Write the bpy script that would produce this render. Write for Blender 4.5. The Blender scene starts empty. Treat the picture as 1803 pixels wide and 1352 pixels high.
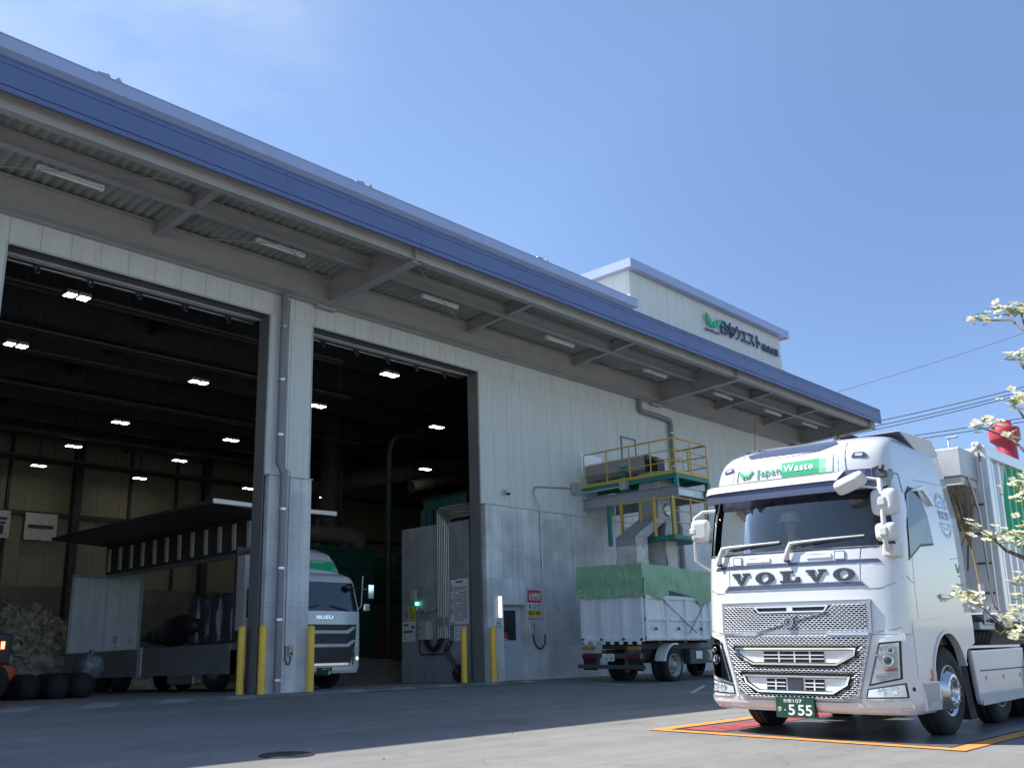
import bpy, bmesh, math, random
from mathutils import Vector, Matrix, Euler
rnd = random.Random(7)
SC = bpy.context.scene
COL = SC.collection
rad = math.radians
PI = math.pi

# ------------------------------------------------------------------ camera, sky, sun, exposure
cam_d = bpy.data.cameras.new('camera')
cam = bpy.data.objects.new('camera', cam_d)
COL.objects.link(cam)
cam.matrix_world = Matrix(((0.6727661, -0.1817949, -0.7171725, 0.0),
                           (-0.739203, -0.2058557, -0.6412506, 0.0),
                           (-0.031058, 0.9615477, -0.2728761, 0.5),
                           (0, 0, 0, 1)))
cam_d.sensor_width = 36.0
cam_d.lens = 1720.0 / 1803.0 * 36.0
cam_d.clip_start = 0.05
cam_d.clip_end = 3000.0
SC.camera = cam

SUN_DIR = Vector((-0.37, 0.62, 1.0)).normalized()          # towards the sun
sun_el = math.asin(SUN_DIR.z)
sun_rot = math.atan2(SUN_DIR.x, SUN_DIR.y)
world = bpy.data.worlds.new("World")
SC.world = world
world.use_nodes = True
wn, wl = world.node_tree.nodes, world.node_tree.links
wn.clear()
w_out = wn.new('ShaderNodeOutputWorld')
w_bg = wn.new('ShaderNodeBackground')
w_sky = wn.new('ShaderNodeTexSky')
w_sky.sky_type = 'NISHITA'
w_sky.sun_disc = False
w_sky.sun_elevation = sun_el
w_sky.sun_rotation = sun_rot
w_sky.altitude = 50
w_sky.air_density = 0.95
w_sky.dust_density = 0.6
w_sky.ozone_density = 3.0
w_bg.inputs['Strength'].default_value = 0.104
# thin high cloud in the sky: two noise layers on the view direction
tc = wn.new('ShaderNodeTexCoord')
mp = wn.new('ShaderNodeMapping')
mp.inputs['Scale'].default_value = (1.0, 1.0, 2.6)
nz = wn.new('ShaderNodeTexNoise')
nz.inputs['Scale'].default_value = 2.3
nz.inputs['Detail'].default_value = 9
nz.inputs['Roughness'].default_value = 0.58
nz.inputs['Distortion'].default_value = 0.5
cr = wn.new('ShaderNodeMapRange')
cr.inputs['From Min'].default_value = 0.36
cr.inputs['From Max'].default_value = 0.72
cr.inputs['To Max'].default_value = 0.75
dot = wn.new('ShaderNodeVectorMath'); dot.operation = 'DOT_PRODUCT'
dot.inputs[1].default_value = Vector((0.27, 0.785, 0.565)).normalized()
dm = wn.new('ShaderNodeMapRange')
dm.inputs['From Min'].default_value = 0.95
dm.inputs['From Max'].default_value = 1.0
mul = wn.new('ShaderNodeMath'); mul.operation = 'MULTIPLY'
mix = wn.new('ShaderNodeMixRGB')
mix.inputs['Color2'].default_value = (3.3, 3.9, 4.5, 1)
wl.new(tc.outputs['Generated'], mp.inputs['Vector'])
wl.new(mp.outputs['Vector'], nz.inputs['Vector'])
wl.new(nz.outputs['Fac'], cr.inputs['Value'])
wl.new(tc.outputs['Generated'], dot.inputs[0])
wl.new(dot.outputs['Value'], dm.inputs['Value'])
wl.new(cr.outputs['Result'], mul.inputs[0])
wl.new(dm.outputs['Result'], mul.inputs[1])
wl.new(mul.outputs[0], mix.inputs['Fac'])
wl.new(w_sky.outputs['Color'], mix.inputs['Color1'])
# the low sky away from the sun is a little deeper
dot2 = wn.new('ShaderNodeVectorMath'); dot2.operation = 'DOT_PRODUCT'
dot2.inputs[1].default_value = Vector((0.94, 0.25, 0.06)).normalized()
dm2 = wn.new('ShaderNodeMapRange')
dm2.inputs['From Min'].default_value = 0.84
dm2.inputs['From Max'].default_value = 1.0
deep = wn.new('ShaderNodeMixRGB'); deep.blend_type = 'MULTIPLY'
deep.inputs['Color2'].default_value = (0.68, 0.70, 0.79, 1)
wl.new(tc.outputs['Generated'], dot2.inputs[0])
wl.new(dot2.outputs['Value'], dm2.inputs['Value'])
wl.new(dm2.outputs['Result'], deep.inputs['Fac'])
wl.new(mix.outputs['Color'], deep.inputs['Color1'])
wl.new(deep.outputs['Color'], w_bg.inputs['Color'])
wl.new(w_bg.outputs['Background'], w_out.inputs['Surface'])

sun_d = bpy.data.lights.new('sun', 'SUN')
sun_d.energy = 4.0
sun_d.angle = rad(0.53)
sun_d.color = (1.0, 0.955, 0.89)
sun = bpy.data.objects.new('sun', sun_d)
sun.rotation_euler = (-SUN_DIR).to_track_quat('-Z', 'Y').to_euler()
sun.location = (-10, 20, 40)
COL.objects.link(sun)

SC.view_settings.view_transform = 'Standard'
SC.view_settings.look = 'None'
SC.view_settings.gamma = 1
SC.view_settings.exposure = 1.15
SC.cycles.max_bounces = 8
SC.cycles.transparent_max_bounces = 12
SC.cycles.sample_clamp_indirect = 6.0
SC.cycles.use_denoising = True

# ------------------------------------------------------------------ materials
MATS = {}


def mat(name, col, rough=0.6, metal=0.0, var=0.0, vs=1.5, bump=0.0, bs=30.0, coat=0.0, spec=0.5, emit=0.0, streak=0.0, rvar=0.0, dirt=None, damt=.8):
    m = bpy.data.materials.new(name)
    m.use_nodes = True
    n, l = m.node_tree.nodes, m.node_tree.links
    b = n['Principled BSDF']
    b.inputs['Base Color'].default_value = (*col, 1)
    b.inputs['Roughness'].default_value = rough
    b.inputs['Metallic'].default_value = metal
    b.inputs['Specular IOR Level'].default_value = spec
    b.inputs['Coat Weight'].default_value = coat
    b.inputs['Coat Roughness'].default_value = 0.04
    if emit:
        b.inputs['Emission Color'].default_value = (*col, 1)
        b.inputs['Emission Strength'].default_value = emit
    tcn = n.new('ShaderNodeTexCoord')
    if var or streak:
        t = n.new('ShaderNodeTexNoise')
        t.inputs['Scale'].default_value = vs
        t.inputs['Detail'].default_value = 6
        t.inputs['Roughness'].default_value = 0.6
        l.new(tcn.outputs['Object'], t.inputs['Vector'])
        r = n.new('ShaderNodeMapRange')
        r.inputs['From Min'].default_value = 0.3
        r.inputs['From Max'].default_value = 0.7
        r.inputs['To Min'].default_value = 1 - var
        r.inputs['To Max'].default_value = 1 + var
        l.new(t.outputs['Fac'], r.inputs['Value'])
        last = r.outputs['Result']
        if streak:                                   # vertical water streaks
            mp2 = n.new('ShaderNodeMapping')
            mp2.inputs['Scale'].default_value = (5, 5, 0.25)
            t2 = n.new('ShaderNodeTexNoise')
            t2.inputs['Scale'].default_value = 1.6
            t2.inputs['Detail'].default_value = 5
            l.new(tcn.outputs['Object'], mp2.inputs['Vector'])
            l.new(mp2.outputs['Vector'], t2.inputs['Vector'])
            r2 = n.new('ShaderNodeMapRange')
            r2.inputs['From Min'].default_value = 0.35
            r2.inputs['From Max'].default_value = 0.65
            r2.inputs['To Min'].default_value = 1 - streak
            r2.inputs['To Max'].default_value = 1 + streak * .5
            l.new(t2.outputs['Fac'], r2.inputs['Value'])
            mm = n.new('ShaderNodeMath'); mm.operation = 'MULTIPLY'
            l.new(last, mm.inputs[0]); l.new(r2.outputs['Result'], mm.inputs[1])
            last = mm.outputs[0]
        mx = n.new('ShaderNodeVectorMath'); mx.operation = 'SCALE'
        mx.inputs[0].default_value = col
        l.new(last, mx.inputs['Scale'])
        out = mx.outputs['Vector']
        if dirt:                                     # patches of another colour (grime, rust)
            t3 = n.new('ShaderNodeTexNoise')
            t3.inputs['Scale'].default_value = vs * 2.3
            t3.inputs['Detail'].default_value = 8
            t3.inputs['Roughness'].default_value = 0.7
            l.new(tcn.outputs['Object'], t3.inputs['Vector'])
            r3 = n.new('ShaderNodeMapRange')
            r3.inputs['From Min'].default_value = 0.52
            r3.inputs['From Max'].default_value = 0.75
            r3.inputs['To Max'].default_value = damt
            l.new(t3.outputs['Fac'], r3.inputs['Value'])
            m3 = n.new('ShaderNodeMixRGB')
            l.new(r3.outputs['Result'], m3.inputs['Fac'])
            l.new(out, m3.inputs['Color1'])
            m3.inputs['Color2'].default_value = (*dirt, 1)
            out = m3.outputs['Color']
        l.new(out, b.inputs['Base Color'])
        if rvar:
            r4 = n.new('ShaderNodeMapRange')
            r4.inputs['To Min'].default_value = max(0.02, rough - rvar)
            r4.inputs['To Max'].default_value = min(1, rough + rvar)
            l.new(t.outputs['Fac'], r4.inputs['Value'])
            l.new(r4.outputs['Result'], b.inputs['Roughness'])
    if bump:
        tb = n.new('ShaderNodeTexNoise')
        tb.inputs['Scale'].default_value = bs
        tb.inputs['Detail'].default_value = 4
        l.new(tcn.outputs['Object'], tb.inputs['Vector'])
        bn = n.new('ShaderNodeBump')
        bn.inputs['Strength'].default_value = bump
        bn.inputs['Distance'].default_value = 0.02
        l.new(tb.outputs['Fac'], bn.inputs['Height'])
        l.new(bn.outputs['Normal'], b.inputs['Normal'])
    MATS[name] = m
    return m


def glass(name, tint, refl=0.9, rough=0.02):
    m = bpy.data.materials.new(name)
    m.use_nodes = True
    n, l = m.node_tree.nodes, m.node_tree.links
    n.clear()
    o = n.new('ShaderNodeOutputMaterial')
    t = n.new('ShaderNodeBsdfTransparent'); t.inputs['Color'].default_value = (*tint, 1)
    g = n.new('ShaderNodeBsdfGlossy'); g.inputs['Roughness'].default_value = rough
    g.inputs['Color'].default_value = (refl, refl, refl, 1)
    f = n.new('ShaderNodeFresnel'); f.inputs['IOR'].default_value = 1.7
    mx = n.new('ShaderNodeMixShader')
    l.new(f.outputs[0], mx.inputs[0]); l.new(t.outputs[0], mx.inputs[1]); l.new(g.outputs[0], mx.inputs[2])
    l.new(mx.outputs[0], o.inputs['Surface'])
    MATS[name] = m
    return m


def concrete_mat(name, col, px, pz, axis='X'):
    """board-formed concrete: panel joints every px by pz metres, form-tie holes, cloudy tone"""
    m = mat(name, col, 0.8, var=0.24, vs=1.1, bump=0.2, bs=18, streak=0.10)
    n, l = m.node_tree.nodes, m.node_tree.links
    b = n['Principled BSDF']
    src = b.inputs['Base Color'].links[0].from_socket
    tcn = n.new('ShaderNodeTexCoord')
    sp = n.new('ShaderNodeSeparateXYZ')
    l.new(tcn.outputs['Object'], sp.inputs[0])
    def M(op, a, bb=None):
        k = n.new('ShaderNodeMath'); k.operation = op
        for i, x in enumerate((a, bb)):
            if x is None: continue
            if isinstance(x, (int, float)): k.inputs[i].default_value = x
            else: l.new(x, k.inputs[i])
        return k.outputs[0]
    def line(v, period, w):
        f = M('FRACT', M('DIVIDE', v, period))
        d = M('MULTIPLY', M('ABSOLUTE', M('SUBTRACT', f, 0.5)), period)
        return M('GREATER_THAN', d, period / 2 - w)
    def holes(v, period):
        f = M('SUBTRACT', M('FRACT', M('DIVIDE', v, period)), 0.5)
        return M('MULTIPLY', f, period)
    h, z = sp.outputs[axis], sp.outputs['Z']
    ln = M('MAXIMUM', line(h, px, 0.007), line(z, pz, 0.008))
    hx, hz = holes(M('ADD', h, 0.12), px / 2), holes(M('ADD', z, 0.2), pz / 3)
    r2 = M('ADD', M('MULTIPLY', hx, hx), M('MULTIPLY', hz, hz))
    tie = M('LESS_THAN', r2, 0.018 ** 2)
    fac = M('MINIMUM', M('ADD', M('MULTIPLY', ln, 0.34), M('MULTIPLY', tie, 0.5)), 0.6)
    mx = n.new('ShaderNodeMixRGB')
    l.new(fac, mx.inputs['Fac']); l.new(src, mx.inputs['Color1'])
    mx.inputs['Color2'].default_value = (col[0] * .35, col[1] * .35, col[2] * .35, 1)
    # tone differs a little from form panel to form panel
    fx_ = M('FLOOR', M('ADD', M('DIVIDE', h, px), 0.5)); fz_ = M('FLOOR', M('ADD', M('DIVIDE', z, pz), 0.5))
    wn_ = n.new('ShaderNodeTexWhiteNoise'); wn_.noise_dimensions = '2D'
    cb = n.new('ShaderNodeCombineXYZ'); l.new(fx_, cb.inputs[0]); l.new(fz_, cb.inputs[1])
    l.new(cb.outputs[0], wn_.inputs['Vector'])
    mr = n.new('ShaderNodeMapRange'); mr.inputs['To Min'].default_value = 0.88; mr.inputs['To Max'].default_value = 1.1
    l.new(wn_.outputs['Value'], mr.inputs['Value'])
    sc = n.new('ShaderNodeVectorMath'); sc.operation = 'SCALE'
    l.new(mx.outputs['Color'], sc.inputs[0]); l.new(mr.outputs['Result'], sc.inputs['Scale'])
    l.new(sc.outputs['Vector'], b.inputs['Base Color'])
    return m


# ------------------------------------------------------------------ mesh helpers
class MB:
    def __init__(s):
        s.v, s.f, s.sm = [], [], []
        s.cuts = []

    def piece(s):
        """what is added from here on becomes an object of its own"""
        if len(s.f) > (s.cuts[-1][1] if s.cuts else 0): s.cuts.append((len(s.v), len(s.f)))
        return s

    def add(s, vs, fs, smooth=False, M=None):
        o = len(s.v)
        for p in vs:
            p = Vector(p)
            s.v.append(tuple(M @ p if M is not None else p))
        for f in fs:
            s.f.append(tuple(i + o for i in f)); s.sm.append(smooth)
        return s

    def box(s, x0, x1, y0, y1, z0, z1, M=None):
        vs = [(x0, y0, z0), (x1, y0, z0), (x1, y1, z0), (x0, y1, z0), (x0, y0, z1), (x1, y0, z1), (x1, y1, z1), (x0, y1, z1)]
        return s.add(vs, [(0, 3, 2, 1), (4, 5, 6, 7), (0, 1, 5, 4), (1, 2, 6, 5), (2, 3, 7, 6), (3, 0, 4, 7)], False, M)

    def bar(s, p0, p1, w, h, up=(0, 0, 1)):
        p0, p1 = Vector(p0), Vector(p1)
        d = (p1 - p0); L = d.length; d.normalize()
        up = Vector(up)
        if abs(d.dot(up)) > .99: up = Vector((1, 0, 0))
        r = d.cross(up).normalized(); u = r.cross(d)
        M = Matrix((r, d, u)).transposed().to_4x4(); M.translation = p0
        return s.box(-w / 2, w / 2, 0, L, -h / 2, h / 2, M)

    def hbeam(s, p0, p1, w, h, tf=0.016, tw=0.012, up=(0, 0, 1)):
        p0, p1 = Vector(p0), Vector(p1)
        d = (p1 - p0); L = d.length; d.normalize()
        r = d.cross(Vector(up)).normalized(); u = r.cross(d)
        M = Matrix((r, d, u)).transposed().to_4x4(); M.translation = p0
        s.box(-w / 2, w / 2, 0, L, -h / 2, -h / 2 + tf, M)
        s.box(-w / 2, w / 2, 0, L, h / 2 - tf, h / 2, M)
        return s.box(-tw / 2, tw / 2, 0, L, -h / 2 + tf, h / 2 - tf, M)

    def cyl(s, p0, p1, r0, r1=None, n=16, smooth=True, caps=True):
        r1 = r0 if r1 is None else r1
        p0, p1 = Vector(p0), Vector(p1)
        d = (p1 - p0).normalized()
        a = d.orthogonal().normalized(); b = d.cross(a)
        vs = []
        for p, r in ((p0, r0), (p1, r1)):
            for i in range(n):
                t = 2 * PI * i / n
                vs.append(p + (a * math.cos(t) + b * math.sin(t)) * r)
        s.add(vs, [(i, (i + 1) % n, n + (i + 1) % n, n + i) for i in range(n)], smooth)
        if caps:
            s.add(vs, [tuple(range(n - 1, -1, -1)), tuple(range(n, 2 * n))], False)
        return s

    def tube(s, pts, r, n=8, caps=True):
        pts = [Vector(p) for p in pts]
        rs = r if isinstance(r, (list, tuple)) else [r] * len(pts)
        vs, fs = [], []
        a = None
        for i, p in enumerate(pts):
            if i == 0: d = pts[1] - p
            elif i == len(pts) - 1: d = p - pts[-2]
            else: d = (pts[i + 1] - p).normalized() + (p - pts[i - 1]).normalized()
            d.normalize()
            a = d.orthogonal() if a is None else a - d * a.dot(d)
            a.normalize(); b = d.cross(a)
            k = 1.0
            if 0 < i < len(pts) - 1:
                k = 1 / max(.5, math.sqrt(max(0.0, (1 + (pts[i + 1] - p).normalized().dot((p - pts[i - 1]).normalized())) / 2)))
            for j in range(n):
                t = 2 * PI * j / n
                vs.append(p + (a * math.cos(t) + b * math.sin(t)) * rs[i] * k)
        for i in range(len(pts) - 1):
            for j in range(n):
                fs.append((i * n + j, i * n + (j + 1) % n, (i + 1) * n + (j + 1) % n, (i + 1) * n + j))
        s.add(vs, fs, True)
        if caps:
            s.add(vs, [tuple(range(n - 1, -1, -1)), tuple(range((len(pts) - 1) * n, len(pts) * n))])
        return s

    def prism(s, poly, ax, a, b):
        """2D polygon given in the two other axes (in x, y, z order), extruded along ax from a to b"""
        def P(u, v, w):
            return {'x': (w, u, v), 'y': (u, w, v), 'z': (u, v, w)}[ax]
        n = len(poly)
        vs = [P(u, v, a) for u, v in poly] + [P(u, v, b) for u, v in poly]
        fs = [tuple(range(n)), tuple(range(2 * n - 1, n - 1, -1))] + [(i, i + n, (i + 1) % n + n, (i + 1) % n) for i in range(n)]
        return s.add(vs, fs)

    def lathe(s, prof, c, axis, n=32, smooth=True):
        """prof: (radius, distance along axis)"""
        c, d = Vector(c), Vector(axis).normalized()
        a = d.orthogonal().normalized(); b = d.cross(a)
        vs, fs = [], []
        for r, h in prof:
            for j in range(n):
                t = 2 * PI * j / n
                vs.append(c + d * h + (a * math.cos(t) + b * math.sin(t)) * r)
        for i in range(len(prof) - 1):
            for j in range(n):
                fs.append((i * n + j, i * n + (j + 1) % n, (i + 1) * n + (j + 1) % n, (i + 1) * n + j))
        return s.add(vs, fs, smooth)

    def grid(s, nu, nv, fn, smooth=True, closed=False, skip=None):
        vs = [fn(i / nu, j / nv) for j in range(nv + 1) for i in range(nu + 1)]
        fs = []
        for j in range(nv):
            for i in range(nu):
                if skip and skip(i, j): continue
                fs.append((j * (nu + 1) + i, j * (nu + 1) + i + 1, (j + 1) * (nu + 1) + i + 1, (j + 1) * (nu + 1) + i))
        return s.add(vs, fs, smooth)

    def ball(s, c, r, n=12, sc=(1, 1, 1), M=None):
        c = Vector(c)
        def fn(u, v):
            t, p = 2 * PI * u, PI * v
            q = Vector((r * sc[0] * math.sin(p) * math.cos(t), r * sc[1] * math.sin(p) * math.sin(t), r * sc[2] * math.cos(p)))
            if M is not None: q = M @ q
            return c + q
        return s.grid(n * 2, n, fn)

    def flat(s, outline2d, fn, d):
        """mapped extruded polygon: fn(u, v, w) -> point"""
        n = len(outline2d)
        vs = [fn(u, v, 0) for u, v in outline2d] + [fn(u, v, d) for u, v in outline2d]
        fs = [tuple(range(n)), tuple(range(2 * n - 1, n - 1, -1))] + [(i, i + n, (i + 1) % n + n, (i + 1) % n) for i in range(n)]
        return s.add(vs, fs)

    def build(s, name, m, parent=None, world=True, bevel=0.0, seg=2, merge=False, normals=False):
        if s.cuts:
            marks = [(0, 0)] + s.cuts + [(len(s.v), len(s.f))]
            first = None
            for (v0, f0), (v1, f1) in zip(marks, marks[1:]):
                if f1 <= f0: continue
                q = MB()
                q.v = s.v[v0:v1]; q.f = [tuple(i - v0 for i in f) for f in s.f[f0:f1]]; q.sm = s.sm[f0:f1]
                o = q.build(name, m, parent, world, bevel, seg, merge, normals)
                first = first or o
            return first
        me = bpy.data.meshes.new(name)
        vs = s.v
        if parent is not None and world:
            Wi = WORLD[parent.name].inverted()
            vs = [tuple(Wi @ Vector(p)) for p in vs]
        me.from_pydata(vs, [], s.f)
        me.polygons.foreach_set('use_smooth', s.sm)
        if merge or normals:
            bm = bmesh.new(); bm.from_mesh(me)
            if merge: bmesh.ops.remove_doubles(bm, verts=bm.verts, dist=0.0004)
            bmesh.ops.recalc_face_normals(bm, faces=bm.faces)
            bm.to_mesh(me); bm.free()
        me.materials.append(MATS[m] if isinstance(m, str) else m)
        o = bpy.data.objects.new(name, me)
        COL.objects.link(o)
        if parent is not None:
            o.parent = parent
            WORLD[o.name] = WORLD[parent.name].copy()
        else:
            WORLD[o.name] = Matrix.Identity(4)
        if bevel:
            b = o.modifiers.new('edge', 'BEVEL')
            b.width = bevel; b.segments = seg; b.limit_method = 'ANGLE'; b.angle_limit = rad(35)
        return o


WORLD = {}


def tag(o, label=None, cat=None, group=None, kind=None):
    if label: o['label'] = label
    if cat: o['category'] = cat
    if group: o['group'] = group
    if kind: o['kind'] = kind
    return o


def thing(name, label, cat, loc=(0, 0, 0), rot=(0, 0, 0), group=None):
    o = bpy.data.objects.new(name, None)
    o.empty_display_size = 0.2
    COL.objects.link(o)
    o.location = loc
    o.rotation_euler = rot
    WORLD[o.name] = Matrix.LocRotScale(Vector(loc), Euler(rot), None)
    return tag(o, label, cat, group)


def dup(root, loc, rotz=0.0, label=None):
    r = root.copy(); COL.objects.link(r)
    r.location = loc; r.rotation_euler = (0, 0, rotz)
    if label: r['label'] = label
    for ch in root.children:
        c = ch.copy(); COL.objects.link(c); c.parent = r
        for g in ch.children:
            d = g.copy(); COL.objects.link(d); d.parent = c
    return r


_TX = {}


def text2d(body, size=1.0, bold=0.0, depth=0.01, align='LEFT', space=1.0):
    """built-in font -> (verts, faces) in the x, y plane, extruded +-depth/2"""
    key = (body, size, bold, depth, align, space)
    if key in _TX: return _TX[key]
    cu = bpy.data.curves.new('lettering', 'FONT')
    cu.body = body; cu.size = size; cu.extrude = depth / 2; cu.offset = bold
    cu.align_x = align; cu.space_character = space
    cu.resolution_u = 4
    ob = bpy.data.objects.new('lettering', cu)
    COL.objects.link(ob)
    dg = bpy.context.evaluated_depsgraph_get()
    me = bpy.data.meshes.new_from_object(ob.evaluated_get(dg))
    vs = [tuple(v.co) for v in me.vertices]; fs = [tuple(p.vertices) for p in me.polygons]
    bpy.data.objects.remove(ob); bpy.data.curves.remove(cu); bpy.data.meshes.remove(me)
    _TX[key] = (vs, fs)
    return vs, fs


def text_fit(mb, body, fn, u0, u1, v0, v1, bold=0.0, depth=0.01, space=1.0):
    """fit a word into the rectangle u0..u1, v0..v1 and map it with fn(u, v, w)"""
    vs, fs = text2d(body, 1.0, bold, 0.02, 'LEFT', space)
    if not vs: return
    xs = [p[0] for p in vs]; ys = [p[1] for p in vs]
    ax, bx, ay, by = min(xs), max(xs), min(ys), max(ys)
    mb.add([fn(u0 + (p[0] - ax) / (bx - ax) * (u1 - u0), v0 + (p[1] - ay) / (by - ay) * (v1 - v0), p[2] / 0.02 * depth) for p in vs], fs)


def leaf_logo(mb, fn, u0, u1, v0, v1, d):
    """three-leaf W mark"""
    def blade(cx, cy, L, W, ang):
        out = []
        for i in range(20):
            t = 2 * PI * i / 20
            x, y = W * math.cos(t), L * math.sin(t)
            out.append((cx + x * math.cos(ang) - y * math.sin(ang), cy + x * math.sin(ang) + y * math.cos(ang)))
        return out
    for b in (blade(.20, .53, .49, .115, rad(20)), blade(.81, .56, .40, .105, rad(-26)), blade(.52, .33, .22, .085, rad(4))):
        mb.flat([(u0 + x * (u1 - u0), v0 + y * (v1 - v0)) for x, y in b], fn, d)


# palette
mat('asphalt', (0.19, 0.19, 0.184), 0.86, var=0.20, vs=0.5, bump=0.5, bs=160)


def asphalt_mat():
    m = MATS['asphalt']
    n, l = m.node_tree.nodes, m.node_tree.links
    b = n['Principled BSDF']
    tc2 = n.new('ShaderNodeTexCoord')
    def noise(scale, detail=4, rough=.6, stretch=None, dist=0):
        t = n.new('ShaderNodeTexNoise')
        t.inputs['Scale'].default_value = scale; t.inputs['Detail'].default_value = detail; t.inputs['Roughness'].default_value = rough; t.inputs['Distortion'].default_value = dist
        src = tc2.outputs['Object']
        if stretch:
            q = n.new('ShaderNodeMapping'); q.inputs['Scale'].default_value = stretch; q.inputs['Rotation'].default_value = (0, 0, .06)
            l.new(src, q.inputs['Vector']); src = q.outputs['Vector']
        l.new(src, t.inputs['Vector'])
        return t.outputs['Fac']
    def rng(v, a, bb, c, d):
        r = n.new('ShaderNodeMapRange')
        for k, x in zip(('From Min', 'From Max', 'To Min', 'To Max'), (a, bb, c, d)): r.inputs[k].default_value = x
        l.new(v, r.inputs['Value']); return r.outputs['Result']
    def mu(a, c):
        k = n.new('ShaderNodeMath'); k.operation = 'MULTIPLY'; l.new(a, k.inputs[0]); l.new(c, k.inputs[1]); return k.outputs[0]
    v = rng(noise(.25, 5), .3, .7, .86, 1.12)
    v = mu(v, rng(noise(2.2, 6, .7), .3, .7, .90, 1.08))
    v = mu(v, rng(noise(75, 3, .8), .3, .7, .78, 1.22))                 # aggregate
    v = mu(v, rng(noise(1.0, 4, .6, (.10, 2.4, 1)), .38, .62, .90, 1.06))  # tyre lanes along the yard
    v = mu(v, rng(noise(.7, 7, .65, None, .8), .60, .72, 1.0, .72))      # oil and water stains
    vo = n.new('ShaderNodeTexVoronoi'); vo.feature = 'DISTANCE_TO_EDGE'; vo.inputs['Scale'].default_value = .32
    q = n.new('ShaderNodeVectorMath'); q.operation = 'ADD'
    nz2 = n.new('ShaderNodeTexNoise'); nz2.inputs['Scale'].default_value = 1.4; nz2.inputs['Detail'].default_value = 5
    l.new(tc2.outputs['Object'], nz2.inputs['Vector']); l.new(tc2.outputs['Object'], q.inputs[0]); l.new(nz2.outputs['Color'], q.inputs[1]); l.new(q.outputs[0], vo.inputs['Vector'])
    crack = rng(vo.outputs['Distance'], .0015, .006, .80, 1.0)
    v = mu(v, crack)
    vo2 = n.new('ShaderNodeTexVoronoi'); vo2.inputs['Scale'].default_value = 3.1; l.new(tc2.outputs['Object'], vo2.inputs['Vector'])
    v = mu(v, rng(vo2.outputs['Distance'], .035, .05, 1.5, 1.0))         # grit and crumbs
    sc2 = n.new('ShaderNodeVectorMath'); sc2.operation = 'SCALE'; sc2.inputs[0].default_value = (0.192, 0.190, 0.182)
    l.new(v, sc2.inputs['Scale']); l.new(sc2.outputs['Vector'], b.inputs['Base Color'])


asphalt_mat()
mat('apron_concrete', (0.22, 0.23, 0.23), 0.8, var=0.25, vs=1.2, bump=0.2, bs=40)
mat('shop_floor', (0.22, 0.225, 0.225), 0.6, var=0.3, vs=0.8, bump=0.1, bs=20)
mat('steel_deck', (0.20, 0.205, 0.215), 0.42, 0.55, var=0.35, vs=1.1, bump=0.2, bs=25, rvar=0.15)
mat('orange_paint', (0.62, 0.25, 0.055), 0.7, var=0.18, vs=6, bump=0.2, bs=120, dirt=(0.30, 0.17, 0.08))
mat('red_paint', (0.30, 0.05, 0.05), 0.7, var=0.3, vs=4, dirt=(0.2, 0.19, 0.19))
mat('white_marking', (0.55, 0.55, 0.53), 0.75, var=0.2, vs=5, dirt=(0.2, 0.2, 0.2))
mat('worn_marking', (0.33, 0.34, 0.34), 0.75, var=0.3, vs=2, dirt=(0.22, 0.23, 0.23))
mat('green_marking', (0.14, 0.22, 0.20), 0.75, var=0.25, vs=2, dirt=(0.22, 0.23, 0.23))
mat('iron', (0.05, 0.05, 0.05), 0.6, 0.4, var=0.2)
mat('wall_panel', (0.58, 0.605, 0.59), 0.72, var=0.04, vs=0.5, bump=0.08, bs=60, streak=0.055)
mat('trim_steel', (0.42, 0.43, 0.42), 0.55, var=0.05)
mat('jamb_steel', (0.15, 0.155, 0.155), 0.5, var=0.08)
concrete_mat('concrete', (0.57, 0.575, 0.58), 0.9, 1.8)
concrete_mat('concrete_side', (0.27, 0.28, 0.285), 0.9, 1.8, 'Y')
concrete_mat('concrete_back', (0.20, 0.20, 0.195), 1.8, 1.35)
mat('beam_paint', (0.36, 0.355, 0.35), 0.6, var=0.08, vs=2)
mat('soffit_sheet', (0.36, 0.38, 0.35), 0.65, var=0.10, vs=1.5)
mat('fascia_blue', (0.095, 0.135, 0.27), 0.42, 0.1, var=0.06, vs=0.8)
mat('eave_metal', (0.33, 0.38, 0.53), 0.40, 0.35, var=0.05, vs=0.7)
mat('roof_metal', (0.45, 0.47, 0.50), 0.45, 0.4, var=0.08)
mat('pipe_grey', (0.20, 0.20, 0.235), 0.45, var=0.06)
mat('pipe_bare', (0.42, 0.42, 0.42), 0.35, 0.7, var=0.08)
mat('galv', (0.46, 0.48, 0.50), 0.4, 0.75, var=0.15, vs=6)
mat('duct_grey', (0.33, 0.335, 0.335), 0.5, 0.3, var=0.12, vs=2, dirt=(0.22, 0.21, 0.2))
mat('dark_steel', (0.065, 0.07, 0.078), 0.6, 0.2, var=0.2)
mat('black_rubber', (0.018, 0.018, 0.02), 0.75, var=0.2, vs=8)
mat('tyre', (0.022, 0.022, 0.023), 0.82, var=0.25, vs=10, bump=0.15, bs=60)
mat('black_plastic', (0.015, 0.016, 0.018), 0.45, var=0.1)
mat('yellow_paint', (0.84, 0.52, 0.06), 0.45, var=0.08, vs=5, dirt=(0.45, 0.25, 0.04))
mat('yellow_rail', (0.55, 0.36, 0.06), 0.5, var=0.1, vs=4)
mat('green_steel', (0.025, 0.20, 0.155), 0.5, var=0.12, vs=3)
mat('green_dark', (0.015, 0.085, 0.065), 0.55, var=0.2, vs=2)
mat('white_paint', (0.59, 0.60, 0.61), 0.24, var=0.025, vs=1.3, coat=1.0)
mat('white_plain', (0.56, 0.56, 0.55), 0.5, var=0.04)
mat('white_sheet', (0.86, 0.89, 0.93), 0.5)
mat('white_worn', (0.75, 0.77, 0.80), 0.55, var=0.06, vs=1.2, dirt=(0.42, 0.41, 0.39), streak=0.1, damt=.35)
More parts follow.
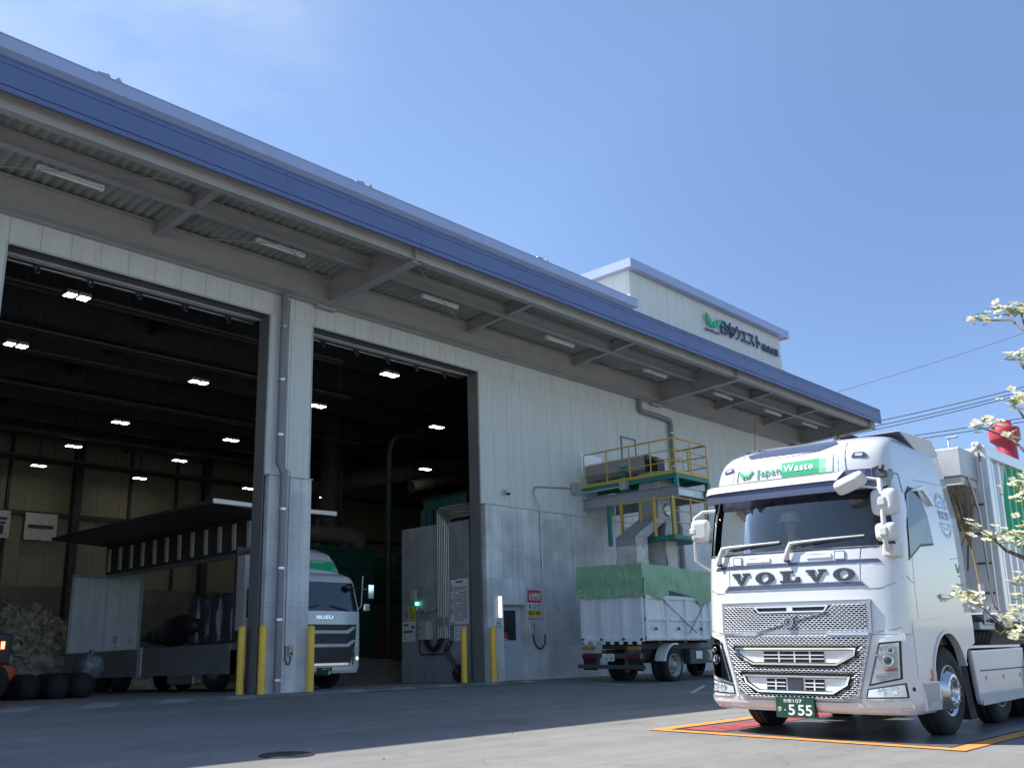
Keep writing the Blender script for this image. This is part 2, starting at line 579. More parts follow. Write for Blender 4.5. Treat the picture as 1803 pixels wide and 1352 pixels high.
mat('beige_panel', (0.58, 0.56, 0.51), 0.45, var=0.03)
mat('chrome', (0.82, 0.83, 0.85), 0.09, 1.0)
mat('satin_grey', (0.36, 0.37, 0.40), 0.35, 0.5)
mat('grille_silver', (0.74, 0.75, 0.78), 0.33, 0.6)
mat('duct_dark', (0.12, 0.115, 0.10), 0.7, var=0.15)
mat('alu', (0.60, 0.61, 0.63), 0.28, 0.95, var=0.08, vs=5)
mat('alu_dull', (0.45, 0.47, 0.49), 0.5, 0.6, var=0.12, vs=3)
mat('letter_dark', (0.035, 0.04, 0.055), 0.35)
mat('navy_strip', (0.085, 0.10, 0.16), 0.25, 0.3)
mat('logo_green', (0.02, 0.38, 0.17), 0.4)
mat('logo_green_soft', (0.22, 0.55, 0.36), 0.4)
mat('logo_green_pale', (0.50, 0.68, 0.57), 0.4)
mat('sign_navy', (0.05, 0.07, 0.14), 0.45)
mat('plate_green', (0.008, 0.055, 0.032), 0.4)
mat('lens_amber', (0.75, 0.18, 0.02), 0.25, coat=0.5)
mat('lens_amber_shaded', (0.36, 0.17, 0.03), 0.35)  # darker copy of the amber lens, shade put into the colour
mat('lens_red_shaded', (0.12, 0.015, 0.018), 0.35)  # darker copy of the red lens, its shade painted into the colour
mat('lens_red', (0.35, 0.02, 0.02), 0.25, coat=0.5)
mat('sign_red', (0.50, 0.02, 0.05), 0.5)
mat('sign_white', (0.70, 0.71, 0.72), 0.5)
mat('sign_yellow', (0.62, 0.47, 0.04), 0.5)
mat('sign_pink', (0.62, 0.50, 0.58), 0.5)
mat('sign_text', (0.02, 0.02, 0.03), 0.5)
mat('sign_blue', (0.05, 0.18, 0.42), 0.5)
mat('red_text', (0.45, 0.03, 0.05), 0.5)
mat('door_paint', (0.50, 0.52, 0.57), 0.45, var=0.03)
mat('box_cream', (0.42, 0.41, 0.35), 0.5, var=0.05)
mat('tarp_green', (0.26, 0.43, 0.265), 0.62, var=0.12, vs=3, bump=0.15, bs=12)
mat('canvas', (0.55, 0.53, 0.48), 0.8, var=0.15, vs=3, bump=0.3, bs=8)
mat('plastic_film', (0.05, 0.06, 0.075), 0.14, var=0.2, vs=5, bump=0.9, bs=9)
mat('teal_dark', (0.016, 0.05, 0.048), 0.55, var=0.15)
mat('clear_film', (0.16, 0.18, 0.20), 0.15, var=0.4, vs=9, bump=0.8, bs=14)
mat('yellow_wall', (0.32, 0.31, 0.24), 0.7, var=0.08, vs=0.8)
mat('dark_deck', (0.30, 0.25, 0.20), 0.7, var=0.2, vs=0.9)
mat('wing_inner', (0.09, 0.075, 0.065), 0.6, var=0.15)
mat('rib_bright', (0.88, 0.85, 0.76), 0.45, 0.1)
mat('rubbish', (0.50, 0.51, 0.44), 0.85, var=0.55, vs=2.2, bump=0.5, bs=7, dirt=(0.10, 0.13, 0.11))
mat('gravel', (0.13, 0.125, 0.115), 0.95, var=0.35, vs=6, bump=0.8, bs=50)
mat('machine_orange', (0.50, 0.06, 0.015), 0.45)
mat('chimney_red', (0.42, 0.03, 0.055), 0.5, var=0.12, vs=1.5)
mat('bark', (0.14, 0.12, 0.10), 0.9, var=0.3, vs=12, bump=0.4, bs=40)
mat('petal', (0.84, 0.80, 0.66), 0.6, var=0.08, vs=20)
_m = MATS['petal']; _n, _l = _m.node_tree.nodes, _m.node_tree.links
_t = _n.new('ShaderNodeBsdfTranslucent'); _t.inputs['Color'].default_value = (.84, .80, .62, 1)
_x = _n.new('ShaderNodeMixShader'); _x.inputs[0].default_value = .4
_o = _n['Material Output']
_l.new(_n['Principled BSDF'].outputs[0], _x.inputs[1]); _l.new(_t.outputs[0], _x.inputs[2]); _l.new(_x.outputs[0], _o.inputs['Surface'])
mat('young_leaf', (0.22, 0.30, 0.055), 0.55, var=0.3, vs=20)
mat('flower_eye', (0.30, 0.33, 0.06), 0.7)
mat('straw', (0.27, 0.21, 0.15), 0.85, var=0.45, vs=14)
mat('bamboo', (0.36, 0.24, 0.11), 0.5, var=0.2, vs=6)
mat('skin', (0.50, 0.30, 0.21), 0.55)
mat('shirt', (0.55, 0.62, 0.68), 0.8)
mat('seat_cloth', (0.035, 0.037, 0.042), 0.85)
mat('interior_grey', (0.15, 0.155, 0.165), 0.7)
mat('lamp_white', (1.0, 0.93, 0.78), 0.4, emit=9.0)
mat('lamp_green', (0.1, 1.0, 0.45), 0.4, emit=3.0)
mat('lamp_redlit', (1.0, 0.10, 0.04), 0.4, emit=5.0)
mat('wall_lamp', (0.80, 0.80, 0.76), 0.3)
mat('cable', (0.03, 0.035, 0.05), 0.6)
mat('lens_clear', (0.70, 0.73, 0.76), 0.12, 0.35, coat=0.6)
mat('window_dark', (0.012, 0.022, 0.028), 0.06, coat=0.3, spec=0.9)
mat('mirror_face', (0.75, 0.80, 0.85), 0.06, 1.0)
glass('windscreen_glass', (0.78, 0.86, 0.87))
mat('helmet_white', (0.88, 0.88, 0.87), 0.35)
mat('fixture_white', (0.86, 0.86, 0.82), 0.45)
mat('wall_lamp_lit', (1.0, 0.97, 0.88), 0.4, emit=0.55)
glass('door_glass', (0.30, 0.34, 0.35), rough=0.05)
glass('lens_glass', (0.86, 0.88, 0.90))
# ------------------------------------------------------------------ ground
SL, YB = 0.033, 18.6                                   # the yard falls 3.3 % away from the building


def gz(y):
    return -SL * (YB - y)


def ground_sheet(name, m, pts, lift):
    mb = MB()
    mb.add([(x, y, gz(y) + lift) for x, y in pts], [tuple(range(len(pts)))])
    return tag(mb.build(name, m, normals=True), kind='structure')


g = MB()
prof = [(-500, gz(-40)), (-40, gz(-40)), (17.2, gz(17.2)), (700, gz(17.2))]
g.grid(1, 3, lambda u, v: (-500 + 1200 * u, *prof[round(v * 3)]), smooth=False)
tag(g.build('yard_asphalt', 'asphalt'), kind='structure')
ground_sheet('apron', 'apron_concrete', [(-6, 16.75), (6.5, 16.85), (13.7, 17.3), (39.5, 17.4), (39.5, 18.4), (-6, 18.4)], 0.004)
g = MB(); g.add([(-4, 18.35, 0), (38.8, 18.35, 0), (38.8, 41.2, 0), (-4, 41.2, 0)], [(0, 1, 2, 3)])
tag(g.build('shop_floor', 'shop_floor'), kind='structure')
# worn green and white hatching on the apron in front of the two doorways
for nm, m, k in (('threshold_marking', 'green_marking', 0), ('threshold_marking', 'worn_marking', 1)):
    g = MB()
    for i in range(26):
        if i % 2 != k: continue
        x = 1.5 + i * 0.72
        if 12.2 < x < 13.2 or x > 19.6: continue
        g.add([(x, 17.28, gz(17.28) + .008), (x + .6, 17.28, gz(17.28) + .008), (x + 1.3, 18.33, gz(18.33) + .008), (x + .7, 18.33, gz(18.33) + .008)], [(0, 1, 2, 3)])
    tag(g.build(nm, m), kind='structure')
# weighbridge in the yard: steel deck inside an orange painted frame
WX0, WX1, WY0, WY1 = 10.58, 29.0, 3.62, 7.40
ground_sheet('weighbridge_deck', 'steel_deck', [(WX0 + .2, WY0 + .2), (WX1 - .2, WY0 + .2), (WX1 - .2, WY1 - .2), (WX0 + .2, WY1 - .2)], 0.004)
g = MB()
for x0, x1, y0, y1 in ((WX0, WX0 + .19, WY0, WY1), (WX1 - .19, WX1, WY0, WY1), (WX0 + .19, WX1 - .19, WY0, WY0 + .19), (WX0 + .19, WX1 - .19, WY1 - .19, WY1)):
    g.add([(x, y, gz(y) + .009) for x, y in ((x0, y0), (x1, y0), (x1, y1), (x0, y1))], [(0, 1, 2, 3)])
tag(g.build('orange_frame_marking', 'orange_paint'), kind='structure')
g = MB()
for x0, x1, y0, y1 in ((WX0 + .22, WX1, WY0 + .2, WY0 + .235), (WX0 + .2, WX0 + .235, WY0 + .2, WY1 - .2), (WX0 + .22, WX1, WY1 - .235, WY1 - .2)):
    g.add([(x, y, gz(y) + .009) for x, y in ((x0, y0), (x1, y0), (x1, y1), (x0, y1))], [(0, 1, 2, 3)])
tag(g.build('deck_gap', 'black_rubber'), kind='structure')
g = MB()
for x0, x1, y0, y1 in ((10.95, 11.5, 6.55, 7.12), (11.5, 17.5, 6.62, 7.02)):
    g.add([(x, y, gz(y) + .009) for x, y in ((x0, y0), (x1, y0), (x1, y1), (x0, y1))], [(0, 1, 2, 3)])
tag(g.build('red_deck_marking', 'red_paint'), kind='structure')
ground_sheet('bay_marking', 'white_marking', [(17.99, 10.6), (18.07, 10.6), (18.13, 11.53), (18.05, 11.53)], 0.004)
ground_sheet('bay_marking', 'white_marking', [(18.1, 11.53), (20.9, 12.95), (20.9, 12.85), (18.1, 11.43)], 0.004)
ground_sheet('bay_marking', 'white_marking', [(21.4, 17.3), (21.5, 17.3), (20.03, 14.5), (19.93, 14.5)], 0.004)
mh = thing('manhole_cover', 'round dark iron manhole cover in the shaded asphalt near the shadow edge', 'manhole cover', (6.14, 8.66, gz(8.66)), (math.atan(SL), 0, 0))
g = MB(); g.lathe([(0.0, .010), (.24, .010), (.265, .010), (.275, .004)], (0, 0, 0), (0, 0, 1), 40, False)
lid = g.build('lid', 'iron', mh, world=False)
g = MB()
for r in (.06, .12, .18, .24):
    g.lathe([(r - .008, .010), (r - .006, .015), (r + .006, .015), (r + .008, .010)], (0, 0, 0), (0, 0, 1), 40, False)
g.build('ring_pattern', 'iron', lid, world=False)

# ------------------------------------------------------------------ the recycling hall
hall = thing('recycling_hall', 'long pale panelled industrial hall with two tall open doorways and a deep canopy', 'warehouse', (12.4, 18.6, 0))
YP, YC = 18.58, 18.5                                    # front of the panels, front of the concrete
ZC, ZO, ZT = 4.70, 8.50, 12.29
O1, O2 = (6.44, 12.34), (13.58, 19.32)
XL, XR = -4.0, 38.85


def panels(mb, x0, x1, z0, z1, y=YP, w=0.6, x_start=None, d=0.10):
    x = x0 if x_start is None else x_start
    while x < x1 - .02:
        a, b = max(x, x0), min(x + w, x1)
        if b - a > .03:
            c = .012
            # a panel with its two long edges chamfered
            mb.prism([(a + .002, y + d), (a + .002, y + c), (a + c + .002, y), (b - c - .002, y), (b - .002, y + c), (b - .002, y + d)], 'z', z0, z1)
        x += w


g = MB()
panels(g, XL, O1[0], ZC, ZO - .003, x_start=O1[0] - 18 * .6)
panels(g, O1[1], O2[0], ZC, ZO - .003, x_start=O1[1] + .02)
panels(g, O2[1], XR, ZC, ZO - .003, x_start=O2[1])
panels(g, XL, XR, ZO, ZT, x_start=O1[0] - 18 * .6)
g.build('wall_panels', 'wall_panel', hall)
g = MB()
g.box(XL, O1[0] - .02, 18.69, 18.95, 0, ZT)
g.box(O1[1] + .02, O2[0] - .02, 18.69, 18.995, 0, ZT)
g.box(O2[1] + .02, XR, 18.76, 18.95, 0, ZT)
g.box(XL, XR, 18.69, 18.96, ZO + .03, ZT - .02)
g.build('wall_core', 'dark_steel', hall)
g = MB()
g.prism([(O2[1] + .10, -.05), (20.05, -.05), (20.05, 2.0), (20.97, 2.0), (20.97, -.05), (XR + .05, -.05), (XR + .05, ZC), (O2[1] + .10, ZC)], 'y', YC, 18.755)
g.piece(); g.box(XL, O1[0] - .09, YC, 18.68, -.3, ZC)
g.build('concrete_wall', 'concrete', hall, bevel=.01, seg=1)
g = MB(); g.box(O1[1] + .09, O2[0] + .01, YC, 18.685, -.1, ZC)
g.build('concrete_column', 'concrete', hall, bevel=.012, seg=1)
g = MB()
for x0, x1 in ((O1[1], O1[1] + .018), (O2[1], O2[1] + .018), (O1[0] - .018, O1[0]), (O2[0] - .018, O2[0])):
    g.piece(); g.box(x0, x1, 18.61, 19.0, 0, ZO)
for a, b in (O1, O2):
    g.piece(); g.box(a, b, 18.61, 19.0, ZO, ZO + .025)
g.build('doorway_lining', 'jamb_steel', hall)
g = MB()
for a, b in (O1, O2):
    g.piece(); g.box(a - .03, b + .03, YP - .012, YP + .03, ZO - .01, ZO + .035)
    g.box(a - .035, a + .0, YP - .012, YP + .03, ZC, ZO - .01)
    g.box(b - .0, b + .035, YP - .012, YP + .03, ZC, ZO - .01)
    g.box(a, b, 18.97, 19.02, ZO - .05, ZO - .002)
g.build('doorway_trim', 'trim_steel', hall)
g = MB(); g.box(O2[1] + .06, XR, YC - .015, YP - .002, ZC, ZC + .025); g.box(O1[1] + .05, O2[0] + .03, YC - .015, YP - .002, ZC, ZC + .025)
g.build('ledge_flashing', 'trim_steel', hall)
# sliding door rails with hangers under the lintels
for a, b in (O1, O2):
    g = MB()
    g.cyl((a, 19.16, 8.50), (b, 19.16, 8.50), .035, n=10); g.cyl((a, 19.30, 8.47), (b, 19.30, 8.47), .03, n=10)
    r = g.build('door_rail', 'pipe_bare', hall)
    g = MB()
    for i in range(5):
        x = a + (b - a) * (i + .75) / 5.4; g.piece()
        g.box(x - .06, x + .06, 19.1, 19.36, 8.53, 8.58); g.box(x - .05, x - .02, 19.2, 19.26, 8.36, 8.53); g.box(x + .03, x + .06, 19.2, 19.26, 8.40, 8.53)
        g.tube([(x - .035, 19.22, 8.37), (x - .02, 19.2, 8.30), (x + .04, 19.2, 8.31), (x + .045, 19.23, 8.40)], .012, 6)
    g.build('rail_hanger', 'dark_steel', r)
# door in the concrete wall
g = MB(); g.box(20.05, 20.97, 18.715, 18.752, 0, 2.0)
g2 = MB(); g2.box(20.09, 20.92, 18.685, 18.714, .01, 1.955)
door = g2.build('door', 'door_paint', hall, bevel=.004)
g.build('door_frame', 'door_paint', door)
g = MB(); g.box(20.17, 20.72, 18.678, 18.69, 1.06, 1.86); g.build('door_window', 'window_dark', door)
g = MB()
for x0, x1, z0, z1 in ((20.15, 20.17, 1.04, 1.88), (20.72, 20.74, 1.04, 1.88), (20.17, 20.72, 1.04, 1.06), (20.17, 20.72, 1.86, 1.88)): g.box(x0, x1, 18.672, 18.69, z0, z1)
g.build('window_bead', 'door_paint', door)
g = MB(); g.box(20.12, 20.16, 18.66, 18.685, .84, .96); g.cyl((20.14, 18.64, .90), (20.27, 18.64, .90), .012); g.cyl((20.14, 18.69, .90), (20.14, 18.64, .90), .012)
g.build('door_handle', 'alu', door)
g = MB(); g.box(20.19, 20.37, 18.672, 18.677, 1.10, 1.28)
stick = g.build('warning_sticker', 'sign_red', door)
g = MB(); g.box(20.21, 20.35, 18.670, 18.6715, 1.075, 1.10); g.build('sticker_text', 'sign_white', stick)
g = MB(); g.cyl((20.925, 18.675, 1.75), (20.925, 18.675, 1.87), .014); g.piece(); g.cyl((20.925, 18.675, .82), (20.925, 18.675, .94), .014); g.piece(); g.cyl((20.925, 18.675, .14), (20.925, 18.675, .26), .014)
g.build('door_hinge', 'alu', door)

# canopy
CY = 15.0
CXL, CXR = -4.0, 39.72


def soffit_z(y):
    return 9.74 + (18.4 - y) * 0.072


g = MB()
pitch = .215
nx = int((CXR - CXL - .2) / pitch)
row = []
for i in range(nx):
    x = CXL + .1 + i * pitch
    row += [(x, 0), (x + .055, .07), (x + .125, .07), (x + .18, 0)]
vs, fs = [], []
for x, dz in row:
    for y in (18.56, 15.12):
        vs.append((x, y, soffit_z(y) + dz))
for i in range(len(row) - 1):
    fs.append((2 * i, 2 * i + 1, 2 * i + 3, 2 * i + 2))
g.add(vs, fs)
g.build('canopy_soffit', 'soffit_sheet', hall)
g = MB()
g.prism([(15.02, 10.085), (18.56, 9.90), (18.56, 9.93), (15.02, 10.12)], 'x', CXL, CXR)
g.build('canopy_roof', 'roof_metal', hall)
g = MB()                                                # fascia: lapped boards with two shadow lines
for z0, z1, y in ((9.49, 9.585, CY), (9.60, 9.96, CY - .006), (9.975, 10.07, CY)):
    g.box(CXL, CXR, y, CY + .03, z0, z1)
    g.box(CXR - .04, CXR + (CY - y), CY + .05, 18.5, z0 + .09, z1 + .0)
g.box(CXL, CXR + .02, CY - .012, CY + .10, 10.07, 10.10)
for i in range(12): g.box(CXL + 3.3 + i * 3.64, CXL + 3.306 + i * 3.64, CY - .009, CY + .02, 9.49, 10.07)
g.box(CXL, CXR, CY + .03, CY + .05, 9.49, 10.07)
g.build('fascia', 'fascia_blue', hall)
g = MB(); g.hbeam((CXL, 18.28, 9.385), (CXR - .6, 18.28, 9.385), .26, .62, .02, .014); g.box(CXL, XR, 18.42, 18.575, 9.05, 9.10)
g.build('wall_beam', 'beam_paint', hall)
g = MB(); g.hbeam((CXL, 15.28, 9.47), (CXR - .05, 15.28, 9.47), .20, .36, .016, .012); g.build('edge_beam', 'beam_paint', hall)
g = MB(); g.hbeam((CXL, 16.78, 9.65), (CXR - .3, 16.78, 9.65), .20, .30, .016, .010); g.build('purlin', 'beam_paint', hall)
for x, main in ((4.5, 0), (9.25, 0), (13.85, 1), (18.65, 0), (23.40, 0), (28.2, 1), (32.0, 0), (35.75, 0), (38.95, 1), (-.3, 1)):
    g = MB()
    if main:
        zb0, zb1, w = 9.07, 9.22, .26
    else:
        zb0, zb1, w = 9.42, 9.66, .16
    y0, y1 = 18.55, 15.36 if not main else 15.16
    zt = lambda y: soffit_z(y) - .012
    g.prism([(y0, zb0), (y1, zb1), (y1, zt(y1)), (y0, zt(y0))], 'x', x - .006, x + .006)
    g.prism([(y0, zb0 - .018), (y1, zb1 - .018), (y1, zb1), (y0, zb0)], 'x', x - w / 2, x + w / 2)
    g.prism([(y0, zt(y0) - .016), (y1, zt(y1) - .016), (y1, zt(y1)), (y0, zt(y0))], 'x', x - w / 2, x + w / 2)
    if main:
        g.box(x - .12, x + .12, 16.84, 16.855, 9.2, 9.9); g.box(x - .28, x + .28, 18.40, 18.575, 8.98, 9.045)
        g.box(x - .12, x + .12, 15.36, 15.40, 9.25, 9.9)
    b = g.build('bracket', 'beam_paint', hall)
g = MB()
for x0, x1 in ((9.25, 13.85), (13.85, 9.25), (4.5, 9.25), (18.65, 13.85), (23.4, 28.2), (28.2, 23.4), (32, 28.2), (35.75, 38.95)):
    a, b = Vector((x0, 18.3, 9.45)), Vector((x1, 15.5, 9.62))
    g.piece(); g.tube([a.lerp(b, .02), a.lerp(b, .5) + Vector((0, 0, -.03)), a.lerp(b, .98)], .011, 5)
g.build('tie_rod', 'beam_paint', hall)

# upper eave, roof and the raised roof box that carries the company sign
g = MB()
g.box(XL, 27.0, 18.10, 18.16, 12.255, 12.53); g.box(XL, 26.98, 18.16, 18.60, 12.26, 12.275); g.box(26.96, 27.0, 18.16, 18.60, 12.28, 12.52); g.box(XL, 27.02, 18.085, 18.2, 12.53, 12.55)
for i in range(9):
    g.box(1.0 + i * 3.62, 1.012 + i * 3.62, 18.094, 18.10, 12.255, 12.53)
g.build('eave', 'eave_metal', hall)
for x in (1.1, 8.0, 14.9, 22.1):
    g = MB()
    g.prism([(x - .42, 12.53), (x - .05, 12.53), (x - .04, 12.60), (x - .10, 12.70), (x - .36, 12.66)], 'y', 18.2, 18.24)
    g.piece(); g.prism([(x + .02, 12.53), (x + .34, 12.53), (x + .22, 12.60), (x + .12, 12.72), (x + .04, 12.64)], 'y', 18.2, 18.24)
    g.cyl((x - .2, 18.22, 12.6), (x - .2, 18.9, 12.6), .02); g.cyl((x + .16, 18.22, 12.62), (x + .16, 18.9, 12.62), .02)
    g.build('roof_anchor', 'eave_metal', hall)
g = MB(); g.box(XL, XR, 18.6, 41.6, 12.30, 12.46); g.build('roof', 'roof_metal', hall)
BX0, BX1, BY1 = 27.14, 38.45, 26.0
g = MB()
panels(g, BX0, BX1, 12.0, 13.82, y=18.50, w=.6, d=.08)
for i in range(12):
    y0, y1 = 18.58 + i * .6, 18.58 + (i + 1) * .6
    g.prism([(BX0 + .1, y0 + .002), (BX0 + .006, y0 + .002), (BX0, y0 + .008), (BX0, y1 - .008), (BX0 + .006, y1 - .002), (BX0 + .1, y1 - .002)], 'z', 12.0, 13.82)
    g.prism([(BX1 - .1, y0 + .002), (BX1 - .006, y0 + .002), (BX1, y0 + .008), (BX1, y1 - .008), (BX1 - .006, y1 - .002), (BX1 - .1, y1 - .002)], 'z', 12.0, 13.82)
g.box(BX0 + .09, BX1 - .09, 18.57, BY1, 12.0, 13.8)
rb = g.build('roof_box', 'wall_panel', hall)
g = MB()
e = .32
g.box(BX0 - e, BX1 + e, 18.5 - e, 18.5 - e + .05, 13.80, 14.13); g.box(BX0 - e, BX0 - e + .05, 18.5 - e + .05, BY1 + e, 13.80, 14.13); g.box(BX1 + e - .05, BX1 + e, 18.5 - e + .05, BY1 + e, 13.80, 14.13)
g.box(BX0 - e + .05, BX1 + e - .05, 18.5 - e + .05, BY1 + e, 13.825, 13.85); g.box(BX0 - e + .05, BX1 + e - .05, 18.5 - e + .05, BY1 + e, 14.0, 14.1)
for i in range(3): g.box(BX0 + 2.8 + i * 3.6, BX0 + 2.81 + i * 3.6, 18.5 - e - .005, 18.5 - e, 13.80, 14.13)
g.build('box_eave', 'eave_metal', rb)
g = MB(); g.prism([(31.3, 14.13), (31.55, 14.13), (31.5, 14.2), (31.38, 14.24)], 'y', 18.3, 18.34); g.piece(); g.prism([(31.62, 14.13), (31.85, 14.13), (31.75, 14.24), (31.62, 14.2)], 'y', 18.3, 18.34)
g.build('roof_anchor', 'white_plain', rb)

# rain pipes
g = MB()
g.tube([(12.62, 18.42, 9.1), (12.62, 18.42, 4.98), (12.66, 18.36, 4.84), (12.70, 18.34, 4.70), (12.70, 18.34, .02)], .082, 14)
rp = g.build('rain_pipe', 'pipe_grey', hall)
g = MB()
for z in (8.2, 6.9, 5.6): g.piece(); g.cyl((12.62, 18.42, z), (12.62, 18.42, z + .05), .09, n=14); g.box(12.60, 12.64, 18.42, 18.58, z, z + .05)
for z in (3.9, 2.6, 1.5, .25): g.piece(); g.cyl((12.70, 18.34, z), (12.70, 18.34, z + .05), .09, n=14); g.box(12.68, 12.72, 18.34, 18.5, z, z + .05)
g.build('pipe_clip', 'alu', rp)
g = MB()
g.tube([(27.2, 18.45, 9.15), (27.2, 18.45, 8.75), (27.25, 18.45, 8.66), (27.4, 18.45, 8.63), (28.85, 18.45, 8.60), (29.0, 18.45, 8.57), (29.05, 18.45, 8.45), (29.05, 18.45, 4.9), (29.05, 18.38, 4.75), (29.05, 18.38, .02)], .085, 14)
rp = g.build('rain_pipe', 'pipe_grey', hall)
g = MB()
for z in (8.1, 6.9, 5.6): g.piece(); g.cyl((29.05, 18.45, z), (29.05, 18.45, z + .05), .094, n=14)
g.build('pipe_clip', 'alu', rp)
g = MB(); g.tube([(12.86, 18.55, 9.0), (12.86, 18.55, 4.86), (12.92, 18.5, 4.84), (12.98, 18.48, 4.78), (12.98, 18.48, .98)], .016, 6); g.build('conduit', 'pipe_bare', hall)
g = MB(); g.tube([(38.6, 18.45, 9.1), (38.6, 18.45, 4.9), (38.6, 18.38, 4.7), (38.6, 18.38, 0)], .08, 12); g.build('rain_pipe', 'pipe_grey', hall)
# bright opening and a framed hatch in the panel wall by the conveyor
g = MB(); g.box(23.9, 24.98, 18.562, 18.578, 6.0, 6.72); g.build('wall_hatch', 'white_sheet', hall)
g = MB()
for x0, x1, z0, z1 in ((26.1, 26.15, 6.35, 7.58), (26.9, 26.95, 6.9, 7.58), (26.1, 26.95, 7.56, 7.61)): g.box(x0, x1, 18.55, 18.578, z0, z1)
hf = g.build('hatch_frame', 'jamb_steel', hall)
g = MB(); g.box(26.152, 26.898, 18.566, 18.578, 6.35, 7.555); g.build('hatch_panel', 'door_paint', hf)

# inside
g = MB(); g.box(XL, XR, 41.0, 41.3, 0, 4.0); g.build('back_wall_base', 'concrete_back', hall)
g = MB(); panels(g, XL, XR, 4.0, 12.2, y=41.05, w=1.0, d=.1); g.box(XL, XR, 41.16, 41.3, 4.0, 12.295); g.build('back_wall_panels', 'yellow_wall', hall)
g = MB(); g.box(XL - .2, XL, 18.6, 41.3, 0, 12.295); g.piece(); g.box(XR - .2, XR - .02, 18.96, 41.3, 0, 12.295); g.build('end_walls', 'yellow_wall', hall)
vs, fs = [], []
row = []
for i in range(140):
    x = XL + .1 + i * .305
    row += [(x, 0), (x + .08, .10), (x + .17, .10), (x + .25, 0)]
for x, dz in row:
    for y in (18.97, 41.0): vs.append((x, y, 10.5 + dz))
for i in range(len(row) - 1): fs.append((2 * i, 2 * i + 1, 2 * i + 3, 2 * i + 2))
g = MB(); g.add(vs, fs); g.build('ceiling_deck', 'dark_deck', hall)
for y in (20.9, 23.2, 25.6, 28.2, 30.9, 33.4, 36.0, 38.6):
    g = MB(); g.hbeam((XL, y, 9.95), (XR - .2, y, 9.95), .25, .9, .022, .016); g.build('roof_beam', 'dark_steel', hall)
for x in (1.6, 7.6, 13.0, 20.0, 26.5, 33.0):
    g = MB(); g.hbeam((x, 19.0, 10.15), (x, 41, 10.15), .2, .5, .018, .014); g.build('roof_purlin', 'dark_steel', hall)
for y, z, x0, x1 in ((21.9, 9.0, 3, 17), (24.6, 8.9, 2, 19.5), (27.0, 9.1, 6, 14.5), (29.6, 8.85, 3, 24), (34.2, 8.6, 5, 28), (37.4, 8.4, 8, 26)):
    g = MB(); g.box(x0, x1, y - .12, y + .12, z, z + .02); g.box(x0, x1, y - .12, y - .10, z, z + .09); g.box(x0, x1, y + .10, y + .12, z, z + .09)
    x = x0 + .3
    while x < x1: g.cyl((x, y, z), (x, y, 10.5), .012, n=5); x += 2.4
    g.build('cable_tray', 'duct_dark', hall)
for x in (12.0, 17.97, 24.0, 30.0):
    g = MB(); g.hbeam((x, 40.8, 0), (x, 40.8, 10.4), .32, .34, .02, .014, up=(0, 1, 0)); g.build('steel_post', 'dark_steel', hall)
for z in (5.9, 8.1):
    g = MB(); g.box(XL, XR - .2, 40.9, 41.04, z + .9, z + 1.08); g.build('wall_girt', 'dark_steel', hall)
for x in (15.3, 20.4, 22.6):
    g = MB(); g.box(x - .06, x + .06, 40.92, 41.04, 4.0, 10.4); g.build('wall_stud', 'dark_steel', hall)
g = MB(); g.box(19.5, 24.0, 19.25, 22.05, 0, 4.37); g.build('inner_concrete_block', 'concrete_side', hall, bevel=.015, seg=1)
g = MB(); g.hbeam((19.62, 21.2, 5.0), (19.62, 19.4, 5.0), .24, .34); g.box(19.5, 19.74, 21.0, 21.2, 4.37, 4.83); g.box(19.5, 19.74, 20.55, 20.6, 4.37, 4.83); g.box(19.5, 19.74, 20.8, 20.92, 4.37, 4.83)
g.build('green_steel_stand', 'green_dark', hall)
# ------------------------------------------------------------------ things on and by the facade
def wall_fn(y):                                          # u -> +x, v -> z, w -> towards the yard
    return lambda u, v, w: (u, y - w, v)


# company sign on the roof box
sg = thing('company_sign', 'green leaf mark and dark Japanese company lettering on the raised roof box', 'sign', (34, 18.5, 13))
g = MB(); leaf_logo(g, wall_fn(18.38), 32.02, 33.15, 12.83, 13.40, .06); g.build('leaf_mark', 'logo_green', sg)
g = MB(); text_fit(g, 'JapanWaste', wall_fn(18.42), 32.02, 33.05, 12.70, 12.80, .02, .04); g.build('small_lettering', 'sign_navy', sg)
g = MB(); text_fit(g, '日本ウエスト', wall_fn(18.40), 33.2, 36.42, 12.80, 13.43, .012, .07); g.build('lettering', 'sign_navy', sg)
g = MB(); text_fit(g, '株式会社', wall_fn(18.40), 36.6, 38.0, 12.84, 13.16, .012, .06); g.build('lettering', 'sign_navy', sg)
g = MB()
for u in (32.2, 32.7, 33.4, 34.2, 35.0, 35.9, 36.8, 37.6): g.cyl((u, 18.44, 13.0), (u, 18.51, 13.0), .02, n=6)
g.build('stand_off', 'alu', sg)

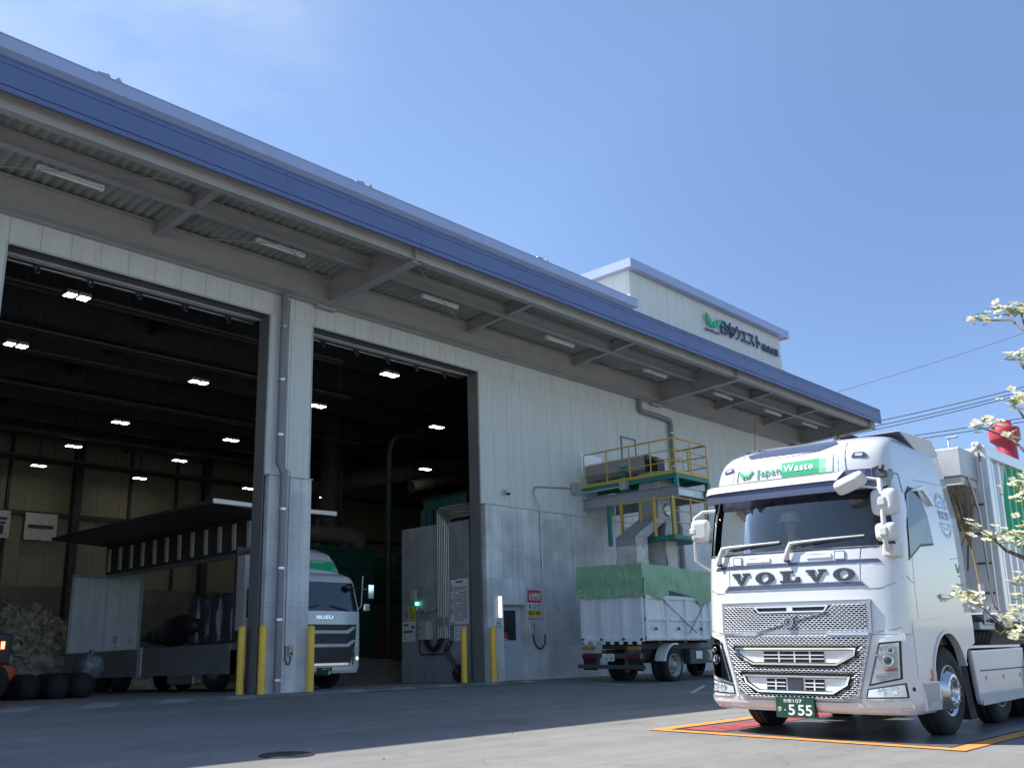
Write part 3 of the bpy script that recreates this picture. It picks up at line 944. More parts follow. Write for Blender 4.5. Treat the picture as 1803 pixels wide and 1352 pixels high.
# strip lights under the canopy
fl = thing('strip_light', '', 'light', (0, 0, 0), group='strip lights under the canopy')
g = MB(); g.box(-.62, .62, -.055, .055, .035, .075); g.box(-.63, -.60, -.06, .06, -.03, .075); g.box(.60, .63, -.06, .06, -.03, .075)
g.build('housing', 'fixture_white', fl, world=False, bevel=.006)
g = MB(); g.cyl((-.6, 0, .0), (.6, 0, .0), .03, n=12); g.build('tube', 'fixture_white', fl, world=False)
g = MB(); g.cyl((-.4, 0, .07), (-.4, 0, .30), .008, n=6); g.piece(); g.cyl((.4, 0, .07), (.4, 0, .30), .008, n=6); g.build('hanger', 'alu_dull', fl, world=False)
NTH = ['leftmost', 'second from the left', 'third from the left', 'fourth from the left', 'fourth from the right', 'third from the right', 'second from the right', 'rightmost']
for i, x in enumerate((6.96, 11.68, 16.62, 21.52, 26.5, 30.85, 34.65, 37.85)):
    lb = 'white strip light hanging under the canopy, ' + NTH[i] + ' of eight'
    if i == 0: fl.location = (x, 17.28, 9.55); fl['label'] = lb
    else: dup(fl, (x, 17.28, 9.55), 0, lb)

# bollards
bo = thing('bollard', '', 'bollard', (0, 0, 0), group='yellow bollards at the doorways')
g = MB(); g.lathe([(.082, -.12), (.082, 1.36), (.078, 1.385), (.06, 1.408), (.03, 1.42), (0, 1.423)], (0, 0, 0), (0, 0, 1), 24); g.build('post', 'yellow_paint', bo, world=False)
g = MB(); g.lathe([(.095, .0), (.095, .012), (.083, .016)], (0, 0, 0), (0, 0, 1), 24); g.build('collar', 'apron_concrete', bo, world=False)
for i, (x, y, lb) in enumerate(((12.13, 18.86, 'yellow bollard behind the corner of the middle column, furthest left'),
                                (12.30, 18.33, 'yellow bollard at the left front corner of the middle column'),
                                (13.55, 18.33, 'yellow bollard at the right front corner of the middle column, by the parked truck'),
                                (18.95, 18.95, 'yellow bollard inside the right jamb, in front of the notices'),
                                (19.42, 18.33, 'yellow bollard at the corner left of the grey door'))):
    if i == 0: bo.location = (x, y, 0); bo['label'] = lb
    else: dup(bo, (x, y, 0 if y > 18.4 else gz(y)), 0, lb)

# wall lamp, notices and the board of signs beside the door
wlp = thing('wall_lamp', 'upright white wall lamp on the concrete left of the grey door', 'light', (19.86, 18.5, 1.93))
g = MB(); g.box(-.045, .045, -.02, 0, -.29, .29); g.build('back_plate', 'alu', wlp, world=False)
g = MB(); g.cyl((0, -.055, -.28), (0, -.055, .28), .05, n=16); g.build('diffuser', 'wall_lamp_lit', wlp, world=False, bevel=.008)
g = MB(); g.cyl((0, -.055, -.31), (0, -.055, -.28), .053, n=16); g.cyl((0, -.055, .28), (0, -.055, .30), .053, n=16); g.build('end_cap', 'alu', wlp, world=False)


def text_rows(mb, fn, u0, u1, v0, v1, n, fill=.8, seed=1):
    """small print too fine to read: rows of short dashes"""
    r = random.Random(seed)
    for i in range(n):
        v = v1 - (i + .5) * (v1 - v0) / n
        h = (v1 - v0) / n * .45
        u = u0
        while u < u1 - .02:
            w = min(r.uniform(.03, .09), u1 - u)
            if r.random() < fill: mb.flat([(u, v - h / 2), (u + w, v - h / 2), (u + w, v + h / 2), (u, v + h / 2)], fn, .001)
            u += w + .012


nt = thing('notice', 'small white paper notice on the concrete between bollard and grey door', 'notice', (19.8, 18.5, 1.44))
g = MB(); g.box(19.63, 20.0, 18.49, 18.5, 1.34, 1.54); g.build('sheet', 'sign_white', nt)
g = MB(); f = wall_fn(18.489); g.flat([(19.73, 1.495), (19.9, 1.495), (19.9, 1.52), (19.73, 1.52)], f, .001); text_rows(g, f, 19.66, 19.97, 1.36, 1.47, 4); g.build('print', 'sign_text', nt)

sb = thing('safety_sign', 'stack of four signs, red fire ban sign on top, right of the grey door', 'sign', (21.3, 18.5, 1.9))
f = wall_fn(18.482)
for z0, z1, m in ((2.08, 2.42, 'sign_red'), (1.885, 2.07, 'sign_white'), (1.70, 1.875, 'sign_yellow'), (1.57, 1.69, 'sign_pink')):
    g = MB(); g.box(21.05, 21.60, 18.484, 18.5, z0, z1); p = g.build('sign_panel', m, sb)
    g = MB()
    if m == 'sign_red': text_fit(g, '火気厳禁', f, 21.08, 21.57, 2.13, 2.36, .02, .003); g.build('lettering', 'sign_white', p)
    elif m == 'sign_white':
        text_fit(g, 'DNP', f, 21.22, 21.40, 1.905, 1.97, .02, .003); g.build('lettering', 'red_text', p)
        g = MB(); text_rows(g, f, 21.42, 21.58, 1.905, 2.05, 3, 1); text_rows(g, f, 21.22, 21.40, 1.985, 2.05, 1, 1); g.build('small_print', 'sign_text', p)
        g = MB(); g.flat([(21.12 + .045 * math.cos(t * PI / 8), 1.975 + .075 * math.sin(t * PI / 8)) for t in range(16)], f, .002); g.build('round_mark', 'sign_blue', p)
    elif m == 'sign_yellow': text_fit(g, '防犯カメラ作動中', f, 21.08, 21.57, 1.735, 1.84, .02, .003); g.build('lettering', 'sign_text', p)
    else: text_fit(g, '関係者以外立入禁止', f, 21.07, 21.58, 1.60, 1.66, .01, .003); g.build('lettering', 'red_text', p)

sw = thing('switch_box', 'grey push button box with looped black cable below the stack of signs', 'switch box', (21.28, 18.5, 1.4))
g = MB(); g.box(21.16, 21.25, 18.42, 18.5, 1.20, 1.53); g.box(21.26, 21.30, 18.45, 18.5, 1.20, 1.53); g.build('case', 'alu_dull', sw, bevel=.008)
g = MB()
for i in range(4): g.piece(); g.cyl((21.205, 18.42, 1.26 + i * .07), (21.205, 18.405, 1.26 + i * .07), .018, n=10)
g.build('button', 'black_plastic', sw)
g = MB(); g.tube([(21.2, 18.46, 1.2), (21.22, 18.45, 1.02), (21.30, 18.45, .90), (21.42, 18.44, .82), (21.55, 18.44, .84), (21.66, 18.44, .95), (21.70, 18.45, 1.12), (21.705, 18.46, 1.22)], .022, 8); g.build('cable', 'cable', sw)
g = MB(); g.tube([(21.705, 18.46, 1.18), (21.70, 18.46, 4.4), (21.69, 18.46, 4.85), (21.60, 18.5, 5.0), (21.55, 18.53, 5.25), (21.60, 18.54, 5.40), (21.75, 18.54, 5.43), (23.3, 18.54, 5.55)], .02, 8); g.build('conduit', 'pipe_bare', sw)
g = MB()
for z in (1.6, 3.2, 4.3): g.piece(); g.box(21.66, 21.75, 18.45, 18.5, z, z + .03)
g.build('clip', 'alu', sw)
jb = thing('junction_box', 'square grey junction box on the panel wall beside the platform', 'junction box', (23.45, 18.58, 5.55))
g = MB(); g.box(-.16, .16, -.14, 0, -.17, .17); g.build('case', 'alu_dull', jb, world=False, bevel=.01)
g = MB(); g.box(-.17, .17, -.155, -.14, -.18, .18); g.build('lid', 'alu_dull', jb, world=False, bevel=.006)

sc_ = thing('security_camera', 'small white dome camera on the panel wall above the grey door', 'camera', (20.28, 18.58, 5.08))
g = MB(); g.box(-.07, .07, -.03, 0, -.02, .14); g.cyl((0, -.02, .06), (0, -.17, .06), .03, n=10); g.build('bracket', 'white_plain', sc_, world=False)
g = MB(); g.lathe([(0, .1), (.05, .1), (.075, .07), (.075, 0)], (0, -.17, 0), (0, 0, 1), 20); g.build('body', 'white_plain', sc_, world=False)
g = MB(); g.lathe([(.07, 0), (.066, -.03), (.045, -.062), (0, -.075)], (0, -.17, 0), (0, 0, 1), 20); g.build('dome', 'window_dark', sc_, world=False)

so = thing('socket_box', 'small cream socket box with looped cable on the middle column', 'socket box', (13.1, 18.5, .87))
g = MB(); g.box(13.05, 13.17, 18.43, 18.5, .76, .99); g.build('case', 'box_cream', so, bevel=.008)
g = MB(); g.cyl((13.11, 18.43, .92), (13.11, 18.42, .92), .03, n=14); g.build('socket', 'lens_amber', so)
g = MB(); g.cyl((13.11, 18.43, .82), (13.11, 18.42, .82), .03, n=14); g.build('socket', 'black_plastic', so)
g = MB(); g.tube([(12.98, 18.48, .99), (12.98, 18.47, .70), (13.02, 18.46, .60), (13.07, 18.46, .59), (13.10, 18.46, .64), (13.11, 18.46, .77)], .014, 8); g.build('cable', 'cable', so)

# ------------------------------------------------------------------ fittings on the inner concrete block (its face looks along -x)
XB = 19.5


def blk_fn(x):                                           # u runs along -y so that writing reads left to right
    return lambda u, v, w: (x - w, u, v)


cd = thing('conduit_bundle', 'bundle of bent steel conduits running down the inner concrete block', 'conduits', (XB, 20.2, 0))
for i in range(7):
    y = 20.42 - i * .072
    zt = 4.80 - i * .055
    g = MB()
    rr = .16 + i * .012
    arc = [(XB - .07, y - rr + rr * math.cos(t), zt - rr + rr * math.sin(t)) for t in [k * PI / 10 for k in range(6)]]
    g.tube([(XB - .07, y, 1.18)] + arc + [(XB - .07, 19.05, zt)], .022 if i != 4 else .03, 7)
    g.build('pipe', 'pipe_bare', cd)
g = MB()
for z in (1.55, 2.78, 4.1): g.piece(); g.box(XB - .05, XB, 19.8, 20.52, z, z + .04)
g.box(XB - .11, XB - .03, 19.95, 20.16, 1.5, 1.74); g.box(XB - .11, XB - .03, 20.25, 20.46, 1.5, 1.74)
g.build('clip_rail', 'alu_dull', cd)
cb = thing('control_box', 'cream control box with thick looped black cables on the inner concrete block', 'control box', (XB, 20.9, 1.4))
g = MB(); g.box(XB - .22, XB, 20.72, 21.12, 1.16, 1.66); g.build('case', 'box_cream', cb, bevel=.012)
g = MB(); g.box(XB - .232, XB - .22, 20.74, 21.10, 1.18, 1.64); g.build('lid', 'box_cream', cb, bevel=.004)
g = MB()
for z in (1.3, 1.5): g.piece(); g.cyl((XB - .232, 21.02, z), (XB - .25, 21.02, z), .022, n=10)
g.build('knob', 'black_plastic', cb)
for k in range(3):
    g = MB(); a, b = 20.98 - k * .07, 20.22 + k * .07
    g.tube([(XB - .1, a + (b - a) * t / 10, 1.17 - (.33 - k * .05) * math.sin(PI * t / 10) ** .7) for t in range(11)], .028, 8); g.build('cable', 'black_rubber', cb)
g = MB(); g.tube([(XB - .06, 21.22, 1.3), (XB - .06, 21.22, .9), (XB - .06, 21.15, .77), (XB - .06, 20.3, .76), (XB - .06, 20.16, .82), (XB - .06, 20.1, .98)], .016, 6); g.build('thin_cable', 'cable', cb)
bb = thing('button_box', 'narrow grey button box left of the cream control box', 'switch box', (XB, 21.23, 1.42))
g = MB(); g.box(XB - .08, XB, 21.17, 21.29, 1.28, 1.56); g.build('case', 'alu_dull', bb, bevel=.006)
g = MB()
for z in (1.34, 1.42, 1.50): g.piece(); g.cyl((XB - .08, 21.23, z), (XB - .095, 21.23, z), .016, n=8)
g.build('button', 'black_plastic', bb)
gl = thing('signal_lamp', 'small unit with a glowing green light on the inner concrete block', 'signal light', (XB, 21.3, 2.15))
g = MB(); g.cyl((XB - .08, 21.3, 1.98), (XB - .08, 21.3, 2.13), .05, n=14); g.box(XB - .1, XB, 21.27, 21.33, 2.0, 2.04); g.build('body', 'alu_dull', gl)
g = MB(); g.cyl((XB - .08, 21.3, 2.135), (XB - .08, 21.3, 2.225), .048, n=14); g.build('lens', 'lamp_green', gl)
g = MB(); g.cyl((XB - .08, 21.3, 2.225), (XB - .08, 21.3, 2.25), .052, n=14); g.build('cap', 'black_plastic', gl)
g = MB(); g.tube([(XB - .05, 21.1, 1.93), (XB - .05, 20.55, 1.95), (XB - .05, 20.46, 2.05), (XB - .05, 20.45, 2.3), (XB - .05, 20.45, 4.5)], .016, 6); g.box(XB - .07, XB, 21.06, 21.14, 1.88, 1.98); g.build('conduit', 'pipe_bare', gl)
pbx = thing('panel_box', 'square cream box above the green signal light', 'box', (XB, 21.5, 2.43))
g = MB(); g.box(XB - .07, XB, 21.38, 21.62, 2.28, 2.58); g.build('case', 'box_cream', pbx, bevel=.01)
g = MB(); g.cyl((XB - .07, 21.53, 2.38), (XB - .08, 21.53, 2.38), .025, n=12); g.build('lock', 'alu_dull', pbx)
for nm, lb, y0, y1, z0, z1, m, k in (
        ('notice_board', 'large white instruction board with many lines of small print', 19.28, 19.98, 1.53, 2.75, 'sign_white', 0),
        ('notice', 'pale sheet left of the pair below the small cream box', 21.72, 21.97, 1.72, 2.11, 'box_cream', 1),
        ('notice', 'yellow sheet right of the pair below the small cream box', 21.47, 21.69, 1.72, 2.11, 'sign_yellow', 2),
        ('notice', 'white poster with bold dark words low on the inner concrete block', 21.45, 22.0, 1.14, 1.70, 'sign_white', 3),
        ('notice', 'blank looking grey sheet under the instruction board, nearer the conduits', 19.64, 19.86, 1.10, 1.48, 'sign_white', 4),
        ('notice', 'blank looking grey sheet under the instruction board, behind the bollard', 19.40, 19.62, 1.10, 1.48, 'sign_white', 5)):
    t = thing(nm, lb, 'notice', (XB, y0, z0))
    g = MB(); g.box(XB - .012, XB, y0, y1, z0, z1); g.build('sheet', m, t)
    f = blk_fn(XB - .0125)
    g = MB()
    if k == 0:
        text_rows(g, f, y0 + .06, y1 - .1, z0 + .08, z1 - .2, 26, .9, 3)
        g.build('print', 'sign_text', t); g = MB()
        for z in (2.42, 2.05, 1.8): g.flat([(y1 - .07, z), (y1 - .03, z), (y1 - .03, z + .18), (y1 - .07, z + .18)], f, .001)
        g.flat([(y0 + .2, z1 - .1), (y1 - .2, z1 - .1), (y1 - .2, z1 - .05), (y0 + .2, z1 - .05)], f, .001); g.build('heading', 'red_text', t)
    elif k == 3:
        for y, z, w in ((21.75, 1.57, .2), (21.48, 1.50, .12), (21.55, 1.38, .42)):
            q = 0
            while q < w: g.flat([(y + q, z), (y + q + .055, z), (y + q + .055, z + .07), (y + q, z + .07)], f, .001); q += .07
        g.flat([(21.82, 1.22), (21.93, 1.22), (21.93, 1.24), (21.82, 1.24)], f, .001); g.build('print', 'sign_text', t)
    else:
        text_rows(g, f, y0 + .03, y1 - .03, z0 + .04, z1 - .04, 8, .6, k); g.build('print', 'sign_text', t)

hc = thing('hand_cart', 'dark hand cart with solid wheel and bent tube handle by the inner bollard', 'hand cart', (19.3, 19.6, 0))
g = MB()
g.lathe([(0, -.05), (.20, -.05), (.235, -.03), (.235, .03), (.20, .05), (0, .05)], (19.34, 19.53, .235), (1, 0, 0), 28); g.build('wheel', 'black_rubber', hc)
g = MB(); g.tube([(19.27, 19.5, .24), (19.27, 20.05, .82), (19.27, 20.0, .92), (19.27, 19.86, 1.08)], .022, 8); g.tube([(19.41, 19.5, .24), (19.41, 20.05, .82), (19.41, 20.0, .92), (19.41, 19.86, 1.08)], .022, 8); g.cyl((19.27, 19.86, 1.08), (19.41, 19.86, 1.08), .022, n=8); g.build('handle', 'dark_steel', hc)

# ------------------------------------------------------------------ things inside the hall
hb = thing('high_bay_lamp', '', 'lamp', (0, 0, 0), group='lit lamps under the hall ceiling')
for s in (-1, 1):
    g = MB(); g.box(s * .15 - .12, s * .15 + .12, -.14, .14, 0.0, .09); h = g.build('housing', 'alu_dull', hb, world=False, bevel=.01)
    g = MB(); g.box(s * .15 - .10, s * .15 + .10, -.12, .12, -.012, -.001); g.build('lens', 'lamp_white', h, world=False)
g = MB(); g.cyl((0, 0, .09), (0, 0, 1.2), .018, n=6); g.box(-.3, .3, -.03, .03, .09, .12); g.build('hanger', 'dark_steel', hb, world=False)
LAMPS = [(8.62, 20.45, 'lit double lamp nearest the left doorway lintel'), (9.02, 24.70, 'lit double lamp at the left edge of the left doorway'),
         (14.09, 24.69, 'lit double lamp high beside the middle column in the left doorway'), (14.71, 30.59, 'lit double lamp in the centre of the left doorway'),
         (15.15, 35.0, 'lit double lamp centre left, one row below the central lamp of the left doorway'), (15.67, 39.2, 'lit double lamp lowest left over the yellow back wall'),
         (18.87, 30.58, 'lit double lamp close to the middle column, level with the central lamp'), (19.33, 34.97, 'lit double lamp right of centre above the truck wing'),
         (19.94, 39.3, 'lit double lamp lowest centre above the truck wing'), (24.9, 38.7, 'lit double lamp half hidden by the middle column'),
         (17.67, 20.49, 'lit double lamp nearest the right doorway lintel'), (18.26, 24.66, 'lit double lamp at the left edge of the right doorway'),
         (23.14, 24.31, 'lit double lamp under the right part of the right doorway'), (28.09, 30.23, 'lit double lamp between the two thick ducts'),
         (28.5, 34.41, 'lit double lamp above the lower duct, right of the round duct'), (29.21, 38.63, 'lit double lamp lowest in the right doorway, above the truck cab')]
for i, (x, y, lb) in enumerate(LAMPS):
    if i == 0: hb.location = (x, y, 8.5); hb['label'] = lb
    else: dup(hb, (x, y, 8.5), 0, lb)

# boards with characters on the back wall
for x0, x1, ch, lb in ((14.1, 15.4, '吉', 'white board with a bold dark character at the left edge of the back wall'), (15.98, 17.25, 'ー', 'white board with one dark bar on the yellow back wall')):
    t = thing('wall_board', lb, 'sign', (x0, 40.8, 5.8))
    g = MB(); g.box(x0, x1, 40.72, 40.80, 5.80, 6.88); g.build('board', 'white_worn', t)
    g = MB()
    if ch == 'ー': g.box(x0 + .12, x1 - .15, 40.705, 40.72, 6.26, 6.41)
    else: text_fit(g, ch, wall_fn(40.715), x0 + .2, x1 - .12, 5.95, 6.72, .03, .01)
    g.build('character', 'sign_navy', t)

# pile of shredded waste against the back wall
g = MB()
pr = random.Random(5)
from mathutils import noise as mnoise


def pile_h(x, y):
    a = max(0, 1 - ((x - 13.2) / 4.6) ** 2) * max(0, min(1, (y - 32.0) / 5.0))
    h = 2.9 * a ** .6
    return h + a ** .4 * (mnoise.fractal(Vector((x * .9, y * .9, 3)), .6, 2.2, 5) * .45 + abs(mnoise.noise(Vector((x * 2.6, y * 2.6, 9)))) * .4)


g.grid(150, 110, lambda u, v: (8.5 + 9.3 * u + .12 * mnoise.noise(Vector((u * 90, v * 70, 1))), 32 + 8.9 * v, max(-.02, pile_h(8.5 + 9.3 * u, 32 + 8.9 * v))))
for k in range(2600):
    x, y = pr.uniform(8.8, 17.6), pr.uniform(32.3, 40.6)
    h = pile_h(x, y)
    if h < .15: continue
    c = Vector((x, y, h + .02)); a = pr.uniform(.08, .26)
    e1 = Vector((pr.gauss(0, 1), pr.gauss(0, 1), pr.gauss(0, .7))).normalized(); e2 = e1.cross(Vector((pr.gauss(0, 1), pr.gauss(0, 1), pr.gauss(0, 1)))).normalized()
    nn = e1.cross(e2) * a * .45
    g.add([c - e1 * a - nn, c + e2 * a * .7, c + e1 * a - nn * pr.uniform(-1, 1), c - e2 * a * .8 + nn, c + nn], [(0, 1, 4), (1, 2, 4), (2, 3, 4), (3, 0, 4)])
tag(g.build('rubbish_heap', 'rubbish'), 'pale heap of shredded mixed waste against the concrete back wall', 'waste heap', kind='stuff')
g = MB()
g.grid(60, 50, lambda u, v: (17.0 + 6.8 * u, 22.2 + 5.6 * v, -.02 + max(0, .75 * math.sin(PI * min(1, u * 1.05)) * math.sin(PI * v) + .09 * mnoise.fractal(Vector((u * 9, v * 9, 2)), .6, 2, 4) * math.sin(PI * v) * math.sin(PI * u))))
tag(g.build('gravel_heap', 'gravel'), 'low dark heap of gravel beside the inner concrete block', 'gravel heap', kind='stuff')

# loader at the left edge, only its tail and counterweight show
ld = thing('wheel_loader', 'orange and black loader with a lit red rear lamp at the left edge', 'loader', (8.4, 24.0, 0))
g = MB(); g.prism([(6.6, .42), (9.22, .42), (9.32, .55), (9.32, .72), (9.05, .78), (6.6, .78)], 'y', 23.4, 24.9); g.build('counterweight', 'machine_orange', ld, bevel=.05, seg=3)
g = MB(); g.prism([(6.6, .78), (9.20, .78), (9.22, 1.45), (6.6, 1.6)], 'y', 23.5, 24.8); g.build('hood', 'black_plastic', ld, bevel=.04)
g = MB(); g.box(8.98, 9.05, 23.47, 23.5, 1.12, 1.28); g.build('rear_lamp', 'lamp_redlit', ld)
for x in (7.0, 8.75):
    g = MB(); g.lathe([(.12, -.14), (.36, -.14), (.42, -.09), (.42, .09), (.36, .14), (.12, .14)], (x, 23.45, .42), (0, 1, 0), 24); w = g.build('wheel', 'tyre', ld)
    g = MB(); g.lathe([(0, -.08), (.13, -.10), (.22, -.05), (.22, .05)], (x, 23.45, .42), (0, 1, 0), 20); g.build('rim', 'machine_orange', w)
# black bales lying in front of the heap
ba = thing('black_bale', '', 'bale', (0, 0, 0), group='black wrapped bales on the hall floor')
g = MB()
g.grid(28, 12, lambda u, v: (lambda t, k: ((.46 + .03 * math.sin(5 * t + 7 * k)) * math.cos(t) * min(1, 9 * min(v, 1 - v) + .02) ** .35, (k - .5) * 1.1, .45 + (.44 + .02 * math.cos(4 * t)) * math.sin(t) * min(1, 9 * min(v, 1 - v) + .02) ** .35))(2 * PI * u, v))
g.build('wrap', 'black_rubber', ba, world=False)
g = MB(); g.lathe([(.474, -.012), (.478, 0), (.474, .012)], (0, 0, .45), (0, 1, 0), 32); g.lathe([(.474, .25), (.478, .26), (.474, .27)], (0, 0, .45), (0, 1, 0), 32); g.build('strap', 'dark_steel', ba, world=False)
g = MB(); g.lathe([(0, -.57), (.15, -.565), (.22, -.545), (.30, -.52)], (0, 0, .45), (0, 1, 0), 28); g.build('end_wrap', 'black_rubber', ba, world=False)
for i, (x, y, rz, lb) in enumerate(((9.78, 24.3, .35, 'black wrapped bale next to the orange loader'), (10.36, 24.0, .15, 'black wrapped bale in the middle of the floor row'), (10.95, 23.9, -.1, 'black wrapped bale nearest the aluminium truck gate'), (11.0, 25.2, 1.2, 'black wrapped bale lying behind the front row'))):
    if i == 0: ba.location = (x, y, -.03); ba.scale = (.66, .9, .66); ba.rotation_euler = (0, 0, rz); ba['label'] = lb
    else: dup(ba, (x, y, -.03), rz, lb)
cl = thing('plastic_bag', 'pale clear plastic bag slumped on a black bale by the truck gate', 'bag', (11.25, 23.95, .42))
g = MB(); g.ball((0, 0, .26), .36, 12, (1, .9, .85)); g.build('film', 'clear_film', cl, world=False)
for v in cl.children[0].data.vertices: v.co += v.co.normalized() * .07 * mnoise.noise(v.co * 6)
g = MB(); g.cyl((0, 0, .52), (.05, .02, .64), .04, .09, 8); g.build('knot', 'clear_film', cl, world=False)

# green dust collector, ducts and post behind the truck
tk = thing('dust_collector', 'dark green steel dust collector cabinet behind the white cab', 'machine', (22, 29, 0))
g = MB(); g.box(20.2, 23.35, 28.0, 31.0, .35, 4.62); g.build('cabinet', 'green_dark', tk, bevel=.02)
g = MB()
for x in (20.2, 21.25, 22.3, 23.25): g.piece(); g.box(x, x + .1, 27.93, 28.0, .35, 4.62)
for z in (1.2, 2.6, 3.9, 4.5): g.piece(); g.box(20.2, 23.35, 27.95, 28.0, z, z + .1)
g.build('stiffener', 'green_dark', tk)
g = MB()
for x in (20.3, 23.1):
    for y in (28.1, 30.8): g.piece(); g.box(x, x + .15, y, y + .15, 0, .35)
g.build('leg', 'dark_steel', tk)
g = MB(); g.tube([(20.3, 28.4, 4.55), (20.3, 28.4, 4.85), (20.5, 28.4, 5.05), (22.7, 28.4, 5.05), (22.95, 28.4, 4.9), (23.0, 28.4, 4.6)], .30, 16); g.build('top_pipe', 'duct_dark', tk)
vd = thing('vertical_duct', 'thick dark upright duct rising to the ceiling behind the dust collector', 'duct', (23.85, 32, 0))
g = MB(); g.cyl((23.9, 31.2, 0), (23.9, 31.2, 10.4), .42, n=24); g.build('shell', 'dark_steel', vd)
g = MB()
for z in (2, 4, 6, 8): g.piece(); g.lathe([(.42, z - .04), (.47, z - .04), (.47, z + .04), (.42, z + .04)], (23.9, 31.2, 0), (0, 0, 1), 24, False)
g.build('flange', 'green_dark', vd)
gp = thing('green_pipe', 'slim green pipe standing up and bending right beneath the ceiling', 'pipe', (22.4, 26, 0))
g = MB(); g.tube([(22.4, 26, 0), (22.4, 26, 7.7), (22.45, 26, 8.05), (22.62, 26, 8.32), (22.95, 26, 8.47), (27.5, 26, 9.3)], .10, 12); g.build('tube', 'teal_dark', gp)
g = MB()
for z in (1.5, 3.5, 5.5): g.piece(); g.lathe([(.10, z - .02), (.15, z - .02), (.15, z + .02), (.10, z + .02)], (22.4, 26, 0), (0, 0, 1), 20, False)
g.build('flange', 'teal_dark', gp)
for p0, p1, r, lb in (((24.0, 33.4, 7.6), (34.0, 31.0, 10.0), .42, 'thick pale duct crossing high under the ceiling, the upper one'), ((28.4, 31.5, 7.95), (34.0, 31.2, 9.45), .28, 'medium pale duct just below the thickest one'), ((23.6, 35.5, 7.5), (31.5, 34.6, 9.4), .26, 'slim pale duct, the lowest of the three under the ceiling')):
    t = thing('ceiling_duct', lb, 'duct', p0, group='ducts under the hall ceiling')
    a, b = Vector(p0), Vector(p1)
    g = MB(); g.cyl(a, b, r, n=24); s = g.build('tube', 'duct_dark', t)
    g = MB()
    for k in (.2, .5, .8): g.piece(); q = a.lerp(b, k); g.lathe([(r, -.03), (r + .04, -.03), (r + .04, .03), (r, .03)], q, b - a, 24, False); g.cyl(q, (q.x, q.y, 10.5), .015, n=6)
    g.build('hanger', 'dark_steel', s)
fr = thing('machine_frame', 'dark green sorting machine frame with railing in the depth of the right doorway', 'machine', (25, 29, 0))
g = MB(); g.box(24.6, 29.5, 28.5, 31.5, 2.9, 3.2); g.box(25.2, 27.6, 28.8, 31, 3.2, 4.6); g.build('body', 'green_dark', fr, bevel=.02)
g = MB()
for x in (24.7, 27, 29.3):
    for y in (28.6, 31.3): g.piece(); g.box(x, x + .14, y, y + .14, 0, 2.9)
g.build('leg', 'green_dark', fr)
g = MB()
for x in (24.6, 25.6, 26.6, 27.6, 28.6): g.cyl((x, 28.5, 3.2), (x, 28.5, 4.2), .022, n=6)
for z in (3.7, 4.2): g.cyl((24.6, 28.5, z), (29.4, 28.5, z), .022, n=6)
g.build('railing', 'green_steel', fr)
# ------------------------------------------------------------------ shared truck helpers
def lerp_tab(tab, z, k):
    if z <= tab[0][0]: return tab[0][k]
    for a, b in zip(tab, tab[1:]):
        if z <= b[0]:
            return a[k] + (b[k] - a[k]) * (z - a[0]) / (b[0] - a[0])
    return tab[-1][k]


class Front:
    """cab outline in plan: front bows like a superellipse; table rows are (z, half width, x of the nose)"""
    def __init__(s, tab, depth=.55, n=3.2):
        s.tab, s.d, s.n = tab, depth, n
    def hw(s, z): return lerp_tab(s.tab, z, 1)
    def xf(s, z): return lerp_tab(s.tab, z, 2)
    def x(s, y, z):
        q = min(abs(y) / s.hw(z), 1.0)
        return s.xf(z) + s.d * (1 - (1 - q ** s.n) ** (1 / s.n))
    def fn(s, off=0.0):
        """u across (reads left to right for somebody in front), v up, w outwards"""
        return lambda u, v, w: (s.x(-u, v) - off - w, -u, v)


FR = [1, .998, .985, .965, .94, .90, .84, .76, .66, .54, .4, .25, .08, -.08, -.25, -.4, -.54, -.66, -.76, -.84, -.90, -.94, -.965, -.985, -.998, -1]


def cab_loft(mb, F, zs, back, skip=None, zadj=None, close_top=False, ns=7):
    rows = []
    for z in zs:
        hw = F.hw(z)
        xc = F.xf(z) + F.d
        row = []
        for i in range(ns): row.append((back + (xc - back) * i / ns, hw, z))
        for q in FR: row.append((F.x(q * hw, z), q * hw, z))
        for i in range(ns): row.append((xc + (back - xc) * (i + 1) / ns, -hw, z))
        rows.append(row)
    n = len(rows[0])
    vs = [p for r in rows for p in r]
    if zadj: vs = [(x, y, zadj(x, y, z)) for x, y, z in vs]
    fs = []
    for j in range(len(rows) - 1):
        for i in range(n - 1):
            my = (rows[j][i][1] + rows[j][i + 1][1]) / 2; mx = (rows[j][i][0] + rows[j][i + 1][0]) / 2; mz = (zs[j] + zs[j + 1]) / 2
            if skip and skip(mx, my, mz, ns <= i < ns + len(FR) - 1): continue
            fs.append((j * n + i, j * n + i + 1, (j + 1) * n + i + 1, (j + 1) * n + i))
        fs.append((j * n + n - 1, j * n, (j + 1) * n, (j + 1) * n + n - 1))
    mb.add(vs, fs, True)
    if close_top:
        top = vs[-n:]
        cx, cy_, cz = sum(p[0] for p in top) / n, 0, max(p[2] for p in top) + .015
        ring2 = [(cx + (p[0] - cx) * .5, p[1] * .5, p[2] + .012) for p in top]
        mb.add(top + ring2 + [(cx, cy_, cz)], [(i, (i + 1) % n, n + (i + 1) % n, n + i) for i in range(n)] + [(n + i, n + (i + 1) % n, 2 * n) for i in range(n)], True)


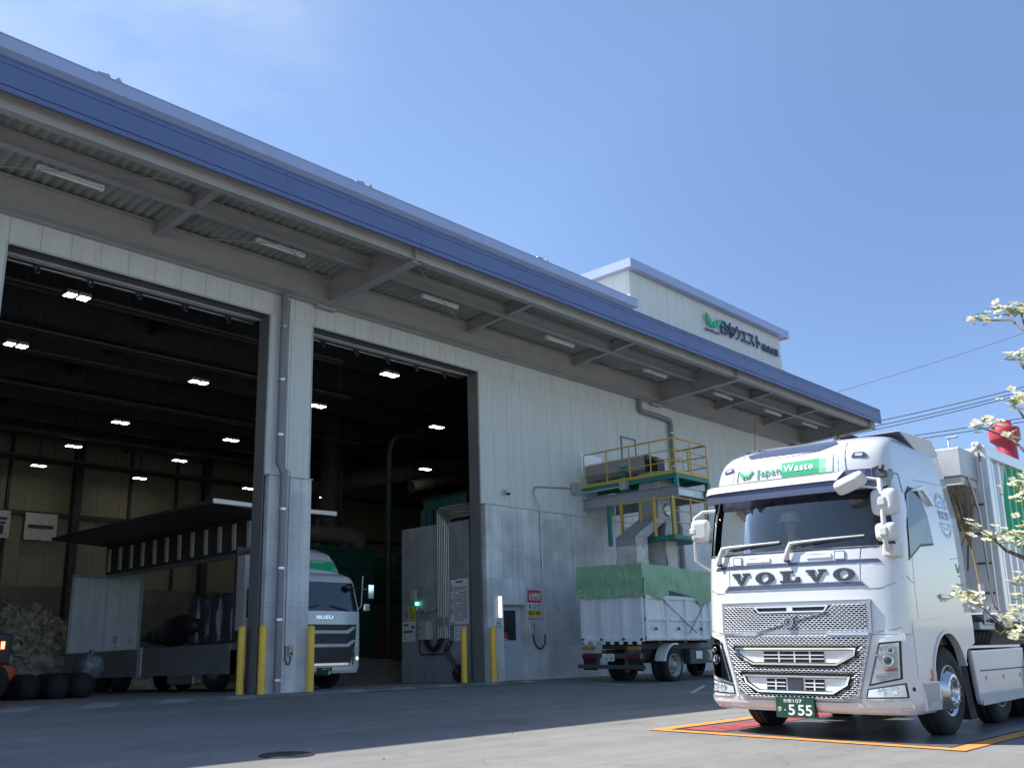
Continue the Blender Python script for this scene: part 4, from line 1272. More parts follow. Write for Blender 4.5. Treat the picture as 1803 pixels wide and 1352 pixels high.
def conform(mb, poly, F, off, thick, step=.12, smooth=False):
    """polygon in (u, v) laid on the cab front, cut fine enough to follow the bow, with thickness"""
    bm = bmesh.new()
    f = bm.faces.new([bm.verts.new((p[0], 0, p[1])) for p in poly])
    us = [p[0] for p in poly]; vs_ = [p[1] for p in poly]
    k = math.floor(min(us) / step)
    while k * step < max(us):
        bmesh.ops.bisect_plane(bm, geom=bm.verts[:] + bm.edges[:] + bm.faces[:], plane_co=(k * step, 0, 0), plane_no=(1, 0, 0)); k += 1
    k = math.floor(min(vs_) / step)
    while k * step < max(vs_):
        bmesh.ops.bisect_plane(bm, geom=bm.verts[:] + bm.edges[:] + bm.faces[:], plane_co=(0, 0, k * step), plane_no=(0, 0, 1)); k += 1
    bm.verts.ensure_lookup_table(); bm.verts.index_update()
    fn = F.fn(off)
    top = [fn(v.co.x, v.co.z, 0) for v in bm.verts]
    bot = [fn(v.co.x, v.co.z, -thick) for v in bm.verts]
    n = len(top)
    fs = [tuple(v.index for v in f.verts) for f in bm.faces] + [tuple(v.index + n for v in reversed(f.verts)) for f in bm.faces]
    for e in bm.edges:
        if len(e.link_faces) == 1:
            a, b = e.verts[0].index, e.verts[1].index
            fs.append((a, b, b + n, a + n))
    bm.free()
    mb.add(top + bot, fs, smooth)


def ring_poly(poly, k):
    cx = sum(p[0] for p in poly) / len(poly); cy_ = sum(p[1] for p in poly) / len(poly)
    out = []
    n = len(poly)
    # inset by distance k along the corner bisectors
    area = sum(poly[i][0] * poly[(i + 1) % n][1] - poly[(i + 1) % n][0] * poly[i][1] for i in range(n))
    sgn = 1 if area > 0 else -1
    for i in range(n):
        a, b, c = Vector(poly[i - 1]), Vector(poly[i]), Vector(poly[(i + 1) % n])
        d1, d2 = (b - a).normalized(), (c - b).normalized()
        n1, n2 = Vector((-d1.y, d1.x)) * sgn, Vector((-d2.y, d2.x)) * sgn
        m = (n1 + n2)
        m = m / max(.35, m.length_squared / 2) if m.length > .01 else n1
        out.append((b.x + m.x * k, b.y + m.y * k))
    return out


def conform_frame(mb, poly, F, off, thick, width):
    inner = ring_poly(poly, width)
    n = len(poly)
    for i in range(n):
        j = (i + 1) % n
        conform(mb, [poly[i], poly[j], inner[j], inner[i]], F, off, thick)


def rot_pts(poly):
    return [(-u, v) for u, v in poly]


def make_wheel(parent, c, side, r=.49, w=.28, steer=True, rim='alu'):
    """tyre with a rim child; side is -1 for the near (-y) side"""
    s = side
    g = MB()
    pf = [(.285, -w / 2 + .02), (.33, -w / 2), (r - .07, -w / 2 - .006), (r - .018, -w / 2 + .028), (r, -w / 2 + .06), (r, w / 2 - .06), (r - .018, w / 2 - .028), (r - .07, w / 2 + .006), (.33, w / 2), (.285, w / 2 - .02)]
    g.lathe(pf, c, (0, 1, 0), 56)
    for k in range(3):                                  # circumferential grooves stand as thin ribs between
        y = -w / 2 + w * (k + 1) / 4
        g.lathe([(r + .0, y - .022), (r + .008, y - .018), (r + .008, y + .018), (r + .0, y + .022)], c, (0, 1, 0), 56)
    t = g.build('wheel', 'tyre', parent, world=False)
    c = Vector(c)
    g = MB()
    d = (0, s, 0)
    h = w / 2
    if steer:
        g.lathe([(.29, h - .05), (.285, h - .005), (.275, h - .005), (.262, h - .05), (.225, h - .035), (.195, h + .035), (.175, h + .045), (.095, h + .045), (.09, h + .0), (.07, h - .03), (.0, h - .03)], c, d, 48)
    else:
        g.lathe([(.29, h - .05), (.285, h - .005), (.275, h - .005), (.26, h - .10), (.20, h - .14), (.18, h - .12), (.10, h - .12), (.09, h - .02), (0, h - .01)], c, d, 48)
    ri = g.build('rim', rim, t, world=False)
    g = MB()
    for k in range(10):
        a = 2 * PI * k / 10
        rr, hh = (.235, h - .032) if steer else (.225, h - .125)
        q = c + Vector((rr * math.cos(a), s * hh, rr * math.sin(a)))
        n = Vector((math.cos(a) * .35, s, math.sin(a) * .35)).normalized()
        g.cyl(q - n * .02, q + n * .006, .036, n=14)
    g.build('hand_hole', 'black_rubber', ri, world=False)
    g = MB()
    for k in range(10):
        a = 2 * PI * (k + .5) / 10
        rr, hh = (.142, h + .045) if steer else (.14, h - .12)
        q = c + Vector((rr * math.cos(a), s * hh, rr * math.sin(a)))
        g.cyl(q, q + Vector((0, s * .018, 0)), .014, .012, n=8)
    g.build('wheel_nut', 'satin_grey', ri, world=False)
    return t


# ------------------------------------------------------------------ wing-body truck parked in the left doorway, nose to the yard
wt = thing('wing_body_truck', 'white cab truck with raised wing body, parked nose out behind the middle column', 'truck', (15.17, 21.2, 0), (0, 0, PI / 2))
L = dict(world=False)
WF = Front([(.30, 1.14, -1.17), (.42, 1.19, -1.23), (.9, 1.2, -1.24), (1.5, 1.2, -1.23), (1.84, 1.2, -1.21), (2.56, 1.16, -1.02), (2.70, 1.12, -.94), (2.80, 1.04, -.74)], .30, 4.4)
g = MB()
cab_loft(g, WF, [.36, .5, .7, .9, 1.2, 1.5, 1.84, 2.02, 2.2, 2.4, 2.56, 2.64, 2.70, 2.76, 2.80], .72, skip=lambda x, y, z, f: f and 1.84 < z < 2.56 and abs(y) < 1.06, close_top=True)
g.build('cab', 'white_paint', wt, **L)
g = MB(); g.grid(18, 6, lambda u, v: (lambda z: (WF.x((u - .5) * 2 * .93 * WF.hw(z), z) + .004, (u - .5) * 2 * .93 * WF.hw(z), z))(1.84 + .72 * v)); g.build('windscreen', 'window_dark', wt, **L)
g = MB()
DF = Front([(2.74, 1.08, -.62), (2.95, 1.06, -.52), (3.15, 1.03, -.40), (3.36, .98, -.22), (3.50, .88, .10)], .32, 3.4)
cab_loft(g, DF, [2.74, 2.85, 2.95, 3.05, 3.15, 3.25, 3.36, 3.42, 3.47, 3.50], .72, close_top=True); df = g.build('roof_deflector', 'white_paint', wt, **L)
g = MB(); conform(g, [(-.72, 2.98), (.95, 2.86), (.93, 3.14), (-.5, 3.20)], DF, .004, .006); gb = g.build('green_band', 'logo_green', df, **L)
g = MB(); text_fit(g, 'JapanWaste', DF.fn(.012), -.62, .52, 3.07, 3.15, .01, .004); g.build('lettering', 'sign_white', gb, **L)
g = MB(); conform(g, [(-.95, 2.745), (.55, 2.745), (.78, 2.80), (-.95, 2.84)], DF, .012, .02); g.build('shadow_slot', 'black_plastic', df, **L)
g = MB(); conform(g, [(-.95, .49), (.95, .49), (.92, .42), (-.92, .42)], WF, .02, .03); g.build('bumper', 'white_paint', wt, **L)
g = MB(); conform(g, [(-1.0, 1.52), (1.02, 1.52), (.93, .86), (.80, .60), (-.8, .60), (-.93, .86)], WF, .004, .02); gr = g.build('grille', 'black_plastic', wt, **L)
for z in (1.30, .98):
    g = MB(); conform(g, [(-.80, z), (.72, z), (.98, z + .16), (.86, z + .17), (.66, z + .075), (-.74, z + .075), (-.86, z + .17), (-.98, z + .16)], WF, .03, .03); g.build('grille_bar', 'alu_dull', gr, **L)
g = MB(); conform(g, [(-.80, .60), (.80, .60), (.90, .98), (.97, .98), (.88, .55), (.8, .545), (-.8, .545), (-.88, .55), (-.97, .98), (-.90, .98)], WF, .03, .04); g.build('bumper_trim', 'chrome', wt, **L)
g = MB(); text_fit(g, 'ISUZU', WF.fn(.008), -.26, .24, 1.65, 1.73, .03, .015); g.build('brand_lettering', 'chrome', wt, **L)
g = MB(); conform(g, [(-.24, .31), (.22, .31), (.22, .50), (-.24, .50)], WF, .035, .01); pl = g.build('license_plate', 'plate_green', wt, **L)
f = WF.fn(.046)
g = MB(); text_fit(g, '8', f, .11, .19, .335, .425, .03, .002)
text_fit(g, '京都 107', f, -.10, .13, .445, .485, .0, .002)
for u in (-.2, -.1, 0, .06): g.flat([(u, .37), (u + .015, .37), (u + .015, .385), (u, .385)], f, .002)
g.build('plate_numbers', 'sign_white', pl, **L)
for s in (-1, 1):
    g = MB(); conform(g, [(s * .86, .52), (s * 1.12, .60), (s * 1.13, .96), (s * .97, .96)], WF, .01, .03); hl = g.build('headlight', 'lens_clear', wt, **L)
    g = MB(); p = Vector(WF.fn(.03)(s * 1.0, .70, 0)); g.cyl(p, p + Vector((-.02, 0, 0)), .05, n=14); g.build('bulb', 'lamp_white' if False else 'chrome', hl, **L)
    g = MB(); g.tube([(-.72, s * 1.20, 1.72), (-1.02, s * 1.30, 2.0), (-1.06, s * 1.31, 2.75)], .018, 6); g.tube([(-1.06, s * 1.31, 2.42), (-1.02, s * 1.5, 2.42)], .014, 6)
    ar = g.build('mirror_arm', 'alu_dull', wt, **L)
    g = MB(); g.box(-1.06, -.98, s * 1.58 - .10, s * 1.58 + .10, 2.16, 2.56); mi = g.build('mirror', 'black_plastic', ar, bevel=.03, **L)
    g = MB(); g.box(-1.075, -1.058, s * 1.58 - .085, s * 1.58 + .085, 2.19, 2.53); g.build('mirror_shell', 'chrome', mi, **L)
    g = MB(); g.box(-1.05, -.98, s * 1.47 - .10, s * 1.47 + .10, 1.86, 2.05); g.build('wide_mirror', 'chrome', ar, bevel=.03, **L)
    g = MB(); g.tube([(WF.x(s * .3, 1.86) - .02, s * .75, 1.85), (WF.x(.1, 1.95) - .03, s * .18, 1.98)], .012, 6); g.build('wiper', 'black_plastic', wt, **L)
g = MB(); g.ball((-1.12, -.80, 2.44), .12, 10, (.5, 1, .8)); g.tube([(-1.12, -.86, 2.44), (-1.05, -1.3, 2.42)], .014, 6); g.build('front_mirror', 'black_plastic', wt, **L)
g = MB(); g.box(-.35, .35, 1.195, 1.215, 1.75, 2.45); g.build('side_window', 'window_dark', wt, **L)
g = MB(); g.box(.45, .80, 1.10, 1.24, 1.45, 3.3); g.box(.45, .55, 1.24, 1.25, 1.7, 2.0); g.build('side_fairing', 'white_paint', wt, bevel=.03, **L)
# body: floor, nose wall, rear doors, raised wings, gates
Y0, Y1, XR1 = .95, 10.35, 1.17
g = MB(); g.box(Y0, Y1, -XR1, XR1, 1.0, 1.16); fl_ = g.build('body_floor', 'alu_dull', wt, **L)
g = MB()
for s in (-1, 1):
    for k in range(9): g.box(Y0 + .3 + k * 1.05, Y0 + .38 + k * 1.05, s * .42 - .04 if s < 0 else .38, s * .42 + .04 if s < 0 else .46, .85, 1.0)
g.box(.4, Y1 - .2, -.45, -.37, .62, .85); g.box(.4, Y1 - .2, .37, .45, .62, .85)
g.build('chassis', 'dark_steel', wt, **L)
g = MB(); g.box(Y0, Y0 + .08, -XR1, XR1, 1.16, 3.55); g.build('nose_wall', 'wing_inner', wt, **L)
g = MB(); g.box(Y1 - .05, Y1, .01, XR1 - .05, 1.18, 3.50); g.box(Y1 - .05, Y1, -XR1 + .05, -.01, 1.18, 3.50); rd = g.build('rear_door', 'white_worn', wt, **L)
g = MB()
g.box(Y1 - .10, Y1, XR1 - .05, XR1 + .03, 1.0, 3.6); g.box(Y1 - .10, Y1, -XR1 - .03, -XR1 + .05, 1.0, 3.6); g.box(Y1 - .10, Y1, -XR1, XR1, 3.5, 3.62); g.build('rear_frame', 'alu_dull', wt, **L)
g = MB(); g.box(Y1 - .056, Y1 - .05, -.45, -.30, 1.45, 1.70); g.box(Y1 - .056, Y1 - .05, -.42, -.34, 1.30, 1.38); g.box(Y1 - .056, Y1 - .05, -.95, -.85, 1.5, 1.6); g.build('door_sticker', 'alu_dull', rd, **L)
g = MB(); g.box(Y0, Y1, -.06, .06, 3.50, 3.62); g.build('centre_beam', 'alu_dull', wt, **L)
for s in (-1, 1):
    g = MB()
    g.prism([(s * .05, 3.62), (s * .09, 3.62), (s * .12, 4.52), (s * 1.93, 4.62), (s * 1.94, 4.70), (s * .05, 4.66)], 'x', Y0, Y1)
    w = g.build('wing', 'wing_inner', wt, **L)
    g = MB()
    for k in range(13):
        x = Y0 + .30 + k * .73; g.piece()
        g.prism([(s * .10, 3.70), (s * .15, 3.70), (s * .17, 4.42), (s * .12, 4.42)], 'x', x, x + .14)
    g.build('roof_rib', 'rib_bright', w, **L)
    g = MB(); g.prism([(s * .05, 4.60), (s * 1.94, 4.60), (s * 1.96, 4.67), (s * 1.94, 4.72), (s * .05, 4.68)], 'x', Y0 - .05, Y0 - .002); g.build('wing_edge', 'rib_bright', w, **L)
    for k in range(2):
        x0, x1 = Y0 + .12 + k * 4.62, Y0 + 4.66 + k * 4.62
        g = MB(); g.box(x0, x1, s * (XR1 + .01) - .022, s * (XR1 + .01) + .022, .42, 1.16); ga = g.build('gate', 'alu_dull', wt, **L)
        g = MB()
        for z in (.42, .60, .78, .96, 1.10): g.piece(); g.box(x0, x1, s * (XR1 + .038) - .006, s * (XR1 + .038) + .006, z, z + .04)
        g.build('gate_rib', 'alu_dull', ga, **L)
    g = MB(); g.box(Y0 + 4.5, Y0 + 4.72, s * (XR1 + .03) - .03, s * (XR1 + .03) + .03, .40, 1.2); g.build('gate_post', 'white_worn', wt, **L)
for x in (0.0, 1.9, 7.0, 8.2):
    for s in (-1, 1): make_wheel(wt, (x, s * 1.0, .49), s, .49, .28, x < 2)
g = MB(); g.box(2.9, 4.2, .75, 1.1, .18, .75); g.build('side_box', 'alu', wt, bevel=.03, **L)
# load on the truck floor
rl = thing('wrapped_roll', '', 'roll', (0, 0, 0), group='film wrapped upright rolls on the truck')
g = MB()
rr = random.Random(3)
g.grid(40, 24, lambda u, v: (lambda t: ((.27 + .03 * mnoise.noise(Vector((math.cos(t) * 1.7, math.sin(t) * 1.7, v * 2.2)))) * math.cos(t) * (1 if .03 < v < .97 else .75), (.27 + .03 * mnoise.noise(Vector((math.cos(t) * 1.7, math.sin(t) * 1.7, v * 2.2)))) * math.sin(t) * (1 if .03 < v < .97 else .75), 1.22 * v))(2 * PI * u))
g.build('film', 'plastic_film', rl, world=False)
g = MB(); g.cyl((0, 0, 1.18), (0, 0, 1.26), .19, n=20); g.build('top', 'black_plastic', rl, world=False)
for i, (x, y, lb) in enumerate(((14.3, 24.35, 'film wrapped upright roll furthest left on the truck floor'), (14.35, 23.82, 'film wrapped upright roll second from the left on the truck floor'), (14.3, 23.28, 'film wrapped upright roll in the middle of the truck load'), (14.35, 22.74, 'film wrapped upright roll nearest the cab'), (15.05, 23.6, 'film wrapped upright roll behind the front row'))):
    if i == 0: rl.location = (x, y, 1.165); rl['label'] = lb
    else: dup(rl, (x, y, 1.165), i * 1.3, lb)
bd = thing('dark_bundle', 'black lumpy tied bundle hanging over the truck gate', 'bundle', (14.2, 26, 1.2))
g = MB()
g.grid(28, 40, lambda u, v: (lambda t, a: (14.25 + .1 * math.sin(6 * v) + (.42 * math.sin(PI * v) ** .4 * (.55 + .6 * v) + .05 * mnoise.noise(Vector((t, v * 7, 3)))) * math.cos(t), 27.2 - 3.2 * v, 1.45 + .22 * v + (.42 * math.sin(PI * v) ** .4 * (.55 + .6 * v) + .06 * mnoise.noise(Vector((t * 1.5, v * 8, 8)))) * math.sin(t)))(2 * PI * u, 0))
g.build('cover', 'black_plastic', bd)
g = MB(); g.lathe([(.40, -.015), (.41, 0), (.40, .015)], (14.27, 26.35, 1.5), (0, 1, 0), 24); g.build('tie', 'pipe_bare', bd)

# ------------------------------------------------------------------ conveyor platform on the wall
pf = thing('conveyor_platform', 'green and yellow steel conveyor platform with railings fixed to the panel wall', 'platform', (24.7, 18.5, 5))
PX0, PX1, PY0, PY1 = 23.85, 25.62, 15.1, 18.55
g = MB()
for p0, p1 in (((PX0 + .05, PY1, 5.08), (PX0 + .05, PY0 - .02, 5.08)), ((PX1 - .05, PY1, 5.08), (PX1 - .05, PY0 - .02, 5.08))): g.hbeam(p0, p1, .15, .33, .014, .01)
g.build('main_beam', 'satin_grey', pf)
g = MB(); g.hbeam((PX0 + .16, PY0 + .12, 5.10), (PX1 - .16, PY0 + .12, 5.10), .12, .24, .012, .009); g.box(PX0 + .12, PX0 + .16, PY0 + .05, PY0 + .2, 4.95, 5.24)
for z in (5.02, 5.08, 5.14, 5.2): g.cyl((PX0 + .2, PY0 + .09, z), (PX0 + .2, PY0 + .125, z), .015, n=6)
g.build('end_beam', 'galv', pf)
g = MB()
for p0, p1 in (((PX0, PY1, 5.52), (PX0, PY0, 5.52)), ((PX1, PY1, 5.52), (PX1, PY0, 5.52)), ((PX0, PY0, 5.52), (PX1, PY0, 5.52)), ((PX0 + .8, PY1, 5.52), (PX0 + .8, PY0, 5.52))): g.hbeam(p0, p1, .06, .13, .01, .03)
g.box(PX0, PX1, PY0, PY1 - .1, 5.585, 5.595)
for x in (PX0 + .03, PX1 - .03):
    for y in (PY0 + .03, PY0 + 1.9): g.box(x - .06, x + .06, y - .06, y + .06, 5.25, 5.46)
g.build('deck', 'green_steel', pf)
g = MB()
for z in (6.62, 6.28, 5.95):
    r = .021 if z > 6.5 else .013
    g.tube([(PX0, PY1 - .1, z), (PX0, PY0, z), (PX1, PY0, z), (PX1, PY0 + 1.3, z)], r, 6)
for y in (PY1 - .12, PY1 - 1.0, PY1 - 1.85, PY0 + .85, PY0): g.cyl((PX0, y, 5.6), (PX0, y, 6.62), .022, n=7)
for x in (PX0 + .03, PX0 + .85, PX1): g.cyl((x, PY0, 5.6), (x, PY0, 6.62), .022, n=7)
for y in (PY0 + .65, PY0 + 1.3): g.cyl((PX1, y, 5.6), (PX1, y, 6.62), .022, n=7)
g.box(PX0 - .006, PX0 + .004, PY0, PY1 - .1, 5.59, 5.69); g.box(PX0, PX1, PY0 - .006, PY0 + .004, 5.59, 5.69)
g.tube([(PX0 + .3, PY0 + .9, 6.15), (PX0 + .9, PY0 + .3, 6.15), (PX0 + .9, PY0 + .3, 5.6)], .014, 6)
g.build('railing', 'yellow_rail', pf)
g = MB()
U = [(-.34, .56), (-.34, .26), (-.24, .09), (-.08, .02), (.08, .02), (.24, .09), (.34, .26), (.34, .56), (.32, .56), (.32, .27), (.23, .11), (.08, .04), (-.08, .04), (-.23, .11), (-.32, .27), (-.32, .56)]
g.prism([(24.42 + x, 5.74 + z) for x, z in U], 'y', 16.3, 18.56); g.box(24.08, 24.76, 16.28, 18.56, 6.29, 6.31); g.box(24.06, 24.08, 16.3, 17.1, 5.9, 6.3)
tr = g.build('screw_trough', 'duct_grey', pf)
g = MB(); g.box(24.06, 24.78, 16.24, 16.28, 5.72, 6.33); g.box(24.2, 24.6, 15.95, 16.24, 5.85, 6.2); g.build('end_plate', 'black_plastic', tr)
g = MB(); g.box(24.02, 24.08, 17.0, 17.16, 5.6, 5.98); g.box(24.0, 24.06, 16.94, 17.22, 5.98, 6.08); g.build('trough_support', 'green_steel', tr)
# forked discharge chute
def frustum(mb, r0, z0, r1, z1):
    (a0, b0, c0, d0), (a1, b1, c1, d1) = r0, r1
    vs = [(a0, c0, z0), (b0, c0, z0), (b0, d0, z0), (a0, d0, z0), (a1, c1, z1), (b1, c1, z1), (b1, d1, z1), (a1, d1, z1)]
    mb.add(vs, [(0, 3, 2, 1), (4, 5, 6, 7), (0, 1, 5, 4), (1, 2, 6, 5), (2, 3, 7, 6), (3, 0, 4, 7)])


g = MB()
CYa, CYb = 15.75, 16.45
frustum(g, (23.75, 24.62, CYa, CYb), 4.35, (23.95, 24.75, CYa, CYb), 5.76)
frustum(g, (22.55, 23.15, CYa, CYb), 3.75, (23.72, 24.25, CYa + .01, CYb - .01), 4.36)
frustum(g, (24.05, 24.60, CYa + .02, CYb - .02), 3.75, (24.2, 24.63, CYa + .02, CYb - .02), 4.345)
g.box(22.56, 23.14, CYa + .005, CYb - .005, 3.45, 3.75)
ch = g.build('chute', 'duct_grey', pf, bevel=.006, seg=1)
g = MB(); g.lathe([(.19, 0), (.19, .05), (.16, .06), (0, .065)], (24.25, CYa, 4.62), (0, -1, 0), 24); g.build('inspection_lid', 'galv', ch)
g = MB()
for a, b, zb, zt in ((22.56, 23.14, 2.62, 3.5), (24.06, 24.6, 2.7, 3.8)):
    g.piece(); g.grid(32, 10, lambda u, v: (lambda k, q: (lambda x, y: (x + .05 * mnoise.noise(Vector((u * 9, v * 4, a))), y + .05 * mnoise.noise(Vector((u * 9, v * 4, 5 + a))), zb + (zt - zb) * v))(*[(a + (b - a) * q, CYa), (b, CYa + (CYb - CYa) * q), (b - (b - a) * q, CYb), (a, CYb - (CYb - CYa) * q)][k]))(min(3, int(u * 4)), u * 4 - min(3, int(u * 4))))
g.build('canvas_sleeve', 'canvas', ch)
g = MB()
g.box(23.55, 25.6, PY0, 16.95, 3.72, 3.80); g.hbeam((23.55, PY0 + .03, 3.74), (25.6, PY0 + .03, 3.74), .05, .12, .01, .02); g.hbeam((23.55, 16.95, 3.74), (23.55, PY0, 3.74), .05, .12, .01, .02)
g.build('lower_deck', 'green_steel', pf)
g = MB()
for z in (4.86, 4.48, 4.15): g.tube([(23.55, 16.9, z), (23.55, PY0, z), (25.6, PY0, z)], .019 if z > 4.8 else .012, 6)
for y, r in ((16.9, .03), (16.2, .022), (15.75, .03), (PY0, .022)): g.box(23.55 - r, 23.55 + r, y - r, y + r, 3.8, 4.9)
for x in (23.63, 24.5, 25.3): g.box(x - .02, x + .02, PY0 - .02, PY0 + .02, 3.8, 4.9)
for y in (15.75, 16.9): g.box(23.57, 23.62, y - .03, y + .03, 3.8, 4.95)
g.build('lower_railing', 'yellow_rail', pf)
g = MB()
for x in (23.7, 25.5): g.piece(); g.box(x - .05, x + .05, 17.4, 17.5, 3.7, 4.92)
for x in (23.62, 25.52): g.piece(); g.box(x - .03, x + .03, PY0 + .04, PY0 + .10, 3.8, 4.95)
g.build('hanger_post', 'green_steel', pf)
g = MB(); g.tube([(23.62, 18.5, 5.5), (23.7, 18.3, 5.42), (23.72, 17.0, 5.42)], .03, 8); g.box(23.66, 23.82, 16.75, 17.0, 5.32, 5.56); g.build('cable_duct', 'alu_dull', pf)

# ------------------------------------------------------------------ container truck waiting under the chute, seen from its tail
ct = thing('hooklift_truck', 'white open container truck seen from behind, under the conveyor platform', 'truck', (20.95, 15.6, gz(15.6)), (math.atan(SL), 0, 0))
g = MB()
CH0, CH1, CW, CL = 1.03, 2.16, 1.0, 3.2
g.box(.05, .10, -CW, CW, CH0, CH1); g.box(.05, CL, -CW, -CW + .04, CH0 + .08, CH1); g.box(.05, CL, CW - .04, CW, CH0 + .08, CH1); g.box(CL - .04, CL, -CW, CW, CH0 + .08, CH1); g.box(.05, CL, -CW, CW, CH0, CH0 + .07)
cn = g.build('container', 'white_worn', ct, **L)
g = MB()
for y in (-CW + .06, -.38, .32, CW - .06): g.box(-.03, .05, y - .055, y + .055, CH0, CH1)
g.box(-.03, .05, -CW, CW, CH1 - .06, CH1 + .02); g.box(-.03, .05, -CW, CW, CH0 - .02, CH0 + .07)
for i in range(7): g.box(-.04, .03, -.9 + i * .28, -.80 + i * .28, CH0 - .09, CH0 - .02)
for x in (.10, 1.02, 1.95, 2.75, CL - .06): g.box(x - .05, x + .05, -CW - .06, -CW, CH0, CH1); g.box(x - .05, x + .05, CW, CW + .06, CH0, CH1)
for z in (CH0 + .02, 1.52, CH1 - .10): g.box(.05, CL, -CW - .045, -CW, z, z + .09); g.box(.05, CL, CW, CW + .045, z, z + .09)
g.build('container_rib', 'white_worn', cn, bevel=.008, seg=1, **L)
g = MB()
for x in (.45, 1.5, 2.6): g.piece(); g.box(x - .02, x + .02, -CW - .09, -CW - .04, 1.3, 1.36); g.cyl((x - .06, -CW - .08, 1.30), (x + .06, -CW - .08, 1.30), .012, n=6)
g.build('lashing_hook', 'dark_steel', cn, **L)
g = MB(); g.box(.1, 6.4, -.42, -.30, .55, .80); g.box(.1, 6.4, .30, .42, .55, .80); g.box(.3, 3.3, -.55, .55, .82, .96); g.box(-.05, .1, -.9, .9, .60, .72)
for x in (.8, 2.0, 3.1): g.box(x, x + .12, -.9, .9, .96, 1.02)
g.build('chassis', 'dark_steel', ct, **L)
g = MB(); g.box(-.12, -.04, -1.05, 1.05, .34, .44); g.box(-.05, .02, -.5, -.42, .42, .62); g.box(-.05, .02, .42, .5, .42, .62); g.build('rear_bumper', 'dark_steel', ct, bevel=.01, **L)
for s in (-1, 1):
    g = MB(); g.box(-.10, -.03, s * .72 - .19, s * .72 + .19, .80, .89); g.build('amber_lamp', 'lens_amber_shaded', ct, bevel=.008, **L)
    g = MB(); g.box(-.10, -.03, s * .72 - .20, s * .72 + .20, .58, .70); g.build('tail_lamp', 'lens_red_shaded', ct, bevel=.008, **L)
    g = MB(); g.box(-.01, .03, s * .72 - .22, s * .72 + .22, .30, .60); g.build('mud_flap', 'black_rubber', ct, **L)
    g = MB()
    arc = [(1.42 + .49 * math.cos(t), .44 + .49 * math.sin(t)) for t in [PI * (.42 + .53 * k / 14) for k in range(15)]]
    arc2 = [(1.42 + .53 * math.cos(t), .44 + .53 * math.sin(t)) for t in [PI * (.95 - .53 * k / 14) for k in range(15)]]
    g.prism(arc + arc2, 'y', s * .84 - .16, s * .84 + .16); g.build('mudguard', 'white_worn', ct, **L)
    g = MB(); g.box(2.2, 3.0, s * .82 - .12, s * .82 + .12, .42, .80); g.build('battery_box', 'dark_steel', ct, bevel=.01, **L)
    g = MB(); g.box(2.45, 2.75, s * .955 - .006, s * .955 + .006, .55, .75); g.build('side_plate', 'white_worn', ct, **L)
g = MB(); g.cyl((3.15, -.8, .62), (3.75, -.8, .62), .17, n=20); g.build('air_tank', 'beige_panel', ct, **L)
g = MB(); g.box(-.11, -.085, -.12, .25, .53, .71); pl = g.build('license_plate', 'sign_white', ct, **L)
f = lambda u, v, w: (-.112 - w, .07 - u, v)
g = MB(); text_fit(g, '26-58', f, -.12, .16, .555, .63, .01, .002); text_fit(g, '京都 100', f, -.08, .12, .65, .69, 0, .002); g.build('plate_numbers', 'green_dark', pl, **L)
for x in (1.42,):
    for s in (-1, 1): make_wheel(ct, (x, s * .84, .415), s, .415, .24, False, 'duct_grey'); make_wheel(ct, (x, s * .57, .415), s, .415, .24, False, 'duct_grey')
for s in (-1, 1): make_wheel(ct, (5.3, s * .84, .415), s, .415, .24, True, 'duct_grey')
CF = Front([(.3, 1.0, -1.0), (1.3, 1.03, -1.02), (1.9, 1.0, -.9), (2.3, .9, -.7)], .35, 3.4)
g = MB(); cab_loft(g, CF, [.4, .8, 1.3, 1.6, 1.9, 2.1, 2.25, 2.3], .75, close_top=True)
g.v = [(5.2 - x, y, z) for x, y, z in g.v]; cb_ = g.build('cab', 'white_worn', ct, normals=True, **L)
g = MB(); g.box(4.44, 4.452, -.6, .6, 1.45, 2.0); g.build('rear_window', 'window_dark', cb_, **L)
g = MB(); g.box(4.9, 5.6, -1.035, -1.025, 1.35, 1.95); g.build('side_window', 'window_dark', cb_, **L)
g = MB(); g.cyl((4.15, -.8, .9), (4.15, -.8, 2.4), .06, n=12); g.build('intake', 'black_plastic', ct, **L)
# tarpaulin over the container top, lifted onto raised boards, drooping on the long side
tp = thing('tarpaulin', 'green tarpaulin wrapped around the top of the white container', 'tarpaulin', (20.95, 15.6, gz(15.6)), (math.atan(SL), 0, 0))
g = MB()
T0, TZ = -.05, 2.95


def tarp_low(s):
    """lower hem along the near side: taut at the tail, pulled up, then a drooping corner"""
    k = s / CL
    pts = [(0, 2.13), (.12, 2.12), (.26, 2.04), (.36, 2.30), (.55, 2.22), (.75, 2.14), (.82, 1.96), (.93, 1.99), (1.0, 2.06)]
    for a, b in zip(pts, pts[1:]):
        if k <= b[0]: return a[1] + (b[1] - a[1]) * (k - a[0]) / (b[0] - a[0])
    return pts[-1][1]


def wob(x, y, z): return .035 * mnoise.noise(Vector((x * 2.2, y * 2.2, z * 2.2))) + .028 * abs(mnoise.noise(Vector((x * 5 + z * 2, y * 5, z * 2.4)))) + .012 * mnoise.noise(Vector((x * 13, y * 13, z * 5)))


